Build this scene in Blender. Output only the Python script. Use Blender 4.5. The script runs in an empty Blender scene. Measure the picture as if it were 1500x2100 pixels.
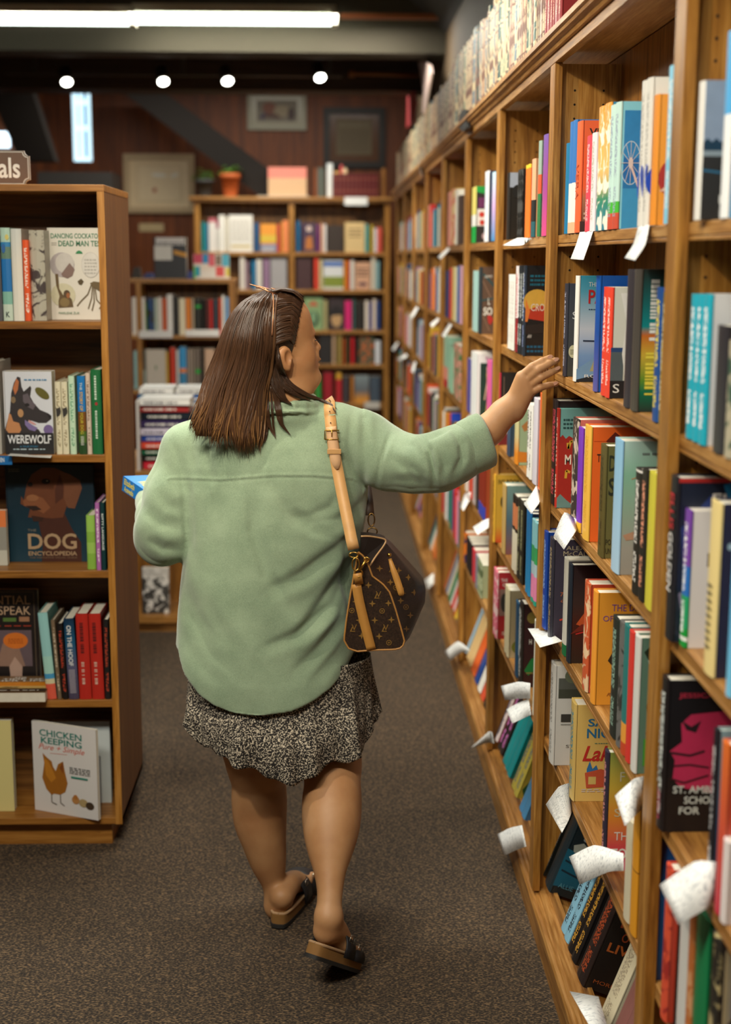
import bpy, math, random
import numpy as np
from mathutils import Vector, Matrix, Euler
random.seed(7); RN = random.Random(11)
S = bpy.context.scene; COL = S.collection
# ---------------------------------------------------------------- camera
FPX = 2850.0; CH = 1.70
RW = np.array([[0.9996306501893153, -0.0011182030125465514, 0.02715350482183063],
               [-0.026910846107794976, -0.18009566241370484, 0.983280915477124],
               [0.0037907207558752665, -0.9836484646466905, -0.18005923590407516]])
cam = bpy.data.cameras.new('camera'); camo = bpy.data.objects.new('camera', cam); COL.objects.link(camo)
cam.sensor_fit = 'VERTICAL'; cam.sensor_height = 36.0; cam.lens = FPX / 2100 * 36
cam.clip_start = .05; cam.clip_end = 60
r_, d_, f_ = RW[:, 0], RW[:, 1], RW[:, 2]
camo.matrix_world = Matrix(((r_[0], -d_[0], -f_[0], 0), (r_[1], -d_[1], -f_[1], 0), (r_[2], -d_[2], -f_[2], CH), (0, 0, 0, 1)))
cam.dof.use_dof = True; cam.dof.focus_distance = 3.1; cam.dof.aperture_fstop = 2.6
S.camera = camo
S.view_settings.view_transform = 'Standard'; S.view_settings.look = 'None'
S.view_settings.gamma = 1; S.view_settings.use_curve_mapping = False
S.view_settings.exposure = 0.12
# ---------------------------------------------------------------- light
W = bpy.data.worlds.new('world'); S.world = W; W.use_nodes = True
W.node_tree.nodes['Background'].inputs[0].default_value = (1.0, .86, .68, 1)
W.node_tree.nodes['Background'].inputs[1].default_value = .21
def area(name, loc, sx, sy, power, col=(1, .93, .8), tgt=None):
    l = bpy.data.lights.new(name, 'AREA'); l.shape = 'RECTANGLE'; l.size = sx; l.size_y = sy
    l.energy = power; l.color = col
    o = bpy.data.objects.new(name, l); COL.objects.link(o); o.location = loc
    if tgt is not None:
        o.rotation_euler = (Vector(tgt) - Vector(loc)).to_track_quat('-Z', 'Y').to_euler()
    return o
def spot(name, loc, tgt, power, ang=70, col=(1, .88, .68), rad=.05, blend=.6):
    l = bpy.data.lights.new(name, 'SPOT'); l.energy = power; l.color = col
    l.spot_size = math.radians(ang); l.spot_blend = blend; l.shadow_soft_size = rad
    o = bpy.data.objects.new(name, l); COL.objects.link(o); o.location = loc
    o.rotation_euler = (Vector(tgt) - Vector(loc)).to_track_quat('-Z', 'Y').to_euler()
    return o
FLU = (1, .97, .86)
area('ceiling_tube_light_near', (-.9, 1.0, 3.05), 2.4, .25, 74, FLU)
area('ceiling_tube_light_mid', (-.9, 4.1, 3.05), 2.4, .25, 92, FLU)
area('ceiling_tube_light_far', (-.75, 8.45, 3.08), 2.4, .2, 110, FLU)
area('ceiling_tube_light_rear', (-.6, 10.95, 3.2), 2.4, .2, 40, FLU)
spot('track_spot_left', (-.35, 1.3, 2.98), (-.85, 3.84, 1.5), 125, 50)
spot('track_spot_far', (-.5, 9.6, 2.92), (-.25, 11.7, 1.2), 85, 62)
for k, (lx, ly, tx, ty, tz, pw) in enumerate([(-.9, 1.0, .6, 2.4, 1.3, 85), (-1.0, 2.6, .6, 3.8, 1.3, 85), (-1.0, 4.4, .6, 5.6, 1.2, 95), (-1.0, 6.4, .6, 7.8, 1.2, 110)]):
    spot('track_spot_%s' % 'abcd'[k], (lx, ly, 2.98), (tx, ty, tz), pw)
# ---------------------------------------------------------------- pixel helpers (frame 1500x2100)
def ray(x, y): return RW @ np.array([(x - 750) / FPX, (y - 1050) / FPX, 1.0])
def onX(x, y, X): w = ray(x, y); t = X / w[0]; return Vector((X, t * w[1], CH + t * w[2]))
def onY(x, y, Y): w = ray(x, y); t = Y / w[1]; return Vector((t * w[0], Y, CH + t * w[2]))
def onZ(x, y, Z): w = ray(x, y); t = (Z - CH) / w[2]; return Vector((t * w[0], t * w[1], Z))
def pr(P):
    q = RW.T @ np.array([P[0], P[1], P[2] - CH]); return 750 + FPX * q[0] / q[2], 1050 + FPX * q[1] / q[2]
def Yat(x, X, Z):           # depth at which the line (X, ., Z) is seen in column x
    u = (x - 750) / FPX; n = RW[:, 0] - u * RW[:, 2]
    return -(n[0] * X + n[2] * (Z - CH)) / n[1]
def Zat(y, X, Y):           # height at which the upright (X, Y, .) is seen in row y
    v = (y - 1050) / FPX; n = RW[:, 1] - v * RW[:, 2]
    return CH - (n[0] * X + n[1] * Y) / n[2]
# ---------------------------------------------------------------- materials
def srgb(h):
    if isinstance(h, (tuple, list)): return tuple(h) + ((1,) if len(h) == 3 else ())
    h = h.lstrip('#')
    if len(h) == 3: h = ''.join(c * 2 for c in h)
    c = [int(h[i:i + 2], 16) / 255 for i in (0, 2, 4)]
    return tuple((v / 12.92 if v <= .04045 else ((v + .055) / 1.055) ** 2.4) for v in c) + (1,)
MC = {}
def newmat(name):
    m = bpy.data.materials.new(name); m.use_nodes = True
    nt = m.node_tree; return m, nt, nt.nodes['Principled BSDF'], nt.nodes, nt.links
def plain(h, rough=.6, metal=0, emit=0, key=None):
    k = ('p', h, rough, metal, emit)
    if k in MC: return MC[k]
    m, nt, b, N, L = newmat('plain_' + str(h).strip('#'))
    b.inputs['Roughness'].default_value = rough; b.inputs['Metallic'].default_value = metal
    b.inputs['Base Color'].default_value = srgb(h)
    if emit:
        b.inputs['Emission Color'].default_value = srgb(h); b.inputs['Emission Strength'].default_value = emit
    else:
        tc = N.new('ShaderNodeTexCoord'); nz = N.new('ShaderNodeTexNoise'); nz.inputs['Scale'].default_value = 60
        mx = N.new('ShaderNodeMixRGB'); mx.blend_type = 'MULTIPLY'; mx.inputs[0].default_value = .18
        mx.inputs[1].default_value = srgb(h); L.new(tc.outputs['Object'], nz.inputs['Vector'])
        L.new(nz.outputs['Fac'], mx.inputs[2]); L.new(mx.outputs[0], b.inputs['Base Color'])
    MC[k] = m; return m
def ramp(N, stops, interp='LINEAR'):
    r = N.new('ShaderNodeValToRGB'); cr = r.color_ramp; cr.interpolation = interp
    while len(cr.elements) < len(stops): cr.elements.new(.5)
    for e, (p, c) in zip(cr.elements, stops): e.position = p; e.color = srgb(c)
    return r
def wood(name, dark, mid, light, axis='Z', sc=1.0, rough=.42):
    k = ('w', name)
    if k in MC: return MC[k]
    m, nt, b, N, L = newmat(name)
    tc = N.new('ShaderNodeTexCoord'); mp = N.new('ShaderNodeMapping')
    s = {'X': (1.2, 22, 22), 'Y': (22, 1.2, 22), 'Z': (22, 22, 1.2)}[axis]
    mp.inputs['Scale'].default_value = [v * sc for v in s]
    L.new(tc.outputs['Object'], mp.inputs['Vector'])
    n1 = N.new('ShaderNodeTexNoise'); n1.inputs['Scale'].default_value = 1.3; n1.inputs['Detail'].default_value = 9; n1.inputs['Roughness'].default_value = .68; n1.inputs['Distortion'].default_value = .7
    L.new(mp.outputs[0], n1.inputs['Vector'])
    n2 = N.new('ShaderNodeTexNoise'); n2.inputs['Scale'].default_value = 9; n2.inputs['Detail'].default_value = 4
    L.new(mp.outputs[0], n2.inputs['Vector'])
    mx = N.new('ShaderNodeMixRGB'); mx.inputs[0].default_value = .35
    L.new(n1.outputs['Fac'], mx.inputs[1]); L.new(n2.outputs['Fac'], mx.inputs[2])
    r = ramp(N, [(.36, dark), (.5, mid), (.64, light)]); L.new(mx.outputs[0], r.inputs[0])
    L.new(r.outputs[0], b.inputs['Base Color']); b.inputs['Roughness'].default_value = rough
    bp = N.new('ShaderNodeBump'); bp.inputs['Strength'].default_value = .12; bp.inputs['Distance'].default_value = .002
    L.new(n2.outputs['Fac'], bp.inputs['Height']); L.new(bp.outputs[0], b.inputs['Normal'])
    MC[k] = m; return m
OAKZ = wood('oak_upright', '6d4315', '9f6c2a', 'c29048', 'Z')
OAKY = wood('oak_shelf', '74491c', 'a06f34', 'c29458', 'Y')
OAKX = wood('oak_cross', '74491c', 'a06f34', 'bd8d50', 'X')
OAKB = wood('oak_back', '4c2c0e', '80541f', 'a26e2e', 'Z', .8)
LEFTSIDE = wood('left_case_side', '51300f', '6c431c', '7e5428', 'Z', .9, .5)
LEFTX = wood('left_case_cross', '6f4417', '966226', 'b07a38', 'X')
LEFTBACK = wood('left_case_back', '3c2612', '6b4520', '8a5f30', 'X', .45)
PANEL = wood('wall_panelling', '4e250a', '6d350f', '88481a', 'Z', .5, .55)
DARKW = wood('dark_beam', '2a1d13', '38281a', '44311f', 'X', .6, .7)
PAGE = plain('e9e3d2', .8)
# ---------------------------------------------------------------- mesh builder
class MB:
    def __init__(s): s.v = []; s.f = []; s.m = []; s.sm = []
    def add(s, vs, fs, m=0, smooth=False):
        o = len(s.v); s.v += [tuple(v) for v in vs]
        for f in fs: s.f.append(tuple(i + o for i in f)); s.m.append(m); s.sm.append(smooth)
    def box(s, x0, x1, y0, y1, z0, z1, m=0):
        if x0 > x1: x0, x1 = x1, x0
        if y0 > y1: y0, y1 = y1, y0
        if z0 > z1: z0, z1 = z1, z0
        s.add([(x0, y0, z0), (x1, y0, z0), (x1, y1, z0), (x0, y1, z0), (x0, y0, z1), (x1, y0, z1), (x1, y1, z1), (x0, y1, z1)],
              [(0, 3, 2, 1), (4, 5, 6, 7), (0, 1, 5, 4), (1, 2, 6, 5), (2, 3, 7, 6), (3, 0, 4, 7)], m)
    def prism(s, poly, vec, m=0, smooth=False):     # closed outline pushed along vec
        n = len(poly); P = [Vector(p) for p in poly]; V = Vector(vec)
        nm = Vector((0, 0, 0))
        for i in range(n): nm += P[i].cross(P[(i + 1) % n])
        if nm.dot(V) > 0: P = P[::-1]
        s.add(P + [p + V for p in P], [tuple(range(n)), tuple(range(2 * n - 1, n - 1, -1))], m)
        s.add(P + [p + V for p in P], [((i + 1) % n, i, n + i, n + (i + 1) % n) for i in range(n)], m, smooth)
    def tube(s, pts, rad, n=8, m=0, cap=True, smooth=True, flat=None, up=None):
        P = [Vector(p) for p in pts]; R = rad if isinstance(rad, (list, tuple)) else [rad] * len(P)
        T = [(P[min(i + 1, len(P) - 1)] - P[max(i - 1, 0)]).normalized() for i in range(len(P))]
        u = Vector(up) if up is not None else (Vector((0, 0, 1)) if abs(T[0].z) < .9 else Vector((1, 0, 0)))
        rows = []
        for i, p in enumerate(P):
            a = u - T[i] * u.dot(T[i])
            if a.length < 1e-6: a = Vector((1, 0, 0)) - T[i] * T[i].x
            a.normalize(); b = T[i].cross(a); u = a if up is None else u
            fl = flat if flat else 1
            rows.append([p + (a * math.cos(2 * math.pi * k / n) * fl + b * math.sin(2 * math.pi * k / n)) * R[i] for k in range(n)])
        vs = [q for r in rows for q in r]; fs = []
        for i in range(len(P) - 1):
            for k in range(n): fs.append((i * n + k, i * n + (k + 1) % n, (i + 1) * n + (k + 1) % n, (i + 1) * n + k))
        if cap: fs += [tuple(range(n - 1, -1, -1)), tuple((len(P) - 1) * n + k for k in range(n))]
        s.add(vs, fs, m, smooth)
    def lathe(s, c, prof, n=24, m=0, axis=None):    # prof [(r,h)] around z at c
        vs = []; fs = []
        M = axis if axis is not None else Matrix.Identity(3)
        for r, h in prof:
            for k in range(n):
                vs.append(Vector(c) + M @ Vector((r * math.cos(2 * math.pi * k / n), r * math.sin(2 * math.pi * k / n), h)))
        for i in range(len(prof) - 1):
            for k in range(n): fs.append((i * n + k, i * n + (k + 1) % n, (i + 1) * n + (k + 1) % n, (i + 1) * n + k))
        s.add(vs, fs, m, True)
        s.add(vs[:n][::-1], [tuple(range(n))], m); s.add(vs[-n:], [tuple(range(n))], m)
    def strip(s, a, b, m=0, smooth=True):          # ruled surface between two polylines
        n = len(a); s.add(list(a) + list(b), [(i, i + 1, n + i + 1, n + i) for i in range(n - 1)], m, smooth)
def link(name, me, mats, parent=None):
    o = bpy.data.objects.new(name, me); COL.objects.link(o)
    for m in mats:
        me.materials.append(m)
    if parent: o.parent = parent
    return o
def rootmat(root):
    if root is None: return Matrix.Identity(4)
    return Matrix.Translation(root.location) @ root.rotation_euler.to_matrix().to_4x4()
def build(name, mb, mats, parent=None, local=False, bevel=0, solid=0):
    me = bpy.data.meshes.new(name)
    vs = mb.v
    if parent is not None and not local:
        Mi = rootmat(parent.parent) if parent.parent else None
        Mr = rootmat(parent)
        if Mi is not None: Mr = Mi @ Mr
        Mi = Mr.inverted(); vs = [Mi @ Vector(v) for v in vs]
    me.from_pydata([tuple(v) for v in vs], [], mb.f)
    me.polygons.foreach_set('material_index', mb.m); me.polygons.foreach_set('use_smooth', mb.sm)
    me.update()
    o = link(name, me, mats if isinstance(mats, (list, tuple)) else [mats], parent)
    if bevel:
        b = o.modifiers.new('bevel', 'BEVEL'); b.width = bevel; b.segments = 2; b.limit_method = 'ANGLE'
    if solid:
        b = o.modifiers.new('solid', 'SOLIDIFY'); b.thickness = solid; b.offset = 0
    return o
def tag(o, label=None, cat=None, group=None, kind=None):
    if label: o['label'] = label
    if cat: o['category'] = cat
    if group: o['group'] = group
    if kind: o['kind'] = kind
    return o
def thing(name, label, cat, loc=(0, 0, 0), rot=(0, 0, 0), group=None):
    o = bpy.data.objects.new(name, None); COL.objects.link(o); o.location = loc; o.rotation_euler = rot
    o.empty_display_size = .05
    return tag(o, label, cat, group)
def struct(name, mb, mats, bevel=0): return tag(build(name, mb, mats, bevel=bevel), kind='structure')
# lettering: flat letters extruded a hair, returned as verts/faces in a (u,v) plane
TXT = {}
def text_geo(s, bold=0.0, shear=0.0, spacing=1.0):
    k = (s, bold, shear, spacing)
    if k in TXT: return TXT[k]
    c = bpy.data.curves.new('t', 'FONT'); c.body = s; c.size = 1; c.fill_mode = 'FRONT'; c.offset = bold; c.shear = shear
    c.space_character = spacing; c.resolution_u = 3
    o = bpy.data.objects.new('t', c); me = o.to_mesh()
    v = [(a.co.x, a.co.y) for a in me.vertices]; f = [tuple(p.vertices) for p in me.polygons]
    o.to_mesh_clear(); bpy.data.objects.remove(o); bpy.data.curves.remove(c)
    if v:
        xs = [a[0] for a in v]; ys = [a[1] for a in v]
        x0, x1, y0, y1 = min(xs), max(xs), min(ys), max(ys)
        v = [((a - x0) / (x1 - x0), (b - y0) / (y1 - y0)) for a, b in v]
        asp = (x1 - x0) / (y1 - y0)
    else: asp = 1
    TXT[k] = (v, f, asp); return TXT[k]
# ---------------------------------------------------------------- book skins, art, books
def parse_spec(sp):
    txt = noi = None
    if '~' in sp: sp, noi = sp.split('~')
    if '!' in sp: sp, txt = sp.split('!')
    elif noi and '!' in noi: noi, txt = noi.split('!')
    hard = '|' in sp
    tk = sp.split('|' if hard else '>')
    st = []
    for i, t in enumerate(tk):
        if '@' in t: c, p = t.split('@'); p = float(p)
        else: c = t; p = i / max(1, len(tk) - (0 if hard else 1))
        st.append((p, c))
    return st, hard, txt, noi
def skin(sp, face):
    k = ('s', sp, face)
    if k in MC: return MC[k]
    st, hard, txt, noi = parse_spec(sp)
    m, nt, b, N, L = newmat('book_' + face)
    b.inputs['Roughness'].default_value = .38
    tc = N.new('ShaderNodeTexCoord'); sx = N.new('ShaderNodeSeparateXYZ'); L.new(tc.outputs['Generated'], sx.inputs[0])
    inv = N.new('ShaderNodeMath'); inv.operation = 'SUBTRACT'; inv.inputs[0].default_value = 1; L.new(sx.outputs[2], inv.inputs[1])
    r = ramp(N, st if len(st) > 1 else st * 2, 'CONSTANT' if hard else 'LINEAR'); L.new(inv.outputs[0], r.inputs[0])
    out = r.outputs[0]
    if noi:
        nz = N.new('ShaderNodeTexNoise'); nz.inputs['Scale'].default_value = 30; nz.inputs['Detail'].default_value = 3; nz.inputs['Distortion'].default_value = .8
        L.new(tc.outputs['Object'], nz.inputs['Vector'])
        rr = ramp(N, [(.5, '000'), (.56, 'fff')]); L.new(nz.outputs['Fac'], rr.inputs[0])
        mx = N.new('ShaderNodeMixRGB'); L.new(rr.outputs[0], mx.inputs[0]); L.new(out, mx.inputs[1]); mx.inputs[2].default_value = srgb(noi); out = mx.outputs[0]
    if txt and face == 'spine':
        mp = N.new('ShaderNodeMapping'); mp.inputs['Scale'].default_value = (130, 0, 210); L.new(tc.outputs['Object'], mp.inputs[0])
        nz = N.new('ShaderNodeTexNoise'); nz.inputs['Scale'].default_value = 1; nz.inputs['Detail'].default_value = 1; L.new(mp.outputs[0], nz.inputs[0])
        a = N.new('ShaderNodeMath'); a.operation = 'GREATER_THAN'; a.inputs[1].default_value = .49; L.new(nz.outputs['Fac'], a.inputs[0])
        def band(src, c, w):
            s = N.new('ShaderNodeMath'); s.operation = 'COMPARE'; s.inputs[1].default_value = c; s.inputs[2].default_value = w; L.new(src, s.inputs[0]); return s.outputs[0]
        def mul(p, q):
            s = N.new('ShaderNodeMath'); s.operation = 'MULTIPLY'; L.new(p, s.inputs[0]); L.new(q, s.inputs[1]); return s.outputs[0]
        def mxm(p, q):
            s = N.new('ShaderNodeMath'); s.operation = 'MAXIMUM'; L.new(p, s.inputs[0]); L.new(q, s.inputs[1]); return s.outputs[0]
        msk = mul(mul(a.outputs[0], band(sx.outputs[0], .5, .24)), mxm(band(sx.outputs[2], .66, .25), band(sx.outputs[2], .22, .12)))
        mx = N.new('ShaderNodeMixRGB'); L.new(msk, mx.inputs[0]); L.new(out, mx.inputs[1]); mx.inputs[2].default_value = srgb(txt); out = mx.outputs[0]
    L.new(out, b.inputs['Base Color'])
    MC[k] = m; return m
class Art:
    def __init__(s, O, U, V, N): s.O, s.U, s.V, s.N = map(Vector, (O, U, V, N)); s.mb = MB(); s.cols = []; s.k = 0
    def mi(s, c):
        if c not in s.cols: s.cols.append(c)
        return s.cols.index(c)
    def P(s, u, v): return s.O + s.U * u + s.V * v + s.N * (.0004 + .00012 * s.k)
    def draw(s, items):
        for it in items:
            s.k += 1; t = it[0]; c = s.mi(it[1])
            if t == 't':
                _, _, tx, u0, v0, u1, v1 = it[:7]; op = it[7] if len(it) > 7 else ''
                v, f, asp = text_geo(tx, .02 if 'b' in op else .0, .35 if 'i' in op else 0)
                if 'r' in op: vv = [s.P(u0 + b * (u1 - u0), v1 - a * (v1 - v0)) for a, b in v]
                else: vv = [s.P(u0 + a * (u1 - u0), v0 + b * (v1 - v0)) for a, b in v]
                s.mb.add(vv, f, c)
            elif t == 'g': s.mb.add([s.P(*p) for p in it[2]], [tuple(range(len(it[2])))], c)
            elif t == 'r': _, _, u0, v0, u1, v1 = it; s.mb.add([s.P(u0, v0), s.P(u1, v0), s.P(u1, v1), s.P(u0, v1)], [(0, 1, 2, 3)], c)
            elif t == 'e':
                _, _, cu, cv, ru, rv = it[:6]; a0 = math.radians(it[6]) if len(it) > 6 else 0
                s.mb.add([s.P(cu + ru * math.cos(a) * math.cos(a0) - rv * math.sin(a) * math.sin(a0) * s.V.length / s.U.length,
                              cv + rv * math.sin(a) * math.cos(a0) + ru * math.cos(a) * math.sin(a0) * s.U.length / s.V.length) for a in [2 * math.pi * i / 20 for i in range(20)]], [tuple(range(20))], c)
            elif t == 'l':
                pts = [s.P(*p) for p in it[2]]; w = it[3]
                for a, b in zip(pts, pts[1:]):
                    d = (b - a); 
                    if d.length < 1e-6: continue
                    q = s.N.cross(d.normalized()) * w / 2
                    s.mb.add([a - q, b - q, b + q, a + q], [(0, 1, 2, 3)], c)
            elif t == 'v':
                _, _, u0, v0, u1, v1, rows = it; rr = random.Random(int(u0 * 999 + v0 * 77)); wd = (u1 - u0) / rows
                for i in range(rows):
                    q = v1
                    while q > v0:
                        hh = rr.uniform(.35, 1.0) * .028; uu = u0 + wd * i
                        s.mb.add([s.P(uu, q - hh), s.P(uu + wd * .75, q - hh), s.P(uu + wd * .75, q), s.P(uu, q)], [(0, 1, 2, 3)], c)
                        q -= hh + (.008 if rr.random() > .2 else .03)
            elif t == 's':
                _, _, u0, v0, u1, v1, rows = it; rr = random.Random(int(u0 * 999 + v0 * 77))
                hgt = (v1 - v0) / rows
                for i in range(rows):
                    u = u0
                    while u < u1:
                        w = rr.uniform(.04, .14) * (u1 - u0) * 1.4; 
                        s.mb.add([s.P(u, v0 + hgt * i), s.P(min(u1, u + w), v0 + hgt * i), s.P(min(u1, u + w), v0 + hgt * (i + .5)), s.P(u, v0 + hgt * (i + .5))], [(0, 1, 2, 3)], c)
                        u += w * 1.35
        return s
def put_art(root, name, O, U, V, N, items):
    a = Art(O, U, V, N).draw(items)
    return build(name, a.mb, [plain('#' + c, .5) for c in a.cols], root, local=True)
def book_parts(root, t, h, d, spine, cover, hard=False, small=False, sart=None, fart=None):
    bt = .0028 if hard else .0012; ov = .003 if hard else .0004
    b = MB()
    bl = -.0035 if t > .012 else -.001
    b.prism([(0, .004, 0), (0, .0005, 0), (t * .18, bl * .6, 0), (t * .5, bl, 0), (t * .82, bl * .6, 0), (t, .0005, 0), (t, .004, 0)], (0, 0, h), 0)
    b.box(0, bt, .003, d, 0, h, 2); b.box(t - bt, t, .003, d, 0, h, 1)
    mats = [skin(spine, 'spine'), skin(cover, 'front'), skin(cover if not small else spine, 'back')]
    if small:
        b.box(bt, t - bt, .004, d - ov, ov, h - ov, 3); mats.append(PAGE)
        me_o = build('cover', b, mats, root, local=True)
    else:
        build('cover', b, mats, root, local=True)
        p = MB(); p.box(bt, t - bt, .004, d - ov, ov, h - ov)
        build('page_block', p, PAGE, root, local=True)
    if sart: put_art(root, 'spine_lettering', (0, bl, 0), (t, 0, 0), (0, 0, h), (0, -1, 0), sart)
    if fart: put_art(root, 'cover_art', (t, 0, 0), (0, d, 0), (0, 0, h), (1, 0, 0), fart)
CN = [('black', '1c1a1c'), ('charcoal', '3a3a40'), ('white', 'f0efec'), ('grey', '9a9a9a'), ('pale grey', 'c8c8c4'), ('red', 'c8302a'), ('dark red', '7a1f22'),
      ('orange', 'ee7a33'), ('amber', 'e8a23a'), ('yellow', 'e6cf4a'), ('cream', 'efe4c2'), ('tan', 'c9a87a'), ('brown', '6e4526'), ('pink', 'e58a9a'),
      ('magenta', 'd0317a'), ('pale pink', 'f0d0d6'), ('purple', '6f4a9a'), ('lavender', 'c4bce0'), ('navy', '1c2c5c'), ('blue', '2060b8'), ('sky blue', '4aaee0'),
      ('pale blue', 'a8d0e8'), ('teal', '1f8a98'), ('pale teal', 'a4d4d0'), ('green', '1f9a4c'), ('dark green', '1d4a34'), ('olive', '7a7838'), ('lime green', '9ac83c'), ('mint green', 'c4ead0'), ('slate', '465468')]
def cname(sp):
    c = srgb(re_first(sp)); best = min(CN, key=lambda e: sum((a ** .45 - b ** .45) ** 2 for a, b in zip(c[:3], srgb(e[1])[:3]))); return best[0]
def re_first(sp):
    for ch in '>|!~@': sp = sp.split(ch)[0]
    return sp
ORD = ['leftmost', 'second', 'third', 'fourth', 'fifth', 'sixth', 'seventh', 'eighth', 'ninth', 'tenth', 'eleventh', 'twelfth']
PEND = []   # (root, descriptor, place, group)
def pend(root, desc, place, group, cat='book', copy=0): PEND.append((root, desc, place, group, cat, copy))
def flush_labels():
    by = {}
    for e in PEND: by.setdefault((e[1], e[2]), []).append(e)
    for (desc, place), L in by.items():
        cps = sorted(set(e[5] for e in L)); n = 0; seen = {}
        for e in L:
            key = e[5] if e[5] else ('u', n); n += 1
            seen.setdefault(key, len(seen))
            i = seen[key]
        tot = len(seen); n = 0; seen = {}
        for e in L:
            key = e[5] if e[5] else ('u', n); n += 1
            i = seen.setdefault(key, len(seen))
            if tot == 1: lab = '%s, %s' % (desc, place)
            elif tot == 2: lab = '%s %s, %s' % (['left-hand', 'right-hand'][i], desc, place)
            else: lab = '%s from left, %s, %s' % ((ORD[i] if i else 'first'), desc, place) if i < 12 else '%s, %s' % (desc, place)
            tag(e[0], lab, e[4], e[3])
# ---------------------------------------------------------------- right-hand shelving
SX = .53                                               # face plane of the uprights
SY = [1.08, 2.20, 3.42, 4.47, 5.50, 6.62, 7.73, 8.83, 9.93, 10.98]
LV = [1.755, 1.432, 1.112, .795, .505, .125]
BF = .548                                              # where the spines stand
TOPZ = 2.148; BACKX = .69
BAYN = ['nearest', 'second', 'third', 'fourth', 'fifth', 'sixth', 'seventh', 'eighth', 'ninth']
LVN = ['top shelf', 'second shelf', 'third shelf', 'fourth shelf', 'fifth shelf', 'bottom shelf']
def right_case(k0, k1, label):
    y0 = SY[k0]; y1 = SY[k1] + (.3 if k1 == 9 else 0)
    root = thing('bookcase', label, 'bookcase', (SX, (y0 + y1) / 2, 0))
    for k in range(k0, k1 + 1):
        if k0 and k == k0: continue
        b = MB(); b.box(SX, SX + .019, SY[k] - .065, SY[k], .085, TOPZ - .0005); build('upright', b, OAKZ, root, bevel=.0015)
        b = MB(); c = SY[k] - .0325; b.box(SX + .019, BACKX, c - .012, c + .012, .085, TOPZ)
        o = build('side_panel', b, OAKZ, root)
        h = MB()
        for z in np.arange(1.0, 2.1, .032):
            for x in (SX + .052, BACKX - .04):
                if k <= 4:
                    h.add([(x + .0028 * math.cos(a), c - .0122, z + .0028 * math.sin(a)) for a in [math.pi * i / 4 for i in range(8)]], [tuple(range(8))])
        if h.v: build('peg_holes', h, plain('20140a', .9), o)
    for k in range(k0, k1 + (1 if k1 == 9 else 0)):
        a = SY[k] - .0205 if not (k0 and k == k0) else y0 + .001; e = (SY[k + 1] - .0445) if k < 9 else y1
        for z in LV[:5]:
            b = MB(); b.box(SX + .024, BACKX, a, e, z - .016, z); b.box(SX + .019, SX + .0245, a, e, z - .020, z - .001)
            b.box(SX + .019, SX + .024, a, e, z - .028, z - .0215)
            build('shelf', b, OAKY, root, bevel=.001)
        b = MB(); b.prism([(SX + .045, a, .105), (BACKX, a, .06), (BACKX, a, .04), (SX + .045, a, .085)], (0, e - a, 0)); b.box(SX + .04, SX + .05, a, e, .085, .122)
        build('sloped_shelf', b, OAKY, root)
    b = MB(); b.box(SX, SX + .019, y0 - .0, y1, TOPZ, TOPZ + .024)
    build('top_rail', b, OAKY, root, bevel=.001)
    b = MB(); b.prism([(SX + .01, y0, TOPZ + .022), (SX - .008, y0, TOPZ + .024), (SX - .012, y0, TOPZ + .032), (SX - .022, y0, TOPZ + .036), (SX - .024, y0, TOPZ + .044), (SX - .03, y0, TOPZ + .046), (SX - .03, y0, TOPZ + .058), (SX + .01, y0, TOPZ + .058)], (0, y1 - y0, 0))
    build('crown_moulding', b, OAKY, root)
    b = MB(); b.box(SX + .01, BACKX + .01, y0, y1, TOPZ + .024, TOPZ + .052); build('top_board', b, OAKY, root)
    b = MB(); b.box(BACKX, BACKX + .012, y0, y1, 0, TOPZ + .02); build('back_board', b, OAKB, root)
    b = MB(); b.prism([(SX - .006, y0, 0), (SX - .006, y0, .066), (SX - .002, y0, .074), (SX + .006, y0, .074), (SX + .009, y0, .079), (SX + .016, y0, .079), (SX + .019, y0, .085), (BACKX, y0, .085), (BACKX, y0, 0)], (0, y1 - y0, 0))
    build('base_plinth', b, OAKY, root)
    return root
right_case(0, 4, 'near long oak wall bookcase on the right that the woman reaches towards')
right_case(4, 9, 'far oak wall bookcase continuing behind the reaching arm to the corner')
LASTCOPY = [0]
def place_right(bay, lv, xa, xb, h, spine, cover, f=BF, d=.125, desc=None, sart=None, fart=None, Y=None, lim=None, small=False):
    zs = LV[lv]
    if lv == 5: f = SX + .03
    if Y is None: Y = (Yat(xa, f, zs), Yat(xb, f, zs))
    ya, yb = Y
    if lim is not None: ya = min(ya, lim)
    yb = min(yb, ya - .009)
    t = ya - yb; n = 1 if t < (.066 if bay < 3 else .1) else min(3, int(round(t / .05))); n = n if bay < 4 else 1; w = t / n
    LASTCOPY[0] += 1
    for i in range(n):
        y = ya - i * w
        if lv == 5: loc = (SX + .03, y, .1232); rot = (math.radians(-20), 0, math.radians(-90))
        else: loc = (f, y, zs + .0005); rot = (0, 0, math.radians(-90))
        root = thing('book', None, None, loc, rot)
        book_parts(root, w - .0006, h, min(d, BACKX - f - .003) if lv != 5 else .112, spine, cover, hard=h > .21, small=small, sart=sart, fart=fart if i == n - 1 else None)
        desc = desc.rstrip(',') if desc else None; dd = desc or ('%s book' % cname(spine))
        if n > 1 and desc: dd = desc
        pend(root, dd, '%s of the %s right-wall bay' % (LVN[lv], BAYN[bay]), 'books on the right wall shelves', copy=LASTCOPY[0] if n > 1 else 0)
    return yb
ARTS = {}
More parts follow.
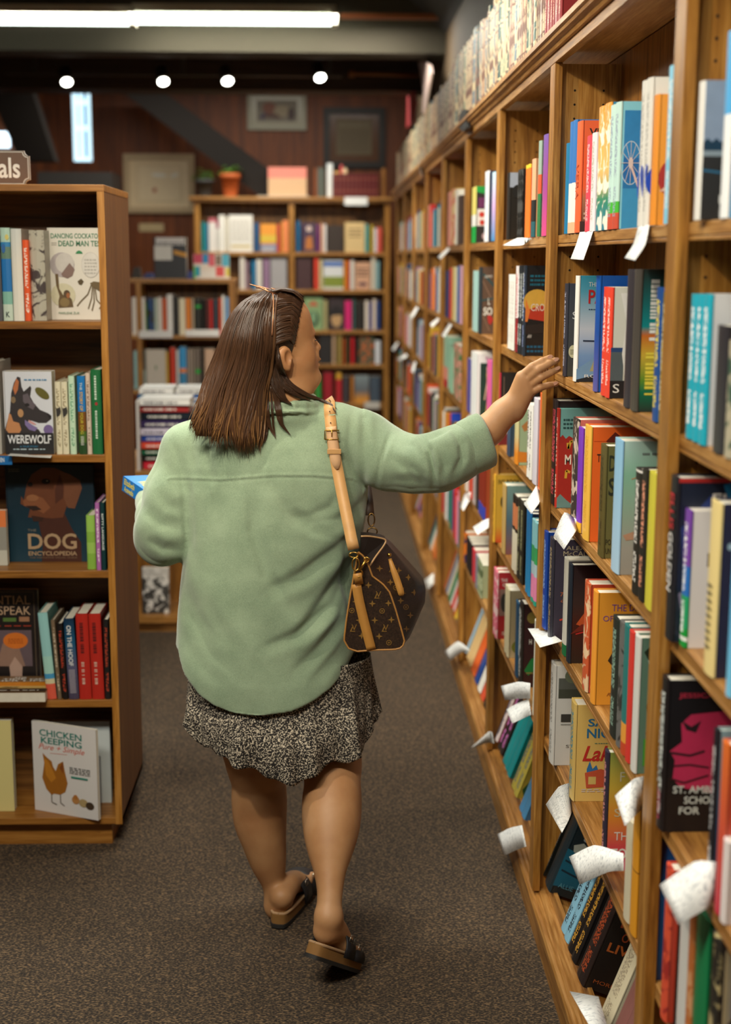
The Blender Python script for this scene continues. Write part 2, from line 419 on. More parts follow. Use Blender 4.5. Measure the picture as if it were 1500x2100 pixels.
def table(bay, lv, rows):
    if bay > 4: return fill(bay, lv, bay * 10 + lv, first=[ln.split()[3] for ln in rows.strip().split('\n')])
    lim = SY[bay + 1] - .046 if bay < 9 else 99
    for ln in rows.strip().split('\n'):
        desc = None
        if '#' in ln: ln, desc = ln.split('#'); desc = desc.strip()
        tk = ln.split(); xa, xb = float(tk[0]), float(tk[1]); hs = tk[2]; sp = tk[3]; cv = tk[4] if len(tk) > 4 else sp
        f = BF; d = .125; key = None
        for o in tk[5:]:
            if o[0] == 'f': f = float(o[1:])
            elif o[0] == 'k': key = o[1:]
        zs = LV[lv]
        if hs[0] == 'h': h = float(hs[1:]) / 100
        else: h = Zat(float(hs), f, Yat(xb, f, zs)) - zs
        if lv < 5: top = (LV[lv - 1] - .032 if lv else TOPZ - .01); h = max(.12, min(h, top - zs))
        a = ARTS.get(key, {})
        lim = place_right(bay, lv, xa, xb, h, sp, cv, f, d, desc, a.get('s'), a.get('f'), lim=lim, small=bay > 3)
PAL = ['f4f0e6', 'e9e6e0', 'd8302a', '1f5aa8', '23a0c8', 'efc23c', 'e87a34', '2c2c34', '1c1c20', 'a8c8d8', 'e58aa0', '7a4a9a', '2a8a5a', 'c9a87a', '8a2230', '3a4a6a', 'cfd8d0', '6a8a4a', 'f4a058', '484040']
TXC = ['fff', '222', 'f0e0a0', 'fff', '333']
def rspec(r):
    a = r.choice(PAL); q = r.random(); tx = 'fff' if sum(srgb(a)[:3]) < 1.0 else '222'
    if q < .35: return a + '!' + tx
    if q < .6: return '%s|%s@%.2f!%s' % (a, r.choice(PAL), r.uniform(.4, .8), tx)
    if q < .8: return '%s>%s!%s' % (a, r.choice(PAL), tx)
    return '%s!%s~%s' % (a, tx, r.choice(PAL)) if False else a + '~' + r.choice(PAL)
FAR = MB(); FARM = []
def fill(bay, lv, seed, dens=1.0, tall=(.18, .225), first=None):
    """far bays: spines only a pixel or two wide, gathered as one stuff object"""
    r = random.Random(seed); y = SY[bay + 1] - .05; near = SY[bay] - .02; hid = SY[bay] * (BF / SX) - .02
    cs = list(first or [])
    while y > max(near + .05, hid):
        t = r.uniform(.03, .06); c = re_first(cs.pop(0)) if cs else r.choice(PAL)
        if c not in FARM: FARM.append(c)
        k = FARM.index(c); hh = min(r.uniform(*tall), (LV[lv - 1] - .035 if lv else TOPZ - .02) - LV[lv]); x = BF + r.uniform(-.004, .01)
        if lv == 5:
            a = (x + .02, y, .124); FAR.prism([a, (x + .02 + hh * .29, y, .124 + hh * .95), (BACKX - .004, y, .1 + hh * .95), (BACKX - .004, y, .1)], (0, -t + .001, 0), k)
        else: FAR.box(x, BACKX - .004, y - t + .001, y, LV[lv] + .0005, LV[lv] + hh, k)
        y -= t + (r.uniform(.02, .07) if r.random() < .2 else 0)
# ---------------------------------------------------------------- cover art of the legible books on the right
ARTS.update({
 'vera': {'f': [('t', '1a1a1a', 'VER', .12, .86, .48, .93, 'b'), ('r', '8a7a5c', .12, .3, .42, .46), ('r', '3a2c2a', 0, 0, .6, .1), ('s', 'cfc4a8', .06, .12, .3, .2, 2)], 's': [('t', 'c8502a', 'VERA', .25, .3, .75, .62, 'r')]},
 'wheel': {'f': [('r', '1a6cb4', .06, .0, 1, .93), ('r', '2a86c4', .06, .56, 1, .93), ('r', '1b78b8', .06, .32, 1, .38), ('r', '3a9ad0', .06, .0, 1, .32)] + [('l', 'd8e4ea', [(.5 + .3 * math.cos(a), .52 + .17 * math.sin(a)) for a in [math.pi * i / 12 for i in range(25)]], .0012)] +
        [('l', 'e8dcd6', [(.5, .52), (.5 + .3 * math.cos(a), .52 + .17 * math.sin(a))], .0009) for a in [math.pi * i / 6 for i in range(12)]] + [('l', 'e8c8c0', [(.48, .52), (.75, .33)], .004), ('e', 'e8d0c8', .5, .52, .07, .045)]},
 'ovals': {'s': [('g', '1a4ec8', [(.6, .36), (.75, .3), (.98, .22), (.98, .42), (.8, .42)]), ('e', '1a4ec8', .25, .3, .14, .1)], 'f': [('e', '1a4ec8', .12, .3, .16, .11)]},
 'moon': {'f': [('e', 'b8302a', .4, .36, .34, .13), ('g', 'eab8a0', [(.1, .26), (.3, .3), (.3, .26)])]},
 'park': {'f': [('t', 'f2f2f0', 'THE', .32, .9, .66, .94), ('t', 'c8282a', 'PA', .32, .74, .96, .87, 'b'), ('s', '2a4a6a', .34, .68, .9, .7, 1), ('l', '1c2c44', [(.1, .39), (.45, .385), (.6, .4), (.95, .385)], .003),
          ('g', '7aa0c4', [(0, .12), (.5, .3), (1, .38), (1, .0), (0, .0)]), ('g', 'b0a878', [(.45, .1), (.6, .2), (1, .26), (1, .1)]), ('g', '222428', [(0, .02), (.3, .06), (1, .12), (1, 0), (0, 0)]), ('t', 'f2f0ea', 'RO', .25, .04, .75, .07)]},
 'badge': {'f': [('e', 'd8d2a8', .42, .27, .2, .07), ('s', '5a5640', .3, .24, .54, .3, 3), ('t', 'd8d8d8', 'S', .35, .62, .55, .7)]},
 'scov': {'f': [('r', '2c4a7c', .0, .42, .4, .46), ('r', '5a6468', .0, .1, .4, .42), ('g', 'f0eee8', [(.25, .95), (.45, .7), (.35, .4), (.5, .1), (.7, .1), (.7, .95)]), ('r', '1e1c20', 0, 0, .5, .16), ('t', 'f2f0ea', 'S', .1, .05, .3, .13)]},
 'par': {'f': [('v', 'f4f4ee', .14, .5, .3, .93, 1), ('v', 'f4f4ee', .34, .55, .46, .86, 1), ('v', 'ecd84a', .1, .12, .28, .42, 1), ('v', 'ecd84a', .4, .16, .56, .42, 1)]},
 'mred': {'f': [('g', 'b02c22', [(0, .0), (0, .7), (.08, .74), (.14, .7), (.2, .73), (.3, .7), (.38, .74), (.5, .7), (.7, .75), (1, .76), (1, 0)]), ('g', '6f9a98', [(0, 0), (0, .1), (.1, .14), (.3, .08), (.5, .03), (.6, 0)]),
        ('t', 'f2e8d8', 'M', .22, .44, .42, .54, 'b'), ('l', 'e0b03a', [(.3, .66), (.32, .6), (.4, .68), (.5, .66)], .006), ('l', 'e0b03a', [(.26, .3), (.28, .38), (.4, .36)], .006), ('s', '2a5a5a', .14, .8, .6, .92, 3)]},
 'torange': {'f': [('t', '3a2418', 'T', .22, .7, .34, .77, 'b'), ('l', 'c84a20', [(.1, .88), (.8, .88)], .001), ('g', '6a2418', [(.5, .88), (.8, .96), (1, .92), (1, .8), (.7, .84)])]},
 'ds': {'f': [('t', '2a2a1c', 'D', .25, .78, .62, .92, 'b'), ('t', '2a2a1c', 'S', .25, .56, .62, .72, 'b'), ('t', '2a2418', 'PO', .2, .12, .5, .17), ('t', '2a2418', 'UN', .2, .04, .5, .09)]},
 'pale': {'f': [('l', 'c8a070', [(.15, .72), (.5, .78), (.9, .9)], .002), ('g', 'c89878', [(.05, .3), (.4, .36), (.4, .28), (.1, .26)]), ('s', '7a8a84', .3, .9, .95, .93, 1)]},
 'mccall': {'f': [('t', 'c0b090', 'ALEXA', .32, .9, .95, .94), ('t', 'c0b090', 'McCALL', .25, .84, .95, .89), ('l', 'b8302a', [(.62 + .3 * math.cos(a), .62 + .1 * math.sin(a)) for a in [math.pi * i / 8 for i in range(4, 13)]], .003), ('t', 'c0683a', 'The', .2, .44, .5, .48, 'i'), ('t', 'c0683a', 'of', .22, .38, .4, .42, 'i'), ('l', 'd8402a', [(.2, .2), (.5, .24), (.9, .3)], .004)]},
 'fire': {'f': [('g', 'c8582a', [(.1, .4), (.3, .56), (.6, .52), (.8, .6), (1, .5), (1, .36), (.5, .42), (.3, .36)]), ('g', '7a2a1c', [(.0, .3), (.4, .36), (.9, .3), (.7, .42), (.2, .4)]), ('l', 'c8302a', [(.1, .3), (.5, .36), (.95, .34)], .003)]},
 'days': {'f': [('t', '7a4a94', 'THE DAYS', .24, .84, .84, .9), ('t', '7a4a94', 'OF AFREKETE', .1, .75, .92, .8), ('g', '3a2a1c', [(.2, .4), (.3, .5), (.42, .46), (.6, .52), (.7, .42), (.62, .34), (.66, .3), (.5, .32), (.36, .3)]), ('t', 'b06a2a', 'Roane', .2, .08, .5, .11, 'i')]},
 'tree': {'f': [('e', 'a8c0b0', .5, .84, .3, .08), ('g', '22301f', [(.1, .9), (.3, .96), (.7, .95), (.9, .86), (.6, .78), (.7, .6), (.5, .4), (.9, .3), (.3, .3), (.2, .5), (.4, .74)]), ('g', '5a3a24', [(.2, .3), (.5, .24), (.9, .3), (.7, .6), (.4, .4)]), ('r', '3f9a34', .1, .06, .95, .26)]},
 'bwtree': {'f': [('r', '5c605a', .12, .76, .95, .88), ('e', '6a7460', .55, .9, .24, .07), ('r', '44483e', .12, .68, .95, .77), ('r', '3a3a38', .22, .44, .7, .52), ('r', '8a8c88', .22, .41, .7, .42), ('t', '6a6a66', 'STE', .4, .18, .8, .21)]},
 'lake': {'f': [('t', '2a78a8', 'SAM', .3, .78, .9, .86, 'b'), ('t', '2a78a8', 'NICK', .28, .66, .98, .76, 'b'), ('s', '6a8a6a', .45, .6, .75, .62, 1), ('t', 'c8302a', 'Lake', .2, .42, .98, .58, 'ib'), ('g', '2a78b8', [(.3, .34), (.36, .42), (.42, .34), (.5, .38), (.56, .3), (.3, .3)]), ('g', 'c8583a', [(.26, .3), (.6, .34), (.95, .28), (.9, .16), (.3, .14)]), ('r', 'd8c070', .34, .18, .5, .26), ('s', 'd8d0c8', .2, .1, .8, .14, 2)]},
 'fth': {'f': [('t', 'd0ccb0', 'F', .44, .76, .6, .84), ('t', 'd8c8a0', 'S', .28, .46, .5, .53), ('t', 'f0e8e0', 'THE', .3, .26, .98, .33), ('t', 'f0e8e0', 'TOP', .2, .1, .98, .19, 'b')]},
 'allie': {'f': [('g', '10607c', [(0, .1), (0, .6), (.5, .56), (1, .5), (1, .1), (.5, .14)]), ('g', 'a8b0a8', [(.1, .66), (.3, .72), (.6, .62), (.95, .6), (.8, .52), (.4, .54), (.15, .58)]), ('l', '0a2a3a', [(.05, .45), (.5, .4), (1, .42)], .005), ('l', '0a2a3a', [(.05, .32), (.5, .28), (1, .3)], .005), ('t', '9aa4a8', 'S', .35, .74, .6, .9), ('t', '5a9ab0', 'ALLIE', .12, .1, .7, .16)]},
 'justi': {'f': [('t', '7a7a78', 'HE', .4, .86, .7, .92), ('l', '2a7a3a', [(.1, .5), (.5, .52), (1, .3)], .003), ('t', '8a8680', 'JUSTI', .12, .22, .85, .28), ('t', '8a8680', 'SULLI', .1, .12, .85, .18)]},
 'liv': {'f': [('t', 'b8502a', 'NI', .3, .72, .8, .8, 'b'), ('t', 'b8502a', 'O', .45, .58, .65, .68, 'b'), ('t', 'c86a30', 'LIV', .2, .44, .8, .54, 'b'), ('t', 'b05a2a', 'MORR', .2, .08, .8, .12)]},
 'cherry': {'f': [('e', 'b8a070', .6, .2 + .2 * i, .26, .07) for i in range(4)] + [('e', 'a89060', .4, .12 + .2 * i, .22, .05) for i in range(4)]},
 'jessi': {'s': [('t', 'cfd8d4', 'ST. AMBROSE SCHOOL', .25, .3, .8, .9, 'r'), ('t', 'c8305a', 'JESSICA', .25, .06, .8, .26, 'r')],
   'f': [('t', 'c0304a', 'JESSICA', .22, .88, .95, .92, 'b'), ('g', 'c8305a', [(.18, .72), (.3, .78), (.7, .8), (1, .84), (1, .3), (.6, .26), (.2, .3), (.1, .36), (.12, .48), (.05, .54), (.2, .6)]), ('g', '2c1a20', [(.3, .74), (.5, .7), (.7, .74), (.6, .66), (.4, .68)]), ('l', '2c1a20', [(.1, .53), (.5, .51), (.8, .54)], .004), ('l', '2c1a20', [(.1, .44), (.5, .45), (.9, .43)], .003), ('l', '3c1a20', [(.1, .36), (.4, .33), (.9, .38)], .003),
         ('t', 'dfe4dc', 'ST. AMB', .18, .26, .95, .31, 'b'), ('t', 'dfe4dc', 'SCHO', .42, .19, .95, .24, 'b'), ('t', 'dfe4dc', 'FOR', .32, .12, .75, .17, 'b')]},
 'ellis': {'s': [('t', 'e8e4e0', 'GOLDEN', .25, .3, .8, .66, 'rb'), ('t', 'c83038', 'ELLIS', .25, .68, .8, .9, 'rb')], 'f': [('r', 'c0302c', 0, .975, .72, 1), ('g', '2a3c7c', [(.05, .7), (.4, .9), (.6, .86), (.3, .5), (.1, .4)]), ('g', '1a80b8', [(.55, .96), (.68, .98), (.72, .86), (.62, .86)]), ('t', 'e8e0dc', 'ELLIS', .42, .86, .98, .91, 'b'), ('g', '8a7a9a', [(.05, .3), (.2, .36), (.24, .2), (.1, .16)]), ('g', '1a80b8', [(.1, .64), (.3, .44), (.3, .5)])]},
 'ivk': {'f': [('t', '4a2420', 'IN', .22, .6, .5, .7, 'b'), ('t', '2a3a3a', 'K', .3, .4, .44, .5, 'b'), ('e', '6a6660', .42, .28, .12, .05), ('e', 'e4dcd8', .42, .28, .1, .04), ('t', '5a5654', 'a', .36, .26, .5, .31)]},
 'creamnum': {'s': [('s', '4a4438', .3, .15, .7, .55, 9)], 'f': [('r', '2e2c44', .06, .02, 1, .95), ('e', 'a8c4d0', .12, .76, .03, .02), ('g', '5a2c4a', [(.3, .6), (.6, .7), (1, .6), (1, .4), (.4, .4)])]},
 'sred': {'f': [('t', 'c02c2a', 'S', .25, .66, .55, .76), ('t', 'c02c2a', 'D', .42, .36, .6, .46), ('g', '16283c', [(.2, .86), (.6, .88), (1, .93), (1, .82), (.6, .83)]), ('g', '16283c', [(.2, .6), (1, .63), (1, .6)]), ('g', '16283c', [(.25, .27), (.5, .3), (1, .4), (1, .24), (.5, .24)]), ('t', '22303c', 'RO', .3, .12, .6, .17)]},
 'gold': {'f': [('r', 'b0a890', .08, .3, .6, .93), ('r', '8a8e98', .14, .55, .54, .9), ('g', '22202c', [(.1, .5), (.3, .66), (.6, .6), (.6, .3), (.2, .3)]), ('l', 'c8b890', [(.07, .02), (.07, .95), (1, .95)], .004), ('r', '9a8a5a', .14, .04, .3, .28)]},
 'cro': {'s': [('v', 'd8dcd8', .3, .4, .7, .92, 1)], 'f': [('s', '14708c', .18, .78, .98, .92, 3), ('e', 'e8b84a', .5, .6, .6, .14), ('g', 'c83a22', [(0, .5), (.3, .56), (1, .55), (1, .4), (.5, .38), (0, .42)]), ('g', 'f08a3a', [(0, .64), (.2, .5), (.1, .38), (0, .38)]), ('g', '241c1c', [(0, .34), (.3, .36), (1, .4), (1, .28), (0, .24)]), ('t', 'f4ece0', 'CROS', .24, .5, .98, .58), ('t', 'e8e8e8', 'AN', .1, .2, .3, .24, 'i'), ('s', '14628c', .1, .04, .9, .14, 2)]},
 'dark1': {'f': [('r', 'b8c4d8', 0, .78, .6, 1), ('e', '1c1a18', .32, .72, .22, .1), ('t', 'a8a498', 'TI', .3, .3, .5, .34)]},
 'prof': {'f': [('r', 'b89078', .15, .3, .85, .95), ('g', '2a2420', [(.1, 1), (.1, .6), (.3, .55), (.4, .75), (.95, .9), (.95, 1)]), ('r', '7a1f22', 0, 0, 1, .28), ('t', 'e8e0d8', 'CK', .3, .13, .8, .22)]},
 'flor': {'f': [('g', 'c88a4a', [(.1, .7), (.3, .8), (.4, .66), (.2, .6)]), ('g', '8a3a1c', [(.4, .65), (.7, .75), (.75, .4), (.5, .4), (.4, .5)]), ('g', 'e8902a', [(0, .05), (0, .25), (.5, .2), (1, .25), (1, .05)]), ('e', '2a1a12', .4, .13, .07, .06), ('e', '2a1a12', .65, .13, .07, .06), ('r', 'd8d0c0', .35, .22, .8, .4)]},
 'ivy': {'s': [('s', '4a3a1a', .3, .3, .7, .9, 12)], 'f': [('t', '2c2418', 'IVY BOOK', .12, .86, .98, .93, 'b'), ('e', '4a3a1a', .3, .6, .08, .08)]},
 'clip': {'f': [('t', 'f0e0dc', 'THE', .2, .86, .6, .91, 'b'), ('t', 'f0e0dc', 'CLIF', .3, .79, .9, .84, 'b'), ('r', '9a7a70', .05, .35, .95, .75), ('e', '3a3c3a', .4, .55, .2, .14), ('e', 'e8dcc8', .6, .62, .14, .06), ('t', 'f0e0dc', 'SA', .3, .06, .8, .11, 'b')]},
 'circ': {'f': [('e', 'b8b858', .7, .5, .4, .12), ('e', 'd8ceaa', .7, .5, .26, .07), ('e', '9aa848', .5, .16, .4, .12), ('e', 'd8ceaa', .5, .16, .26, .07), ('g', 'c8402a', [(.5, .86), (1, .9), (1, .83), (.6, .82)]), ('e', 'c83a30', .6, .05, .2, .04)]},
 'hnight': {'s': [('v', 'd0d4d0', .3, .35, .7, .92, 1)], 'f': [('e', '8a7a3a', .62, .84, .24, .07), ('t', 'f0ece4', 'H', .5, .52, .62, .58, 'b'), ('t', 'f0ece4', 'E', .72, .32, .84, .38, 'b'), ('g', '1d8a44', [(.3, .2), (.6, .34), (1, .4), (.9, .24), (.5, .14)]), ('s', '9a8a4a', .4, .16, .9, .2, 1)]},
 'trop': {'f': [('t', '3a4424', 'TR', .3, .78, .7, .86, 'b'), ('g', '2a5a2c', [(.1, .14), (.3, .3), (.5, .24), (.9, .3), (.7, .16), (.9, .08), (.5, .12), (.3, .04)]), ('e', '2a6aa8', .6, .5, .1, .05), ('r', 'c86a3a', .5, .4, .6, .5)]},
 'amy': {'f': [('l', '2a4a4c', [(.05, .9), (.4, .7), (1, .75)], .008), ('l', '8a6a54', [(.1, .8), (.9, .5)], .003), ('l', '8a6a54', [(.1, .3), (.7, .05)], .003), ('l', '2a4a4c', [(.0, .5), (.5, .55), (1, .45)], .006), ('t', 'e8e0d4', 'AMY', .25, .84, .9, .88), ('t', 'f0ece0', 'L', .55, .44, .7, .54, 'b'), ('t', 'f0ece0', 'SO', .2, .28, .9, .4, 'b'), ('g', 'b02a28', [(.5, .26), (.7, .3), (1, .22), (.8, .14), (.6, .16)])]},
 'plant': {'f': [('r', '1f3a30', .22, .04, 1, .86), ('l', 'c8b050', [(.6, .1), (.7, .4), (.6, .7)], .003), ('l', 'e8c0a8', [(.5, .3), (.66, .6), (.62, .8)], .004), ('t', 'c03a9a', 'TW', .5, .88, .95, .95)]},
 'green1': {'f': [('r', '2c2420', .0, .0, 1, 1), ('g', '20a044', [(0, 1), (0, .9), (.6, .82), (1, .94), (1, 1)]), ('r', '6a2a5a', .1, .62, .7, .8), ('r', 'e8e0d8', .05, .3, .5, .6), ('e', 'c83a2a', .28, .5, .14, .05), ('e', 'c83a2a', .3, .36, .12, .05), ('e', 'b89aa0', .6, .12, .3, .08)]},
 'trees2': {'f': [('r', '8a9ab0', 0, .55, 1, 1), ('t', 'd0c8b8', 'TH', .55, .82, .95, .9, 'i'), ('g', '16364c', [(0, .5)] + [(.05 * i, .56 + (.03 if i % 2 else 0)) for i in range(21)] + [(1, .5)]), ('r', '8a98a0', 0, .46, 1, .5), ('r', '2a2826', 0, 0, 1, .46), ('l', '2a6a8c', [(0, .36), (.5, .32), (1, .3)], .003), ('t', 'd8d8d0', 'KA', .3, .12, .7, .18), ('s', '8a8a84', .3, .03, .7, .09, 3)]},
 'orng': {'f': [('t', 'c83a28', 'E', .5, .7, .7, .8)]},
 'spec': {'f': [('t', '2a2424', 'S', .5, .5, .75, .8, 'b'), ('t', '2a2424', 'PE', .45, .3, .98, .46, 'b')]},
})

def squeeze(key, k, o=0):      # bring the printed art towards the spine side of the cover
    out = []
    for it in ARTS[key]['f']:
        it = list(it); t = it[0]
        if t == 't': it[3] = it[3] * k + o; it[5] = it[5] * k + o
        elif t in 'rsv':
            if it[4] - it[2] < .85: it[2] = it[2] * k + o; it[4] = it[4] * k + o
        elif t == 'e': it[2] = it[2] * k + o; it[4] *= k
        elif t in 'gl':
            us = [p[0] for p in it[2]]
            if max(us) - min(us) < .85: it[2] = [(p[0] * k + o, p[1]) for p in it[2]]
        out.append(tuple(it))
    ARTS[key]['f'] = out
for kk, k_, o_ in (('park', .45, .03), ('badge', .4, -.04), ('moon', .42, 0), ('wheel', .5, -.08), ('mred', .6, 0), ('ds', .28, -.02), ('torange', .5, 0), ('fth', .45, 0), ('lake', .85, -.03), ('mccall', .75, 0), ('jessi', .62, 0),
    ('allie', .6, .05), ('cro', .5, 0), ('amy', .36, 0), ('ivy', .65, 0), ('clip', .42, 0), ('hnight', .5, -.1), ('liv', .75, 0), ('trees2', .7, 0), ('scov', .5, 0), ('bwtree', .6, 0), ('tree', .6, 0), ('circ', .7, 0), ('trop', .6, 0), ('plant', .5, 0), ('green1', .6, 0), ('prof', .6, 0), ('flor', .7, 0), ('dark1', .6, 0), ('fire', .6, 0)): squeeze(kk, k_, o_)
# ---------------------------------------------------------------- books on the right wall
table(0, 0, """1424 1436 165 e6e2da 8a9ab0 f.538 ktrees2 #grey hardback with dark treeline cover
1477 1491 60 4ea8e0>6ab8e6@.4|eef0f0@.44 4aa8e0 #tall sky-blue and white spine""")
table(0, 1, """1407 1419 604 1fa6bc!fff 1fa6bc #bright teal spine with white lettering, left of three,
1420 1431 604 1fa6bc!fff 1fa6bc #bright teal spine with white lettering, middle of three,
1432 1446 604 1fa6bc!fff d0d2d4 #bright teal spine with white lettering, right of three,
1461 1482 670 2c2a30>3a3a3c 333 #thick charcoal spine standing forward
1486 1500 700 b0a890~3a5a4a c86a4a #mottled olive and tan spine""")
table(0, 2, """1364 1379 982 1d1c24 1e2436 f.536 kellis #large dark hardback with ELLIS on its cover
1389 1406 1050 7a48a8|2a70c0@.4|28a068@.62|1a9a3c@.86|f0f0ec@.92|1a9a3c@.95!fff e6e0dc kivk #white book with violet-to-green spine
1443 1463 1035 ecd490 2e2c44 kcreamnum #cream-spined book with a midnight-blue cover
1490 1500 1100 3a9ad8>7ac8ec 3a9ad8 #bright azure spine at the frame edge""")
table(0, 3, """1347 1359 1397 1c181a!d8dcd8 1c181a f.536 kjessi #black novel with torn magenta cover picture
1450 1457 1500 23242a!ddd 8fb0b8>3a6a90>2a2a30 #dark-spined book with pale blue mountain cover
1466 1478 1530 e0702e>c8324a d2503a korng #orange-to-crimson hardback at the frame edge
1476 1488 1770 e8dedc e6dcda kspec #white book standing forward over the card""")
table(0, 4, """1317 1325 1722 1a5aa0>2a78c0!c8dce8 174a8c>1a6cb0@.3>1a6cb0@.8>1c3c74 f.536 ksred #blue hardback with red letters on its cover
1355 1366 1780 e0563a~a8302a c8402a f.536 #narrow vermilion spine speckled darker
1368 1382 1795 26221e 1f2420 #thick brown-black spine beside the vermilion one
1386 1402 1800 d8d8d4 d0d0cc #plain white spine beside the card
1404 1414 1815 c07038~d8a070 c07038 #mottled copper-coloured spine
1416 1440 1850 0f7a48 0c6a3e #wide emerald green book
1446 1462 1920 2a2824~b8a878 26262e kgold #black book with gilt-framed cover""")
table(1, 0, """1158 1164 293 1f7aa8 1f7aa8 #low teal-blue spine at the left end
1165 1178 245 3a78c0|f0ebe4@.55|f0b890@.9 3a78c0 #tall blue-over-white spine
1179 1189 247 e8683a e8683a>e8683a@.6>a87a5a@.7>4a3434 kvera #orange book lettered VER
1200 1209 277 e04a5c!f8c8c8 e04a5c #thin raspberry spine
1210 1219 271 efdfe4!bba eedce2|206a84@.72|2a86a0@.85 #pale pink book with blue foot
1222 1246 209 f0a03c>f2c070@.5>3a8a6a@.75>2a8098@.95~fff4e0 3a8ab0 #orange-to-green patterned thick spine
1246 1266 208 c4e4dc>d0eedc@.7|4ab83c@.78|c8503a@.87!9ab 8ad0e0 kwheel #tall mint hardback with ferris-wheel cover
1308 1328 158 eeeae0!c8c4ba eeeae0 kovals #tall cream hardback with blue ovals
1333 1343 193 f59a34 f59a34 kmoon #orange book with red half-moon
1361 1375 131 8ad2ee!e8f6fa 8ad2ee #tall sky-blue spine beside the upright""")
table(1, 1, """1155 1160 582 34343e!99a 3c3c48>44443c kbadge #charcoal novel with round cream sticker
1176 1182 566 ecebe6 3a9ab8>5aa8c4@.15>c8d0dc@.5>7a9cc8@.75>5a80b4 kpark #seascape-covered novel with red title letters
1217 1224 566 0d58b0>1a4a9c>5a58a0 0d50a4 #royal blue hardback
1233 1250 590 e24430!f8d0c8 d8d8cc kscov #scarlet spine with grey-white portrait cover
1279 1291 553 36333a 2e2c30 #charcoal spine before the painted cover
1292 1306 553 4a4640 2c3430>128a8c@.4>c86a2a@.46>c8a83a@.6>5a8a2c@.78>0f6a4a@.86>23302c kpar #painted teal, orange and green cover
1338 1350 590 1c4e94!ecd84a 23282c #dark blue spine with yellow letters
1351 1360 600 3a5a3a!d8d8b8~c8b84a 2a3a2a #mottled green and yellow spine""")
table(1, 2, """1117 1128 823 241f20!c8b8a8 241f20 #tall black spine with pale lettering, left of pair,
1129 1139 823 241f20!d84a5a 1d1a1c #tall black spine, right of pair,
1136 1142 839 b83428!e8c8b0 78b4b0 kmred #red and teal hardback marked M
1170 1181 862 3c3634~c8b8a8 c8685a #speckled black-and-white spine
1182 1190 880 7a3ac0>7a3ac0|e8b83a@.9 e8e0e8 #purple spine with yellow foot
1194 1206 877 ecb84a!d8a030 f06a28 ktorange #large orange book with yellow spine
1226 1237 916 5a5028!3a3018 6a6438 kds #olive book lettered D S
1253 1268 906 8cc0e4>b0d0e8 b8d8d0>8cc0a4@.25>98b49c@.5>a8a498@.8>9a9890 kpale #pale green landscape hardback
1296 1308 966 26221f|e8e4dc@.0|26221f@.02!f0ece4 26221f #black white-and-orange lettered spine, left of pair,
1309 1320 966 26221f!f0a080 26221f #black white-and-orange lettered spine, right of pair,
1322 1342 978 dcd244 dcd244 #tall lemon-yellow spine""")
table(1, 3, """1111 1119 1093 1644a0!8ab0e0 1644a0 f.538 #cobalt blue spine at the left end
1119 1124 1150 e8b89a|c83a2a@.3|e8b89a@.4|e8b040@.8|1a6ab8@.92 e8b89a #narrow peach striped spine
1124 1131 1108 30303c!9a8a6a 3a3444 f.538 kmccall #dark plum novel with gold author name
1153 1160 1150 e0dfd4|1f7a48@.88 dfe0d8 #white spine with green foot
1162 1168 1160 26303c 30282c>3a2c28@.4>48241c@.6>2a201c kfire #black novel with burning tree cover
1194 1204 1200 c85a34~e8c8a0 c04a30 #patterned brick-red spine
1211 1219 1217 e89a34 e89c34 kdays #orange book titled in purple letters
1250 1262 1275 232a26!8a9 22241f #black mottled spine with white page tops
1264 1272 1280 6a6a68~3a3a38 6a6a68
1273 1282 1288 2a7a78|e8a040@.75|c84a2a@.9 2a7a78 #teal spine with orange foot
1283 1291 1300 d83c34 d86a60 #bright red spine beside white one
1294 1303 1310 dcdcd6 5a7a6a ktree #white spine with tree-painted cover""")
table(1, 4, """1126 1134 1367 d2d2ce!8a8a88 cfcfcb f.538 kbwtree #pale grey book with oak-tree photograph
1167 1176 1447 dfc071!4a9ab8 dfbe6c klake #yellow novel with red Lake lettering
1234 1240 1545 2f2a3c!c88 8a9a4a>c8a83a@.3>e08a30@.55>d84a50@.8>d8407a kfth #green-to-pink sunset-coloured novel
1279 1290 1690 d8d0b4 d8d0b4 #pale putty spine under the hanging card
1292 1303 1660 e09a28|6a3a1c@.49|e09a28@.5 e09a28 #deep amber book behind the card""")
table(1, 5, """1088 1096 h21 171a18!7a7a78 1a1c1a kjusti #black thriller with grey author name
1119 1128 h21 14262e 18242a kallie #dark ocean-cover thriller
1152 1165 h20 8ac0dc!123 8ac0dc #pale blue spine leaning back
1166 1180 h22 1d1a1a!d8a03a 1d1a1a #black spine with orange lettering
1184 1196 h22 2a2020!b8502a 1c1819 kliv #black book with rust-red cover letters
1222 1236 h22 d8ceb0!a89a80 d8ceb0 #tall cream spine leaning back
1240 1262 h21 8a5a54 2a2438 kcherry #dark cover with tan cherries""")
table(2, 0, """1039 1044 354 2a2622 28241f kdark1 #black book with pale sky panel
1061 1070 346 1f1f1c~4a4a48 1c1c1a #black spine with grey mottling
1077 1086 336 e8c83a|ee7a30@.05 ee7a30 #orange book with yellow edge
1089 1096 325 f0b088|2a2c2c@.52|2f6068@.8 f0b088 #peach-over-black spine
1102 1107 288 9ab0a0|d8603a@.35|3a7a4a@.55 8a9a90~3a8a5a #green and orange marbled spine
1111 1120 274 7a5aa8>a04a98>e0508a 7a5aa8>e0508a #purple-to-pink tall spine""")
table(2, 1, """1042 1054 564 edeae2!b8b4ac f0eee8 #plain white spine at the left end
1056 1062 546 e8dcdc|8a2a30@.6!c83a3a 2a2228 #narrow white and red spine
1062 1070 545 22282c!d8dcd8 22282c #black spine with white lettering
1071 1076 545 26303c!8a9ac8 1c1d20 kcro #black novel with blazing orange sunset""")
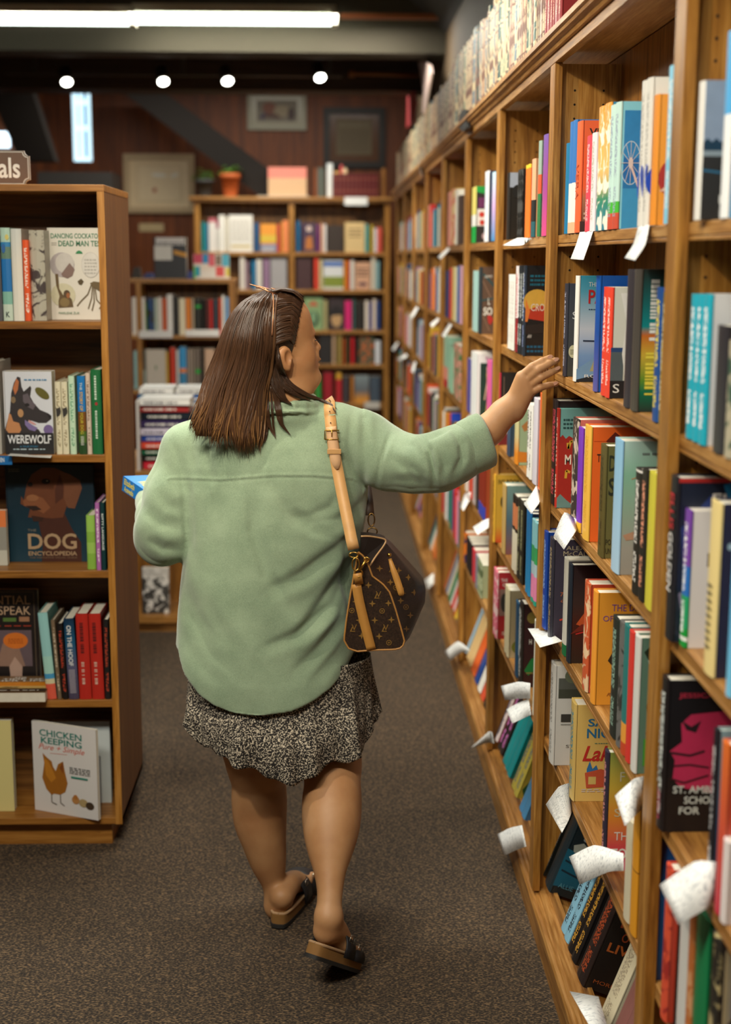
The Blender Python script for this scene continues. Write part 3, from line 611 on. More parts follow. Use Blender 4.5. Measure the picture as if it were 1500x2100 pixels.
table(2, 2, """1017 1024 765 a8283c!e8c8c8 2a2826 kprof #dark red book with portrait cover
1040 1046 865 4a6078>3a4a60 40566c #slate-blue book
1055 1062 840 c8d0a0>d8c890@.5>e8902a@.8 a8c4a0 kflor #pale green patterned cover
1081 1090 832 eceae4!222 eceaec #white spine with black script
1092 1100 820 d8d4e0 d8d4e4 #pale lavender spine
1104 1112 810 ea6a30 ea6a30 #orange spine beside the upright""")
table(2, 3, """1007 1014 974 dfae3c!5a4a1a dcae40>e0b040@.75>d8502a f.538 kivy #mustard-yellow book with black title
1029 1035 997 c8a868 8ab0ac>5a7c90@.5>8a5a60 #blue-to-mauve faded cover
1050 1060 1025 2c2622|c87a50@.1|2c2622@.4|d8d0b8@.45 e0dcd0 #black and cream spine
1060 1072 1035 2a2a24!9a9a70 2a2822 #thick black spine with gold specks
1078 1087 1055 1e6aa8>2a90c8 1d2a54 #bright blue spine with navy cover
1089 1099 1075 8ac8d0|3aa060@.3|a8c0c8@.5|d880a8@.65|2a9a80@.94 8ac8d0 #multicoloured green and pink spine""")
table(2, 4, """1005 1010 1160 1f98b0 1f98b0 #narrow turquoise spine
1012 1019 1175 e0708a~f0d0d0 b83038 f.538 kclip #red and white book with cartoon-like cover
1035 1043 1212 d8ceaa d8ceaa kcirc #cream book with green rings
1056 1062 1240 134a6c 2a1a1c #navy spine of the dark book
1063 1070 1240 22201e!c8ccc8 3a1c20 khnight #black book with green crest on its cover
1093 1098 1240 d8d4c4 d8d4c4 #narrow ivory spine beside the upright""")
table(2, 5, """1000 1008 h21 1f4a90|1f4a90 1f4a90 #royal blue spine leaning back
1011 1020 h23 e8d8d8!333 c03030 #pink-white spine with red cover
1022 1030 h20 2a2626!e8d 2a2626
1032 1046 h22 17989c 17989c #turquoise hardback leaning back
1050 1060 h21 b8a848!567 b8a23c ktrop #olive-yellow tropical cover
1066 1076 h22 3a4a3a>4a8ab8 3a6a90""")
table(3, 0, """968 976 382 e8dc7a|f0f0ea@.5|18a84a@.7 2c2420 kgreen1 #black collage-cover book with yellow-green spine
994 1001 350 eceef0!9ac 2a3450
1002 1007 352 23304c 23304c
1008 1014 352 bcdcec>c8a8d8@.5>3a8ac0 bcdcec""")
table(3, 1, """970 978 556 a4ccc8 a4ccc8 #pale teal spine
981 986 548 26343a 5c4638 kamy #brown-black patterned cover with white letters""")
table(3, 2, """958 964 738 54509a 54509a
966 976 726 e8ecec ece8ea kplant #white book with dark plant cover
998 1005 742 d8609a d8609a
1006 1013 742 b850b8 b850b8""")
table(3, 3, """950 958 950 f0e8e0 f0e8e0
962 968 940 d8503a d8503a
970 975 940 b8a8a8 8a7a7a
976 980 940 33302e 33302e
982 994 930 8a3020|8a3020@.7|3a4ab8@.8 a04828""")
table(3, 4, """949 955 1123 f0802a~2a2a5a f0802a #orange spine with purple marks
957 967 1130 1f1d22 1f1d22
969 973 1150 d83c4a d83c4a
975 980 1165 8a8a9c b8bec8
980 988 1173 aab490~5a6a4a a4ae88 #sage green tall spine""")
table(3, 5, """932 944 h20 ecc844 e8a030 #sunny yellow spine leaning back
946 956 h21 a8cce4 a8cce4
958 966 h19 e0c088 d8b880
967 973 h20 e86a30 e86a30
974 979 h21 1f4a98 1f4a98
980 985 h19 f0ede4 f0ede4
986 991 h18 e0583a e0583a
992 997 h17 26221e 26221e""")
table(4, 0, """918 924 393 e89a8a e8b0a0
925 932 386 f0d8a0~d84a3a e0c070 #cream spine with red and orange flowers
933 938 388 f0ece0 f0ece0
938 945 400 4a3a34 4a3a34""")
table(4, 1, """914 920 556 1f3c7c 1f3c7c
921 926 550 e8483a e8483a
927 932 548 ecd88c ecd88c
933 936 548 f0e8c8 f0e8c8
937 941 546 2a6ab0 2a6ab0
942 947 545 d8a8c0 f0c8c8""")
table(4, 2, """905 917 692 9cc8b0|e89a8a@.6|c0303c@.85 a0ccb4 #mint and coral flowered cover
922 928 712 a8e0c0 a8e0c0
930 944 712 f0a898~3a8a5a f0a898 #coral spine patterned with leaves""")
fill(4, 3, 41, first=['f0eee8', 'e8e4dc', '26302c', 'e8a03a', 'e0562e', '1f4ac8'])
fill(4, 4, 42, first=['c8304a|c8304a@.3|1fa8e0@.5', 'd8d060', '2a78c8', 'f0f0ec', '23303c'])
fill(4, 5, 43, first=['c85a4a', '9ac09a', '2a5ac8', 'e8e0c8>b8502a'])
table(5, 0, """886 895 420 2f78c8|8aa0c8@.15 5a86c8 #blue cover mottled with white
897 902 428 f0a8a0 e8b0b8""")
fill(5, 1, 51, first=['8a4a4a', '2a2220', '342c28', '2aa84a|9a9a9a@.1'])
table(5, 2, """873 896 678 e0b83c e2b840 #large golden-yellow book
897 902 690 a85a3a a85a3a""")
fill(5, 3, 53, first=['f0622e', 'f4f2ee', '8a2028', 'd8a8a0'])
fill(5, 4, 54, first=['f0d0a0', '2a8ac8', '1f2a4a']); fill(5, 5, 55, first=['1f3a6a', '2a7a7a', 'd8d0b8'])
table(6, 0, """852 858 443 f0eae0 f0eae0
859 865 428 e8482c e8482c #scarlet spine standing tallest
866 869 425 a8a48c a8a48c""")
fill(6, 1, 61, first=['e8e4e0', '18a0d8|a8e0e0@.7', '18a0d8']); fill(6, 2, 62, first=['c8ccd0', '1d4a30']); fill(6, 3, 63, first=['3a5a80', '34506c']); fill(6, 4, 64); fill(6, 5, 65)
fill(7, 0, 70, first=['e8b0b8>2a8ac8', '1f3a4a', 'f0e8e0']); fill(7, 1, 71, first=['c8a090', '2a2a2c', 'b09080']); fill(7, 2, 72, first=['e8e0e8', 'd8c8d8']); fill(7, 3, 73, first=['a8b048', '2a4a70']); fill(7, 4, 74)
fill(8, 0, 80, first=['c8d0d8', '3a4a4a']); fill(8, 1, 81, first=['e8dcd8', 'e8d8d4']); fill(8, 2, 82, first=['6a7ab8']); fill(8, 3, 83, first=['d84a5a', '5a4a98', 'e8783a']); fill(8, 4, 84)
# old volumes along the top
r = random.Random(5); y = 10.6; cols = ['b8a080', 'c0ab88', 'a89474', 'a8846c', 'b09680', 'b8a68c', '94987c', '3c5a50', '2f4a4c', 'a07c66', 'ac9070', '5f7480', 'c4b290', '988a70']
nmz = {'3c5a50': 'dark green', '2f4a4c': 'dark green', '94987c': 'sage', '5f7480': 'blue-grey'}
while y > 2.35:
    t = r.uniform(.03, .05); hh = r.uniform(.225, .265) if y > 6 else r.uniform(.25, .285)
    c = r.choice(cols); c2 = '6a4434' if c not in nmz else 'c8b890'
    if 3.23 < y < 3.45: c = '8f2226'; c2 = 'c89a80'; hh = .285
    if 2.93 < y <= 3.23: y -= .3; continue
    if 2.2 < y <= 2.93: c = '8a9a90'; c2 = '4a5a54'; hh = .27; t = .08
    if 4.92 < y < 4.99: c = '35504c'
    root = thing('old_volume', None, None, (SX - .012, y, TOPZ + .0585), (0, 0, math.radians(-90)))
    book_parts(root, t - .001, hh, .15, '%s|%s@.1|%s@.12|%s@.32|%s@.34|%s@.66|%s@.68|%s@.9|%s@.92~%s' % (c, c2, c, c2, c, c2, c, c2, c, c2) if y > 3.45 or y < 2.93 else c + '!' + c2, c, small=True)
    nm = {'8f2226': 'crimson', '8a9a90': 'grey-green box-like'}.get(c, nmz.get(c, 'cream and brown'))
    seg = 'far end' if y > 7.7 else ('middle stretch' if y > 5.5 else ('stretch above the hand' if y > 3.45 else 'near end'))
    tag(root, '%s old volume atop the right bookcase, %s' % (nm, seg), 'old book', 'old volumes on top of the right bookcase')
    y -= t
o = build('book_row', FAR, [plain('#' + c, .5) for c in FARM])
tag(o, 'distant jumble of coloured spines in the far bays of the right-hand bookcase', 'books', kind='stuff')
# ---------------------------------------------------------------- room shell
RX0, RX1, RY0, RY1, RZ = -4.6, .72, -2.2, 12.45, 3.45
def carpet():
    m, nt, b, N, L = newmat('carpet'); b.inputs['Roughness'].default_value = .95
    tc = N.new('ShaderNodeTexCoord'); mp = N.new('ShaderNodeMapping'); mp.inputs['Rotation'].default_value = (0, 0, math.radians(38)); mp.inputs['Scale'].default_value = (1, 1.7, 1)
    L.new(tc.outputs['Object'], mp.inputs[0])
    n1 = N.new('ShaderNodeTexNoise'); n1.inputs['Scale'].default_value = 120; n1.inputs['Detail'].default_value = 3; L.new(mp.outputs[0], n1.inputs[0])
    wv = N.new('ShaderNodeTexVoronoi'); wv.inputs['Scale'].default_value = 170; L.new(mp.outputs[0], wv.inputs[0])
    mx = N.new('ShaderNodeMixRGB'); mx.inputs[0].default_value = .45; L.new(n1.outputs['Fac'], mx.inputs[1]); L.new(wv.outputs['Distance'], mx.inputs[2])
    r = ramp(N, [(.33, '110c09'), (.45, '2e241b'), (.56, '4b3d2c'), (.68, '775f44')]); L.new(mx.outputs[0], r.inputs[0])
    L.new(r.outputs[0], b.inputs['Base Color'])
    bp = N.new('ShaderNodeBump'); bp.inputs['Strength'].default_value = .6; bp.inputs['Distance'].default_value = .004
    L.new(mx.outputs[0], bp.inputs['Height']); L.new(bp.outputs[0], b.inputs['Normal']); return m
b = MB(); b.box(RX0, RX1 + .1, RY0, RY1 + .1, -.1, 0); struct('floor', b, carpet())
WALLM = plain('4a3820', .8)
b = MB(); b.box(RX1, RX1 + .1, RY0, RY1, 0, RZ); struct('wall_right', b, WALLM)
b = MB(); b.box(RX0 - .1, RX0, RY0, RY1, 0, RZ); struct('wall_left', b, PANEL)
b = MB(); b.box(RX0, RX1 + .1, RY0 - .1, RY0, 0, RZ); struct('wall_front', b, plain('7a6a50', .8))
# back wall with real window opening
wa, wb = onY(147, 187, RY1), onY(188, 331, RY1)
b = MB(); X0, X1, Z0, Z1 = wa.x, wb.x, wb.z, wa.z
b.box(RX0, X0, RY1, RY1 + .1, 0, RZ); b.box(X1, RX1 + .1, RY1, RY1 + .1, 0, RZ); b.box(X0, X1, RY1, RY1 + .1, 0, Z0); b.box(X0, X1, RY1, RY1 + .1, Z1, RZ)
struct('wall_back', b, PANEL)
b = MB(); b.box(RX0 - .1, RX1 + .1, RY0, RY1 + .1, RZ, RZ + .1); struct('ceiling', b, plain('3a3024', .9))
b = MB(); b.prism([(RX1, RY0, 3.04), (.25, RY0, RZ), (RX1, RY0, RZ)], (0, RY1 - RY0, 0)); struct('trim_1', b, plain('1b1613', .9))
def zb(y, Y): return Zat(y, 0, Y)
b = MB(); b.box(RX0, RX1, 8.8, 9.05, zb(108, 8.8), RZ); struct('trim_2', b, plain('352f21', .85))
b = MB(); b.box(RX0, RX1, 10.3, 10.6, zb(186, 10.3), RZ); struct('trim_3', b, DARKW)
b = MB(); b.box(RX0, RX1, 9.3, 9.34, zb(119, 9.3), zb(112, 9.3)); struct('trim_4', b, plain('4a2a16', .7))
b = MB(); b.box(.08, RX1, 8.6, 8.66, zb(36, 8.6), zb(26, 8.6)); struct('trim_5', b, plain('7a3f18', .7))
for k, yy in enumerate((4.6, 6.6)):
    b = MB(); b.box(RX0, RX1, yy, yy + .15, 3.22, RZ); struct('trim_%d' % (6 + k), b, DARKW)
# diagonal roof brace on the back wall and the dark post at the left
def slab(name, pts, Y, dy, mat):
    b = MB(); b.prism([onY(x, y, Y) for x, y in pts], (0, dy, 0)); return struct(name, b, mat)
slab('trim_8', [(240, 180), (325, 180), (550, 345), (550, 415)], 11.75, .2, plain('170f0a', .9))
slab('trim_9', [(-30, 170), (60, 170), (112, 330), (40, 330)], 11.2, .2, plain('1e150e', .9))
# window panes, bars
fr = MB(); w = (X1 - X0)
for x in (X0, X0 + w * .36, X1 - .03): fr.box(x, x + .036, RY1 + .0, RY1 + .04, Z0, Z1)
for z in (Z0, Z0 + (Z1 - Z0) * .45, Z0 + (Z1 - Z0) * .82): fr.box(X0, X1, RY1 + .005, RY1 + .035, z, z + .035)
wr = struct('window_1', fr, plain('c4e6f4', .5, emit=1.5))
g = MB(); g.box(X0, X1, RY1 + .05, RY1 + .06, Z0, Z1); build('pane', g, plain('1c3a54', .3, emit=.35), wr)
a, c = onY(-30, 270, 12.2), onY(19, 302, 12.2)
b = MB(); b.box(a.x, c.x, 12.2, 12.24, c.z, a.z); struct('window_2', b, plain('d8f0ff', .3, emit=3))
# ---------------------------------------------------------------- lamps
def tube_lamp(x0, x1, label):
    Y = 8.45; A = onY(x0, 27, Y); B = onY(x1, 53, Y)
    root = thing('ceiling_light', label, 'ceiling light', ((A.x + B.x) / 2, Y, A.z), group='fluorescent ceiling lights')
    h = MB(); h.box(A.x, B.x + .02, Y - .03, Y + .12, A.z + .005, A.z + .05); h.box(A.x - .0, A.x + .012, Y - .05, Y + .07, B.z, A.z + .02); h.box(B.x - .005, B.x + .03, Y - .05, Y + .07, B.z, A.z + .02)
    build('housing', h, plain('b8b4a4', .5), root)
    t = MB(); t.tube([(A.x + .012, Y, (A.z + B.z) / 2), (B.x - .006, Y, (A.z + B.z) / 2)], (A.z - B.z) / 2, 12); build('diffuser', t, plain('f4fff6', .4, emit=5), root)
    c = MB()
    for x in (A.x + .25, B.x - .25): c.tube([(x, Y + .05, A.z + .05), (x, Y + .05, RZ)], .006, 6)
    build('hanger', c, plain('2a2622', .6), root)
tube_lamp(-180, 268, 'left-hand long fluorescent tube light hanging under the ceiling beam')
tube_lamp(272, 682, 'right-hand long fluorescent tube light hanging under the ceiling beam')
b = MB(); A = onY(180, 150, 9.9); B = onY(500, 157, 9.9); b.box(-2.2, .1, 9.88, 9.92, B.z, A.z); TRZ = (A.z + B.z) / 2
for x in (-2, -1, 0): b.box(x, x + .03, 9.885, 9.915, A.z - .002, RZ)
tag(build('lighting_track', b, plain('3a342c', .5)), 'dark ceiling rail that the four small spotlights hang from', 'track')
for (x, y), nm in zip([(137, 168), (335, 167), (467, 166), (657, 159)], ['leftmost of the four, above the narrow window', 'second of the four from the left', 'third of the four from the left', 'rightmost of the four, brightest and set apart']):
    P = onY(x, y, 9.75); root = thing('spotlight', 'small round white ceiling spotlight, ' + nm, 'spotlight', P, group='track spotlights')
    dr = (Vector((0.2, -.62, -.78))).normalized(); M = dr.to_track_quat('Z', 'Y').to_matrix()
    h = MB(); h.lathe(P, [(.02, -.12), (.038, -.11), (.046, -.02), (.048, .0), (.042, .0)], 20, axis=M); build('lamp_housing', h, plain('38322a', .5), root)
    g = MB(); g.lathe(P + dr * .001, [(.0, .0), (.035, .0), (.035, .003), (0, .004)], 20, axis=M); build('bulb_face', g, plain('fffdf0', .3, emit=14), root)
    s = MB(); s.tube([P - dr * .09, P + Vector((0, .08, .1)), (P.x, 9.9, TRZ)], .012, 8); build('arm', s, plain('38322a', .5), root)
b = MB(); a = onY(722, 151, 10.1); c = onY(862, 155, 10.1); b.tube([a, c], .012, 8); b.lathe(a, [(0.0, -.02), (.025, -.02), (.025, .02), (0, .02)], 10, axis=Vector((1, 0, 0)).to_track_quat('Z', 'Y').to_matrix())
tag(build('curtain_rod', b, plain('9a5f2a', .5)), 'thin orange-brown wooden rod under the dark beam at the right', 'rod')
# ---------------------------------------------------------------- pictures on the back wall
def picture(label, x0, y0, x1, y1, fcol, mcol, art, Y=12.419, fw=.035):
    A = onY(x0, y0, Y); B = onY(x1, y1, Y); root = thing('framed_picture', label, 'picture', ((A.x + B.x) / 2, Y, B.z))
    W_, H_ = B.x - A.x, A.z - B.z
    f = MB(); f.box(A.x, B.x, Y, Y + .03, A.z - fw, A.z); f.box(A.x, B.x, Y, Y + .03, B.z, B.z + fw); f.box(A.x, A.x + fw, Y, Y + .03, B.z + fw, A.z - fw); f.box(B.x - fw, B.x, Y, Y + .03, B.z + fw, A.z - fw)
    build('frame', f, plain(fcol, .5), root)
    m = MB(); m.box(A.x + fw, B.x - fw, Y + .012, Y + .03, B.z + fw, A.z - fw); p = build('mat_board', m, plain(mcol, .25), root)
    a = Art((A.x + fw - root.location.x, .0119, fw), (W_ - 2 * fw, 0, 0), (0, 0, H_ - 2 * fw), (0, -1, 0)).draw(art)
    build('print', a.mb, [plain('#' + c, .6) for c in a.cols], root, local=True)
picture('wide pale-matted picture with a small red mark, beside the potted plants', 252, 315, 400, 437, 'c8ae88', 'f0d8b0', [('r', 'e4cca4', .12, .1, .88, .9), ('r', 'f0dab4', .16, .14, .84, .86), ('e', 'b04a30', .42, .36, .035, .05), ('e', 'f4f0e4', .5, .68, .13, .04, -4), ('e', 'f4f0e4', .76, .68, .08, .035, 20)], fw=.05)  # the two pale ovals are glass reflections painted into the print
picture('silver-framed coloured print hanging high above the terracotta pot shelf', 507, 188, 629, 267, 'a8a490', 'aaa48e', [('r', '8a8274', .1, .14, .9, .86), ('g', '4a4468', [(.15, .3), (.3, .5), (.24, .2)]), ('e', '8a5a4a', .35, .6, .14, .2), ('e', 'a89a80', .6, .5, .16, .2), ('e', '5a4a48', .78, .4, .07, .22), ('g', '6a4a44', [(.2, .3), (.6, .24), (.5, .4), (.3, .4)])])
picture('dark-framed document picture hanging above the row of maroon volumes', 663, 220, 790, 345, '1e1511', '5a3414', [('r', '6f5f44', .14, .14, .86, .9), ('s', '8a8068', .2, .74, .8, .84, 2), ('s', '5a4c36', .2, .22, .8, .68, 9)], fw=.055)
A = onY(70, 350, 9.0); B = onY(225, 385, 9.0)
b = MB(); b.box(A.x, B.x, 9.1, 9.5, 0, A.z); tag(build('cabinet', b, plain('221d1a', .6)), 'low dark cabinet top seen behind the near left bookcase', 'cabinet')
# ---------------------------------------------------------------- shelving against the back wall
def bookcase_front(label, xl, xr, Yf, ztop, depth, divs, shelves, mats, crown=0, kick=.09, st=.028, th=.022):
    A, Bx = xl, xr; root = thing('bookcase', label, 'bookcase', ((A + Bx) / 2, Yf, 0))
    mS, mX, mB = mats
    for x in divs:
        b = MB(); b.box(x - st / 2, x + st / 2, Yf, Yf + depth, 0, ztop - .02); build('upright', b, mS, root, bevel=.0015)
    for z in shelves:
        for a, c in zip(divs, divs[1:]):
            b = MB(); b.box(a + st / 2, c - st / 2, Yf + .004, Yf + depth - .012, z - th, z); build('shelf', b, mX, root, bevel=.0015)
    b = MB(); b.box(A - crown, Bx + crown, Yf - crown, Yf + depth, ztop - .024, ztop); 
    if crown: b.box(A - crown / 2, Bx + crown / 2, Yf - crown / 2, Yf, ztop - .045, ztop - .024)
    build('top_board', b, mX, root, bevel=.002)
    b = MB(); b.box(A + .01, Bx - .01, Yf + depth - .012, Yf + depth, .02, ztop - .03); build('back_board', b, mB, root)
    b = MB(); b.box(A + .03, Bx - .03, Yf + .03, Yf + .05, 0, kick); build('plinth', b, mX, root)
    return root
YB = 11.6
zB = [Zat(v, -.3, YB) for v in (517, 594, 677, 747, 832)] + [.5, .12]
xB = [onY(v, 450, YB).x for v in (404, 598, 795)]
bookcase_front('oak bookcase across the far end of the aisle with a divider down its middle', xB[0] - .03, .505, YB, Zat(404, -.3, YB), .27, xB, zB, (OAKZ, OAKX, OAKB), crown=.03, st=.045, th=.03)
YS = 8.0
zS = [Zat(v, -.8, YS) for v in (688, 800)] + [.55, .12]
xS = [onY(v, 600, YS).x for v in (284, 475)]
bookcase_front('short oak bookcase in the middle distance left of the woman\'s head', xS[0] - .05, xS[1] + .02, YS, Zat(572, -.8, YS), .3, [xS[0] - .6] + xS, zS, (OAKZ, OAKX, OAKB))
def row_front(Y, z, rows, place, group, small=True):
    """spines facing the aisle: x0 x1 ytop colour [f=face-out]"""
    for ln in rows.strip().split('\n'):
        desc = None
        if '#' in ln: ln, desc = ln.split('#'); desc = desc.strip()
        tk = ln.split(); xa, xb, yt = map(float, tk[:3]); sp = tk[3]; cv = tk[4] if len(tk) > 4 else sp; key = tk[5][1:] if len(tk) > 5 else None
        a = onY(xa, yt, Y); c = onY(xb, yt, Y); h = a.z - z; w = c.x - a.x; ar = ARTS.get(key, {})
        if tk[-1].startswith('F') or w > .09:
            root = thing('book', None, None, (a.x, Y + .03, z + .0005), (0, 0, math.radians(-90)))
            book_parts(root, .03, h, w, sp, cv, small=small, fart=ar.get('f'))
        else:
            root = thing('book', None, None, (a.x, Y, z + .0005), (0, 0, 0))
            book_parts(root, w - .001, h, .14, sp, cv, small=small, sart=ar.get('s'), fart=ar.get('f'))
        pend(root, desc or '%s %s' % (cname(sp), 'book facing out' if w > .09 else 'spine'), place, group)
ARTS.update({
 'wh': {'f': [('s', 'c8c4bc', .1, .3, .9, .9, 8), ('r', 'd8c070', .08, .12, .92, .18)]},
 'sun': {'f': [('r', 'e8c84a', 0, .35, 1, .6), ('r', '8a94b8', 0, 0, 1, .28), ('s', 'e8e0d0', .1, .05, .9, .2, 2)]},
 'ca': {'f': [('g', 'c87a3a', [(.2, .1), (.3, .5), (.7, .55), (.8, .1)]), ('e', 'e0c8c0', .5, .8, .2, .1)]},
 'tan': {'f': [('s', '8a7050', .2, .5, .85, .85, 3)]},
 'field': {'f': [('r', '2f6ac0', 0, .8, 1, .95), ('r', '8a9a3a', 0, .1, 1, .45), ('s', 'c8c89a', .1, .05, .9, .12, 1)]},
 'amer': {'f': [('s', '5a3a2a', .1, .5, .9, .85, 3), ('e', '4a2048', .5, .2, .3, .06)]},
 'grn': {'f': [('g', 'c85a3a', [(.2, .75), (.5, .92), (.8, .75)]), ('e', '2a4a34', .5, .35, .3, .25), ('e', '8ab088', .5, .4, .14, .2)]},
 'pk': {'f': [('e', 'c8a070', .5, .35, .35, .25), ('g', '201c20', [(0, .6), (.5, .8), (1, .6), (1, .5), (0, .45)])]},
 'lit': {'f': [('e', '3f7a4a', .5, .55, .04, .06)]},
 'kid': {'f': [('r', 'd84a6a', .0, .62, .25, 1), ('r', '2a9ad8', .25, .62, .42, 1), ('r', 'e86a7a', .42, .5, .6, 1), ('r', '8a7a6a', .62, .55, .78, .95), ('r', '5ac0e0', .8, .5, 1, 1), ('r', 'f4f2ee', .18, .05, .7, .3), ('r', '28a8c8', .05, .1, .18, .5), ('r', 'e8585a', .62, .1, .85, .5), ('r', '58c84a', .0, 0, .05, .5), ('r', 'e8d84a', .9, .1, 1, .45)]},
 'slip': {'f': [('r', 'f0f0f0', .05, .82, .95, 1), ('r', 'f0f2ee', 0, .45, .55, .8), ('g', 'e8a83a', [(.6, .7), (1, .62), (1, .52), (.6, .6)]), ('s', '7a7a80', .1, .84, .9, .92, 1)]},
})
BG = 'books in the oak bookcase at the far end'
row_front(YB + .02, zB[0], """413 420 455 2a8a8a
421 427 458 1f78a0
428 443 447 e8e4e0|c05a6a@.0|e8e4e0@.12
444 448 452 b03a6a|f0eee8@.25
449 461 441 f2f0ea
462 468 446 e8e2d0
469 518 441 f0eee8 f0eee8 kwh F #large white face-out book with yellow foot band
521 531 457 2a5a8a
534 567 459 f0a03a f0a03a ksun F #sunset-banded face-out book
569 575 460 d84a4a
576 579 456 e8a83a
580 592 452 f0905a""", 'top shelf, left half of far end bookcase', BG)
row_front(YB + .02, zB[0], """608 616 453 2a6a9a
620 648 457 5a4468 4a3850 kca F #purple face-out book with orange figure
650 656 460 7a3a7a
658 663 458 e8b090
664 670 460 e8e4e4
672 704 462 3a302c 3a302c F #dark face-out book with white centre
708 748 456 dcc08a dcc08a ktan F #tan face-out book with brown lettering
750 755 460 7ac0b8
756 760 462 2a5a4a
761 766 462 d8b83a
768 774 468 e8e4ee
775 784 466 d85a4a""", 'top shelf, right half of far end bookcase', BG)
row_front(YB + .02, zB[1], """492 502 527 e8e0d8
504 509 535 b898a8
516 525 535 1f78a8
526 537 532 e8e4dc
540 553 532 9a7a9a
555 588 530 aaa8ac a8a6aa F #pale grey face-out book""", 'second shelf, left half of far end bookcase', BG)
row_front(YB + .02, zB[1], """608 639 529 4a3034 4a3034 F #dark maroon face-out book
645 653 528 e84a38
655 662 532 d8c89a
664 704 534 e0e4e8 e0e4e8 kfield F #face-out landscape cover, blue sky and green field
706 711 534 e8a03a
712 717 534 e0562e
719 727 534 e8e0d8
729 760 538 d8a88a d8a88a kamer F #peach face-out book with brown lettering
762 771 527 d8d0c0
772 779 536 8ab8c0""", 'second shelf, right half of far end bookcase', BG)
row_front(YB + .02, zB[2], """624 662 611 8aa878 8aa878 kgrn F #green face-out book with coral title
664 672 616 b0a878
675 706 613 3a3034 3a3034 kpk F #black and pink face-out book
708 722 617 d82a78
724 728 614 4a7a78
730 747 620 2a2624
749 757 617 e8dcd0
759 763 620 6a6ab8
765 772 614 e8d8c8
773 780 618 2a4a8a""", 'third shelf, right half of far end bookcase', BG)
row_front(YB + .02, zB[3], """655 680 688 2c2a2c 2c2a2c F #black face-out book right of the profile
682 688 684 c8a88a
692 702 684 9a8448
704 710 694 a84a20
712 717 692 1f4a34
720 727 692 c8202a
729 733 695 3a3436
737 768 692 4a5a48~c86a3a 4a5a48~c86a3a F #mottled green and orange face-out book
770 781 699 e0e4ec""", 'fourth shelf, right half of far end bookcase', BG)
row_front(YB + .02, zB[4], """648 658 770 3aa04a
664 682 763 a82030~2a1820 a82030 F #crimson face-out book under the chin
690 701 764 e0a83a|c8303a@.2
704 716 772 4a444a
720 726 772 c8823a
728 757 770 8a9aa0>6a7078>e09a3a 8a9aa0>6a7078@.5>e09a3a@.8 F #grey face-out book with orange lower half
760 780 772 4a5868 4a5868|1f8ab8@.4|4a5868@.6""", 'fifth shelf, right half of far end bookcase', BG)
SG = 'books in the short middle-distance bookcase'
row_front(YS + .03, zS[0], """270 280 610 f0ece4
286 297 610 f2f0ec
298 301 620 6a9a3a
302 315 612 1f4a80~2a2a2a 1f3a5a
316 322 612 c8dcd0
323 332 610 f0ece4
333 341 612 e0683a
342 354 604 f4f4f2
355 366 608 2c2c2c
367 380 612 ece4c8
381 391 612 e88a3a
393 398 612 c8b8a0
400 412 612 2a2c2a|2aa84a@.18|2a2c2a@.26
413 421 614 1c1c1c
423 429 614 6a3a3a
430 436 614 c83a3a
438 447 614 3a4450
449 454 612 e0583a
455 461 606 f0eee8
462 470 610 7aa8d8""", 'upper shelf of the short bookcase', SG)
row_front(YS + .03, zS[1], """274 281 720 a8d8d8
287 297 718 5a645c|a8c0b8@.5
299 339 717 cfc8bc cfc8bc klit F #stone-coloured face-out book with tiny green emblem
340 345 722 e8c05a
349 359 713 d8422e
361 367 718 dce0e0
368 382 712 3a9ad8|e88a4a@.5|3a8ab8@.6
383 386 716 9a9088
387 392 716 b0a498
394 399 716 a89c90
401 410 716 7a7068|2ab04a@.5|7a7068@.6
412 418 716 4a4440
420 440 716 c8a890""", 'lower shelf of the short bookcase', SG)
row_front(YS + .06, Zat(572, -.8, YS), """316 382 487 2a2c34 2a2c34 kslip F #black display book with white slips standing on the short bookcase
397 470 521 e8e0d8 e8e0d8 kkid F #multicoloured picture book standing on the short bookcase""", 'left of the woman', SG)
for (xa, xb, yt, c, nm) in [(268, 290, 548, '2a2420', 'small dark ornament at the left end of the short bookcase'), (292, 316, 560, '1f3a7a', 'low blue object on the short bookcase beside the black display book'), (383, 396, 556, '1f3a8a', 'small blue object between the two display books')]:
    a = onY(xa, yt, YS + .05); c2 = onY(xb, yt, YS + .05); z0 = Zat(572, -.8, YS) + .0005
    b = MB(); b.prism([(a.x, YS + .05, z0), (c2.x, YS + .05, z0), (c2.x - (c2.x - a.x) * .2, YS + .05, a.z), (a.x + (c2.x - a.x) * .3, YS + .05, a.z)], (0, .06, 0)); tag(build('ornament', b, plain(c, .5)), nm, 'ornament')
# shelf signs (white strips) on the short bookcase and the far one
def card_box(x0, y0, x1, y1, Y, label, name='shelf_card', col='f2f4f4', dy=.004):
    a = onY(x0, y0, Y); c = onY(x1, y1, Y); b = MB(); b.box(a.x, c.x, Y, Y + dy, c.z, a.z); return tag(build(name, b, plain(col, .6)), label, 'shelf card')
card_box(285, 678, 354, 693, YS - .012, 'left white strip card on the upper shelf of the short bookcase')
card_box(381, 676, 450, 690, YS - .012, 'right white strip card on the upper shelf of the short bookcase')
card_box(707, 404, 754, 421, YB - .045, 'white card on the top edge of the far end bookcase')
card_box(748, 824, 779, 838, YB - .012, 'white card on the fifth shelf of the far end bookcase', col='d8d4cc')
card_box(285, 458, 336, 475, 12.446, 'small cream label plate on the back wall below the wide picture', 'wall_label', 'd0b88a')
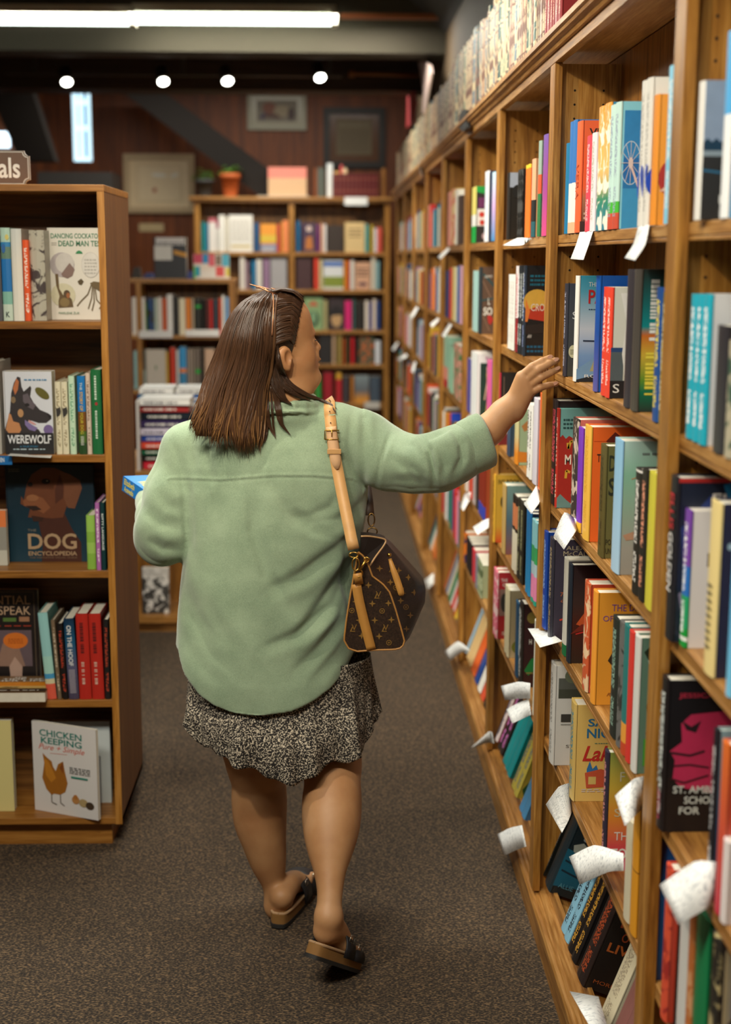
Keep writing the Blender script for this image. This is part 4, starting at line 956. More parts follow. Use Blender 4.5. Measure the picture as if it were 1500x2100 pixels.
# ---------------------------------------------------------------- on top of the far bookcase
ZT = Zat(404, -.3, YB) + .0005
a = onY(550, 343, YB + .05); c = onY(629, 402, YB + .05)
b = MB(); b.box(a.x, c.x, YB + .05, YB + .12, ZT + .01, a.z, 0); b.box(a.x, c.x, YB + .0495, YB + .1205, a.z - .085, a.z + .001, 1)
tag(build('display_box', b, [plain('d8b088', .6), plain('e88a7a', .6)]), 'pink-topped beige box standing on the far end bookcase', 'box')
b = MB(); a = onY(528, 400, YB); c = onY(634, 404, YB); b.box(a.x, c.x, YB + .02, YB + .2, ZT, ZT + .01); tag(build('magazine', b, plain('b8b4a8')), 'thin grey booklet lying flat under the pink-topped box', 'magazine')
row_front(YB + .06, ZT, """645 650 345 8a4a28
651 668 344 4a5048
671 683 335 dce0e0
684 697 352 c89a5a
698 703 338 d85a5a
704 712 345 e8c8a0
784 792 345 8a5a28""", 'on top of the far end bookcase', 'loose books on top of the far end bookcase')
for k in range(11):
    a = onY(682 + k * 8.6, 356, YB + .03); h = a.z - ZT; w = .034
    root = thing('old_volume', 'one of the matching maroon volumes in a set on top of the far bookcase', 'old book', (a.x, YB + .03, ZT), group='maroon volume set on the far bookcase')
    book_parts(root, w, h, .02, '5a1a1c|8a4a3a@.2|5a1a1c@.24|8a4a3a@.7|5a1a1c@.74', '5a1a1c', small=True)
def leaf(b, P, d, L, W, m=0):
    d = Vector(d).normalized(); s = d.cross(Vector((0, 0, 1)))
    s = s.normalized() if s.length > .1 else Vector((1, 0, 0)); n = s.cross(d)
    pts = []; 
    for i in range(5):
        t = i / 4; c = P + d * L * t - Vector((0, 0, 1)) * L * .35 * t * t; w = W * math.sin(math.pi * min(.98, t * .9 + .08))
        pts.append((c - s * w, c + n * w * -.25, c + s * w))
    vs = [q for p in pts for q in p]; fs = []
    for i in range(4):
        for j in range(2): fs.append((i * 3 + j, i * 3 + j + 1, i * 3 + j + 4, i * 3 + j + 3))
    b.add(vs, fs, m, True)
def pot_plant(x, ybase, ytop, wpx, col, label, seed, spread):
    P = onY(x, ybase, YB + .12); P.z = ZT; r = random.Random(seed); h = Zat(ytop, P.x, P.y) - P.z; w = wpx * P.y / FPX / 2
    root = thing('potted_plant', label, 'plant', P)
    b = MB(); b.lathe(P, [(w * .68, 0), (w * .95, h * .78), (w * 1.1, h * .78), (w * 1.1, h), (w * .9, h), (w * .85, h * .85), (0, h * .85)], 20); build('pot', b, plain(col, .7), root)
    l = MB(); st = MB()
    for i in range(26):
        a = r.uniform(0, 6.28); e = r.uniform(.1, 1.2); d = Vector((math.cos(a) * math.cos(e), math.sin(a) * math.cos(e), math.sin(e))); T = P + Vector((0, 0, h)) + d * r.uniform(.03, spread)
        st.tube([P + Vector((0, 0, h * .9)), (P + Vector((0, 0, h)) + T) / 2 + Vector((0, 0, .02)), T], .002, 5)
        for j in range(2):
            a2 = a + r.uniform(-1.2, 1.2); leaf(l, T, (math.cos(a2), math.sin(a2), r.uniform(-.2, .5)), r.uniform(.03, .055), r.uniform(.012, .02))
    build('stems', st, plain('4a6a2a'), root); build('foliage', l, plain('6f9a3a', .5), root)
pot_plant(421, 402, 368, 34, '3c3c3c', 'bushy green plant in a dark grey pot, left end of far bookcase top', 1, .1)
pot_plant(473, 402, 356, 38, 'c8642e', 'small green plant in a terracotta pot on far bookcase', 2, .09)
# right-wall ornaments above the old volumes
def cutout(label, pts, X, col, c2=None):
    b = MB(); b.prism([onX(x, y, X) for x, y in pts], (.012, 0, 0)); o = tag(build('cutout_figure', b, [plain(col, .6)]), label, 'ornament')
cutout('pale and orange tall cut-out decoration above the far old volumes', [(858, 128), (870, 124), (882, 135), (885, 150), (876, 200), (872, 235), (866, 230), (868, 190), (862, 150)], SX + .08, 'b8a098')
cutout('red and white decoration standing among the far old volumes', [(836, 190), (850, 188), (853, 210), (848, 250), (834, 262)], SX + .07, 'b02228')

cutout('grey wavy-edged cut-out panel between crimson and grey-green old volumes', [(1118, -60), (1130, 15), (1134, 45), (1123, 62), (1119, 82), (1150, 55), (1152, -60)], SX - .01, '8a8f8a')
cutout('small black bookend block in front of the old volumes above the fourth bay', [(941, 262), (942, 236), (950, 224), (957, 228), (958, 262), (950, 270)], SX - .026, '15120f')
# ---------------------------------------------------------------- near left bookcase
YL = 3.84; XR = -.60; XL = -1.62
zL = [Zat(v, -.8, YL) for v in (659, 933, 1171, 1437, 1677)]
root = thing('bookcase', 'tall wooden bookcase at the left edge with animal books, its dark side facing the aisle', 'bookcase', (XR - .4, YL, 0))
zt = Zat(378, -.8, YL); DL = .46
b = MB(); b.box(XR - .018, XR, YL, YL + DL, .0 + zL[4] - .02, zt - .0); build('side_panel', b, LEFTSIDE, root)
b = MB(); b.box(XR - .0185, XR + .0005, YL - .003, YL, zL[4] - .02, zt - .018); build('edge_strip', b, wood('left_case_strip', '7a4a18', 'a9722c', 'c08a44', 'Z'), root)
b = MB(); b.box(XL, XL + .018, YL, YL + DL, 0, zt); build('side_panel', b, LEFTSIDE, root)
b = MB(); b.box(XL, XR + .001, YL - .003, YL + DL, zt - .018, zt); build('top_board', b, LEFTX, root, bevel=.001)
for i, z in enumerate(zL[:4]):
    b = MB(); b.box(XL + .018, XR - .0185, YL + .003, YL + DL / 2 - .01, z - .021, z); build('shelf', b, LEFTX, root, bevel=.001)
b = MB(); b.box(XL, XR, YL - .002, YL + DL, zL[4] - .02, zL[4]); build('bottom_shelf', b, LEFTX, root, bevel=.001)
b = MB(); b.box(XL + .018, XR - .018, YL + DL / 2 - .01, YL + DL / 2, zL[4], zt - .018); build('centre_board', b, LEFTBACK, root)
b = MB(); b.box(XL + .03, XR - .035, YL + .03, YL + DL - .03, 0, zL[4] - .02); build('plinth', b, LEFTX, root)
LG = 'animal books in the near left bookcase'
ARTS.update({
 'dance': {'f': [('t', '2f7a54', 'DANCING COCKATOOS', .05, .885, .91, .94, 'b'), ('s', '9a9488', .06, .81, .14, .85, 2), ('t', '2f7a54', 'DEAD MAN TEST', .17, .8, .90, .862, 'b'), ('g', '2f8a54', [(.44, .72), (.56, .72), (.54, .745), (.5, .757), (.46, .745)]),
   ('e', 'b8aeb0', .22, .6, .2, .135), ('e', 'd4cec8', .26, .62, .15, .11), ('g', '8a7068', [(.2, .5), (.28, .57), (.34, .62), (.42, .55), (.38, .48), (.3, .45), (.22, .47)]), ('e', 'cfcac2', .68, .6, .15, .14), ('e', 'e4e0d8', .68, .6, .143, .133), ('s', 'b8b4ac', .58, .5, .78, .68, 5),
   ('e', 'd8d2b4', .22, .27, .2, .13), ('g', '6a5434', [(.1, .5), (.15, .5), (.16, .34), (.22, .27), (.3, .27), (.36, .22), (.38, .14), (.14, .13), (.14, .2), (.16, .26), (.11, .38)]), ('e', '5a4428', .28, .28, .055, .045), ('e', 'a8683a', .3, .265, .03, .03), ('e', '8a7448', .24, .19, .08, .05),
   ('g', '5a4a2c', [(.46, .42), (.52, .45), (.56, .42), (.52, .38), (.48, .39)]), ('g', '6e5c3c', [(.66, .4), (.72, .42), (.85, .41), (.94, .36), (.94, .28), (.8, .32), (.7, .36)])] +
   [('l', '6e5c3c', p, .003) for p in ([(.68, .38), (.62, .28), (.5, .2), (.44, .15)], [(.7, .37), (.68, .24), (.62, .12)], [(.74, .36), (.76, .22), (.84, .16), (.8, .12)], [(.8, .34), (.88, .22), (.82, .2)], [(.72, .36), (.72, .2), (.68, .1)])] + [('t', '2f7a54', 'MARLENE ZUK', .14, .06, .48, .085)]},
 'were': {'f': [('g', '3a3436', [(.0, .0), (.0, .3), (.12, .52), (.16, .74), (.22, .86), (.3, .94), (.36, .93), (.38, .82), (.42, .76), (.56, .83), (.58, .8), (.55, .7), (.62, .62), (.74, .54), (.9, .5), (.97, .47), (.97, .43), (.86, .38), (.7, .38), (.55, .41), (.48, .4), (.55, .34), (.7, .3), (.76, .24), (1, .22), (1, 0)]),
   ('g', 'c8784a', [(.2, .8), (.28, .92), (.33, .88), (.3, .78), (.24, .72)]), ('g', 'd09060', [(.02, .3), (.1, .5), (.14, .48), (.18, .4), (.3, .38), (.34, .3), (.28, .24), (.1, .24)]), ('g', '6a6068', [(.4, .72), (.5, .74), (.56, .66), (.66, .6), (.6, .54), (.48, .58), (.4, .64)]), ('e', '241e20', .48, .6, .05, .02), ('g', '8a7ab0', [(.42, .42), (.56, .36), (.68, .32), (.62, .28), (.5, .3), (.42, .36)]), ('g', 'e0a0a0', [(.5, .42), (.62, .38), (.66, .36), (.6, .36), (.5, .39)]), ('e', '7e6aa0', .9, .3, .1, .06), ('g', '241e20', [(.88, .5), (.97, .47), (.97, .44), (.92, .44)]), ('e', '90785a', .2, .66, .05, .04), ('e', 'c8986a', .34, .5, .06, .05),
   ('e', '6a6428', .8, .74, .17, .05, -38), ('r', '242224', 0, 0, 1, .26), ('t', 'eef0f4', 'WEREWOLF', .05, .13, .95, .235, 'b'), ('s', '4a90c0', .44, .895, .9, .925, 1), ('t', '2a90c0', 'A TRUE STORY', .3, .085, .68, .105), ('s', 'b8ccd4', .16, .055, .82, .08, 1)]},
 'dog': {'f': [('g', '4a2418', [(.38, .0), (.4, .2), (.36, .4), (.4, .5), (.66, .5), (.74, .34), (.84, .2), (.84, 0)]), ('g', '6e3c22', [(.2, .64), (.24, .8), (.3, .9), (.42, .97), (.56, .97), (.66, .93), (.72, .88), (.7, .6), (.64, .46), (.52, .45), (.36, .46), (.24, .46), (.27, .55), (.2, .58), (.16, .6), (.17, .68)]),
   ('g', '8a5232', [(.19, .63), (.3, .7), (.42, .66), (.5, .56), (.42, .5), (.3, .56), (.2, .58)]), ('g', '7a4a30', [(.62, .94), (.74, .9), (.85, .84), (.87, .76), (.82, .64), (.78, .55), (.7, .56), (.66, .66), (.67, .78), (.64, .86)]), ('g', '542a1a', [(.62, .9), (.66, .78), (.65, .66), (.56, .6), (.56, .74)]), ('e', '1c120e', .46, .83, .05, .028), ('e', 'b8a890', .475, .835, .01, .006), ('e', '1c120e', .28, .8, .03, .022), ('g', '2a1610', [(.22, .58), (.34, .58), (.4, .54), (.3, .53)]), ('g', '3a1e14', [(.28, .48), (.42, .46), (.4, .42), (.3, .42)]), ('e', '9a6440', .3, .66, .07, .035),
   ('t', '8a8478', 'THE', .23, .315, .33, .34), ('t', 'b89a78', 'DOG', .23, .13, .79, .295, 'b'), ('t', 'b89a78', 'ENCYCLOPEDIA', .23, .065, .79, .11, 'b'), ('t', '8a7058', 'THE DEFINITIVE VISUAL GUIDE', .24, .035, .79, .052), ('s', '6a6a60', .04, .93, .16, .97, 2)]},
 'speak': {'f': [('l', '6a5a48', [(.05, .02), (.95, .02), (.95, .98), (.05, .98)], .002), ('t', 'c8a888', 'ESSENTIAL', .08, .85, .9, .94), ('t', 'c8a888', 'DOGSPEAK', .1, .74, .9, .83), ('r', 'b07a6a', .3, .67, .42, .72), ('r', '5a7a3a', .52, .67, .7, .71), ('r', 'a87a5a', .74, .67, .88, .72), ('s', 'b0402a', .1, .62, .9, .64, 1),
   ('g', '6a5a62', [(.1, .58), (.9, .58), (.9, .2), (.1, .2)]), ('g', '9a7a6a', [(.4, .2), (.5, .44), (.7, .46), (.8, .2)]), ('g', 'c0a090', [(.6, .0), (.58, .2), (.66, .3), (.76, .2), (.74, .0)]), ('e', 'e07a28', .68, .47, .17, .085), ('s', 'b05010', .58, .44, .78, .5, 3)]},
 'chick': {'f': [('t', '1f8074', 'CHICKEN', .12, .85, .78, .925, 'b'), ('t', '1f8074', 'KEEPING', .14, .77, .78, .84, 'b'), ('t', 'd8583a', 'Pure + Simple', .1, .685, .82, .765, 'i'), ('l', 'd8583a', [(.28, .67), (.55, .68)], .001),
   ('g', 'a86a20', [(.16, .66), (.18, .55), (.14, .38), (.2, .26), (.28, .2), (.32, .22), (.42, .22), (.5, .26), (.54, .36), (.5, .5), (.48, .6), (.4, .56), (.36, .48), (.32, .52), (.3, .58), (.22, .62)]), ('g', 'c8842a', [(.18, .6), (.2, .42), (.28, .34), (.36, .4), (.3, .5), (.24, .58)]), ('g', '8a4a1c', [(.42, .52), (.48, .6), (.48, .46)]), ('l', '5a4a3a', [(.28, .21), (.28, .12), (.36, .1)], .003), ('l', '5a4a3a', [(.42, .22), (.42, .13), (.48, .1)], .003),
   ('e', 'c08a50', .66, .19, .06, .045), ('e', 'b87838', .66, .22, .035, .028), ('e', 'b8a070', .78, .17, .07, .045), ('e', '4a3a2a', .88, .15, .065, .042), ('s', '6a6a68', .58, .48, .9, .56, 4), ('r', '2a8a78', .6, .43, .86, .45)]},
 'tide': {'f': [('r', 'e8901e', 0, .3, 1, .62), ('r', 'e0b86a', .2, .22, 1, .36), ('t', 'f0ece4', 'THE', .42, .86, .6, .93, 'b'), ('t', 'f0ece4', 'TIDE OF', .26, .76, .86, .84, 'b'), ('t', 'f0ece4', 'HER LIFE', .18, .65, .9, .73, 'b'), ('g', '2a2018', [(.3, .24), (.4, .3), (.5, .28), (.6, .3), (.55, .24)]), ('r', '3a2a1c', 0, 0, 1, .18), ('s', 'd8d0c0', .1, .06, .9, .13, 1)]},
 'hoof': {'s': [('t', 'eef0ee', 'ON THE HOOF', .25, .42, .7, .92, 'rb'), ('s', 'c8c0c8', .2, .08, .8, .38, 16)]},
 'kitty': {'s': [('t', 'e8f0ee', 'KITTY LANGUAGE', .3, .3, .72, .84, 'rb')]},
 'story': {'s': [('t', 'e8f0e0', 'THE', .35, .82, .65, .92, 'r'), ('t', 'e8b83a', 'STORY OF', .3, .56, .7, .8, 'rb'), ('t', 'c8b83a', 'YOUR DOG', .3, .26, .7, .54, 'rb'), ('s', 'e8e8e0', .3, .12, .7, .24, 6)]},
 'red2': {'s': [('v', '5a1414', .3, .55, .68, .9, 1), ('v', 'e0b8a8', .3, .2, .62, .44, 1)]},
 'cat': {'s': [('g', '3a3634', [(.1, .66), (.3, .63), (.85, .66), (.98, .6), (.9, .57), (.7, .54), (.4, .52), (.3, .5), (.2, .54)])]},
 'kcol': {'s': [('t', '1f3a34', 'K', .3, .04, .7, .1, 'b'), ('e', '2a6ab0', .3, .78, .2, .05), ('e', 'e8d87a', .7, .9, .2, .03)]},
 'grnp': {'s': [('v', 'cfe0d0', .35, .66, .62, .93, 1), ('e', 'a82a30', .5, .6, .14, .02), ('v', 'cfe0d0', .35, .18, .62, .52, 1)]},
 'och': {'f': [('t', '2a5a4a', 'SORUS', .55, .3, .9, .92, 'r'), ('r', 'b83a28', .7, .06, .98, .2)]},
 'peng': {'s': [('e', '5a1010', .5, .06, .16, .03)]},
})
def left_face(x0, x1, yt, lv, Y, spine, cover, key, desc, place, th=.022, yaw=0, hard=False):
    z = zL[lv] + .0006; a = onY(x0, yt, Y); c = onY(x1, yt, Y); h = Zat(yt, a.x, Y) - z
    root = thing('book', None, None, (a.x, Y + th, z), (0, 0, math.radians(-90 + yaw)))
    book_parts(root, th, h, c.x - a.x, spine, cover, hard=hard, fart=ARTS.get(key, {}).get('f')); pend(root, desc, place, LG)
def left_spine(x0, x1, yt, lv, spine, cover, key, desc, place, Y=YL + .012, lean=0, d=.15):
    z = zL[lv] + .0006; a = onY(x0, yt, Y); c = onY(x1, yt, Y); h = Zat(yt, a.x, Y) - z; w = (x1 - x0) * Y / FPX - .0008
    A = Vector((onY(x0, 0, Y).x, Y, z)); x = (x0 - 672) * Y / FPX
    lowpx = Yat(0, 0, 0) if False else None
    # x0,x1 are measured at the foot of the spine
    yb = pr((a.x, Y, z))[1]; ax = onY(x0, yb, Y).x; bx = onY(x1, yb, Y).x
    root = thing('book', None, None, (ax, Y, z), (0, math.radians(lean), 0))
    book_parts(root, bx - ax - .0008, h, d, spine, cover, hard=True, sart=ARTS.get(key, {}).get('s')); pend(root, desc, place, LG)
P0 = 'top row of the near left bookcase'
left_spine(-12, 7, 483, 0, '2e2f33|5a5a60@.2', '2e2f33', None, 'charcoal spine at the frame edge', P0)
left_spine(8, 28, 467, 0, 'b8d8c8|3a8ac0@.15|6a8a78@.2|2a7ac0@.33|8ac0b0@.68|cfe0d0@.82', 'b8d8c8', 'kcol', 'pale green and blue patterned spine marked K', P0)
left_spine(29, 51, 469, 0, 'd8dcd8>eae6da@.4>f0ece0', 'dcd8cc', None, 'thick white spine with tiny red emblem', P0)
left_spine(52, 65, 492, 0, 'f06030|f06030!ffe8d8|f0d8d0@.52|f06030@.62', 'f06030', None, 'bright orange spine with white label', P0)
left_spine(66, 97, 472, 0, 'b8b4a4~4a4040', 'b8b4a4', None, 'grey feather-patterned thick spine', P0, Y=YL + .03)
left_face(97, 224.5, 467, 0, YL + .1, 'e0dcd0', 'e2ddd2', 'dance', 'white face-out book titled DANCING COCKATOOS', P0)
P1 = 'second row of the near left bookcase'
left_spine(-12, 5, 742, 1, 'b8b4ac', 'b8b4ac', None, 'grey-white spine at the frame edge', P1)
left_face(5, 105, 762, 1, YL + .012, 'e8e6ea', 'dcdfe8', 'were', 'face-out WEREWOLF book with shepherd dog head', P1, th=.05)
left_spine(117, 129.5, 783, 1, 'e4dcc0!a89a7a', 'e4dcc0', 'cat', 'cream spine with small cat silhouette, left of pair', P1)
left_spine(130, 143, 783, 1, 'e4dcc0!a89a7a', 'e4dcc0', 'cat', 'cream spine with small cat silhouette, right of pair', P1)
left_spine(145, 158, 771, 1, 'c8e4c8!7ab08a', 'bcd8bc', None, 'pale mint spine', P1)
left_spine(163, 179, 771, 1, '1a78c0|7a4a1c@.45|4a6a2a@.7|2a4a28@.85', '4a6a4a', 'story', 'blue-to-green spine titled STORY OF YOUR DOG', P1)
left_spine(180, 190, 765, 1, 'd8c4b4!9a8070', 'd8c4b4', None, 'narrow pinkish-beige spine', P1)
left_spine(191, 212, 758, 1, '1f6a3c', '1f6a3c', 'grnp', 'wide dark green spine beside the case side', P1)
P2 = 'third row of the near left bookcase'
left_face(-70, 11, 1047, 2, YL + .07, 'e8824a', 'e8824a|e8824a@.0|9a9890@.3|c8c8bc@.72', None, 'orange and grey face-out book at the frame edge', P2)
left_face(10, 190, 953, 2, YL + .12, '1a2c38', '12202a>16303e@.5>1a3c4c', 'dog', 'dark face-out DOG ENCYCLOPEDIA with brown hound', P2, hard=True)
left_spine(180, 198, 1057, 2, '9ac85a|8ab84a@.3|a0c860@.5|8ab84a@.7', '8aba4c', None, 'lime green spine with dark round badge', P2, Y=YL + .02)
left_spine(199, 208, 1031, 2, 'b06ab0!e8d0e8', 'b06ab0', None, 'narrow mauve spine', P2, Y=YL + .008)
left_spine(209, 219, 1031, 2, '12393c', '12393c', 'kitty', 'dark teal spine titled KITTY LANGUAGE', P2, Y=YL + .008)
P3 = 'fourth row of the near left bookcase'
left_face(-75, 76, 1210, 3, YL + .15, '2a201c', '201a1a', 'speak', 'dark face-out book with orange round sticker', P3)
left_spine(97, 117, 1257, 3, '9ad0d0|a8d8cc@.5|4a9ac8@.7|d8d0a8@.76|e0604a@.82', '6a9a94', None, 'pale turquoise spine with coral foot', P3, lean=-4)
left_spine(119, 127, 1272, 3, '7a6650!c8b8a0', '7a6650', None, 'narrow brown spine', P3, lean=-3)
left_spine(129, 141, 1279, 3, '1c1818!b8402a', '1c1818', None, 'black spine with red lettering', P3, lean=-2.5)
left_spine(142, 163, 1269, 3, '13304c>1a5a80@.3>5a5a78@.6>4a4258', '1a3a50', 'hoof', 'navy spine titled ON THE HOOF', P3, lean=-2)
left_spine(164, 189, 1259, 3, 'b82a20', '8a2018', 'red2', 'scarlet spine with pale author name, left of pair', P3, lean=-1)
left_spine(190, 215, 1259, 3, 'b82a20', '8a2018', 'red2', 'scarlet spine with pale author name, right of pair', P3, lean=-1)
left_spine(216, 228, 1271, 3, '201e1e!b0442e', '201e1e', None, 'narrow black spine against the case side', P3)
# book lying across the shelf lip
z = zL[3] + .001; a = onZ(95, 1438, z)
root = thing('book', 'white-paged paperback with sunset cover lying flat at the fourth row front', 'book', (a.x, YL - .012, z + .03), (math.radians(9), math.radians(90), 0))
book_parts(root, .028, .2, .2, 'e8901e', '6a4a2c>8a6a3a', fart=None)
root.rotation_euler = (0, 0, 0); root.location = (a.x - .2, YL - .02, z + .001)
for ch in list(root.children): bpy.data.objects.remove(ch)
b = MB(); b.box(.0015, .2, 0, .15, .0015, .029); build('page_block', b, PAGE, root, local=True)
b = MB(); b.box(0, .201, -.001, .151, .029, .031); b.box(0, .201, -.001, .151, 0, .0015); b.box(0, .0015, 0, .15, 0, .03); build('cover', b, plain('7a5a34', .4), root, local=True)
put_art(root, 'cover_art', (0, 0, .031), (.2, 0, 0), (0, .15, 0), (0, 0, 1), ARTS['tide']['f'])
root.rotation_euler = (0, 0, 0)
P4 = 'bottom row of the near left bookcase'
left_face(-80, 22, 1478, 4, YL + .05, 'd8cc8c', 'd8cc8a', None, 'pale yellow face-out book at the frame edge', P4, th=.03)
z = zL[4] + .0006
for (xa, ya, xb, yb, yt, th, sp, cv, key, ds) in [(72, 1660, 202, 1683, 1478, .012, 'e6e4e0', 'dddad8', 'chick', 'white face-out CHICKEN KEEPING book with brown hen')]:
    A = onZ(xa, ya, z); B = onZ(xb, yb, z); B.y = max(B.y, YL - .03); dv = B - A; ang = math.atan2(dv.y, dv.x); h = Zat(yt, A.x, A.y) - z
    root = thing('book', None, None, A, (0, 0, ang - math.radians(90))); root.location = A + Vector((-math.sin(ang), math.cos(ang), 0)) * th
    book_parts(root, th, h, dv.length, sp, cv, fart=ARTS[key]['f']); pend(root, ds, P4, LG)
left_face(108, 224, 1480, 4, YL + .11, 'd8dcdc', 'd0d8d8|d0d8d8', None, 'white and green book behind the CHICKEN KEEPING one', P4, th=.016)
# sign on top
a = onY(-118, 308, YL + .05); c = onY(62, 376, YL + .05); zt2 = zt + .0005
root = thing('shelf_sign', 'brown plaque sign ending in white letters als on the left bookcase', 'sign', ((a.x + c.x) / 2, YL + .05, zt2))
W_, H_ = c.x - a.x, Zat(308, a.x, YL + .05) - zt2
def plaque(b, g, y, dy):
    k = .014; p = []
    for (cx, cz, s) in ((a.x + g, zt2 + g, 0), (c.x - g, zt2 + g, 1), (c.x - g, zt2 + H_ - g, 2), (a.x + g, zt2 + H_ - g, 3)):
        for i in range(5):
            t = (90 - 22.5 * i) if s == 0 else (180 - 22.5 * i) if s == 1 else (270 - 22.5 * i) if s == 2 else (360 - 22.5 * i)
            t = math.radians(t); p.append((cx + k * math.cos(t), y, cz + k * math.sin(t)))
    b.prism(p, (0, dy, 0))
b = MB(); plaque(b, 0, YL + .05, .012); build('board', b, plain('8a8078', .5), root)
b = MB(); plaque(b, .003, YL + .0492, .001); build('border_line', b, plain('d8d4cc', .5), root)
b = MB(); plaque(b, .0048, YL + .0485, .001); build('face', b, plain('6e5443', .5), root)
put_art(root, 'lettering', (a.x - root.location.x, -.0016, 0), (W_, 0, 0), (0, 0, H_), (0, -1, 0), [('t', 'f4f4f0', 'Animals', .1, .2, .89, .8, 'b')])
# cards on the left bookcase
b = MB(); P = [onZ(x, y, zL[1] + .001) for x, y in ((28, 926), (112, 926))] ; q = [onY(x, y, YL - .035) for x, y in ((16, 934), (104, 939))]
b.add([P[0], P[1], q[1], q[0]], [(0, 1, 2, 3)]); tag(build('shelf_card', b, plain('f0f0ec', .6), solid=.0008), 'white folded card under the WEREWOLF book', 'shelf card')
b = MB(); a = onY(-30, 935, YL - .006); c = onY(25, 953, YL - .006); b.box(a.x, c.x, YL - .006, YL - .003, c.z, a.z); o = tag(build('shelf_label', b, plain('1570b8', .5)), 'blue shelf-edge label with white letters at the frame edge', 'shelf label')
put_art(o, 'lettering', (c.x - .036, YL - .0062, c.z), (.036, 0, 0), (0, 0, a.z - c.z), (0, -1, 0), [('t', 'e8f0f4', 'EN', .1, .3, .42, .8, 'b')])
# ---------------------------------------------------------------- low display table with stacks
YT = 6.2; zT = Zat(966, -.9, YT); x0 = -1.45; x1 = onY(400, 1000, YT).x
root = thing('display_table', 'low wooden display unit behind the left bookcase carrying stacked books', 'display table', ((x0 + x1) / 2, YT, 0))
b = MB(); b.box(x0, x1, YT, YT + .7, zT - .03, zT); build('top', b, OAKX, root, bevel=.002)
zs = Zat(1265, -.9, YT)
b = MB(); b.box(x0, x1, YT, YT + .7, zs - .03, zs); build('lower_shelf', b, OAKX, root)
b = MB(); b.box(x1 - .03, x1, YT + .01, YT + .7, zs, zT - .03); build('side_panel', b, OAKZ, root)
b = MB(); b.box(x0 + .02, x1 - .02, YT + .3, YT + .32, zs, zT - .03); build('back_board', b, OAKB, root)
b = MB(); b.box(x0 + .03, x1 - .02, YT + .03, YT + .6, 0, zs - .03); build('plinth', b, OAKX, root)
a = onY(290, 1165, YT + .06); c = onY(346, 1170, YT + .06)
root = thing('book', 'black and white photo book face-out on the low display unit shelf', 'book', (a.x, YT + .09, zs), (0, 0, math.radians(-90)))
book_parts(root, .03, a.z - zs, c.x - a.x, '1c1c1c', 'c8c8c4@.0|5a5a58@.22~e8e8e4' if False else 'c4c0b8|44423f@.22~e0dcd4')
STK = [('f0eee8', 'c85a6a'), ('a82c2c|8a2a28', ''), ('16202c', ''), ('2c2a5a', ''), ('e8e0ec', ''), ('1f4aa8', ''), ('e0503a', ''), ('1a4a40', ''), ('1f6a4a', ''), ('20201e', ''), ('d02a3c', '')]
def flat_stack(xa, xb, cols, Y, zb_, ths, nm, depth=.22):
    z = zb_ + .0006; r = random.Random(xa)
    for k, (c, t) in enumerate(zip(cols, ths)):
        A = onY(xa, 900, Y); B = onY(xb, 900, Y); dx = r.uniform(-.012, .012); dy = r.uniform(0, .02)
        root = thing('book', None, None, (A.x + dx, Y + dy, z), (0, 0, 0))
        b = MB(); b.box(0, B.x - A.x, 0, .0035, 0, t - .001); b.box(0, B.x - A.x, 0, depth, 0, .002); b.box(0, B.x - A.x, 0, depth, t - .003, t - .001); build('cover', b, skin(c, 'flat'), root, local=True)
        b = MB(); b.box(.004, B.x - A.x - .004, .0035, depth - .004, .002, t - .003); build('page_block', b, PAGE, root, local=True)
        put_art(root, 'spine_lettering', (0, -.0002, 0), (B.x - A.x, 0, 0), (0, 0, t - .001), (0, -1, 0), [('s', 'f0ece0' if sum(srgb(c)[:3]) < 1.2 else '3a3a4a', .1, .3, .75, .8, 1)])
        pend(root, '%s book lying flat, %s' % (cname(c), nm), 'left of the woman', 'stacked books on the low display unit'); z += t
    return z
ths = [.036, .03, .028, .032, .028, .034, .036, .034, .032, .03]
flat_stack(288, 392, ['d02a3c', '20201e', '1f6a4a', 'e0503a', '1f4aa8', 'dcd4e4', '3a2c5a', '16202c', 'a82c2c', 'f0eee8'], YT + .04, zT, ths, 'front stack')
flat_stack(360, 430, ['2a4a7a', 'e8e4dc', '1f4a8a', 'c8a040', 'e8a03a', 'f0f0ee', '1f5aa0', 'e8e8e4'], YT + .36, zT, [.05, .05, .05, .05, .04, .03, .04, .03], 'rear stack', .2)
flat_stack(283, 352, ['3a3a40', '8a3a3a', '2a5a8a', 'c8d8e8', '2a6a9a', 'f0f0ec'], YT + .36, zT, [.09, .07, .07, .04, .04, .03], 'far left stack', .2)
b = MB(); a = onY(279, 822, YT); c = onY(287, 962, YT); b.box(a.x, c.x, YT + .0, YT + .25, zT + .0005, a.z); tag(build('bookend', b, plain('e0dcd4', .6)), 'upright white board beside the front stack of books', 'bookend')
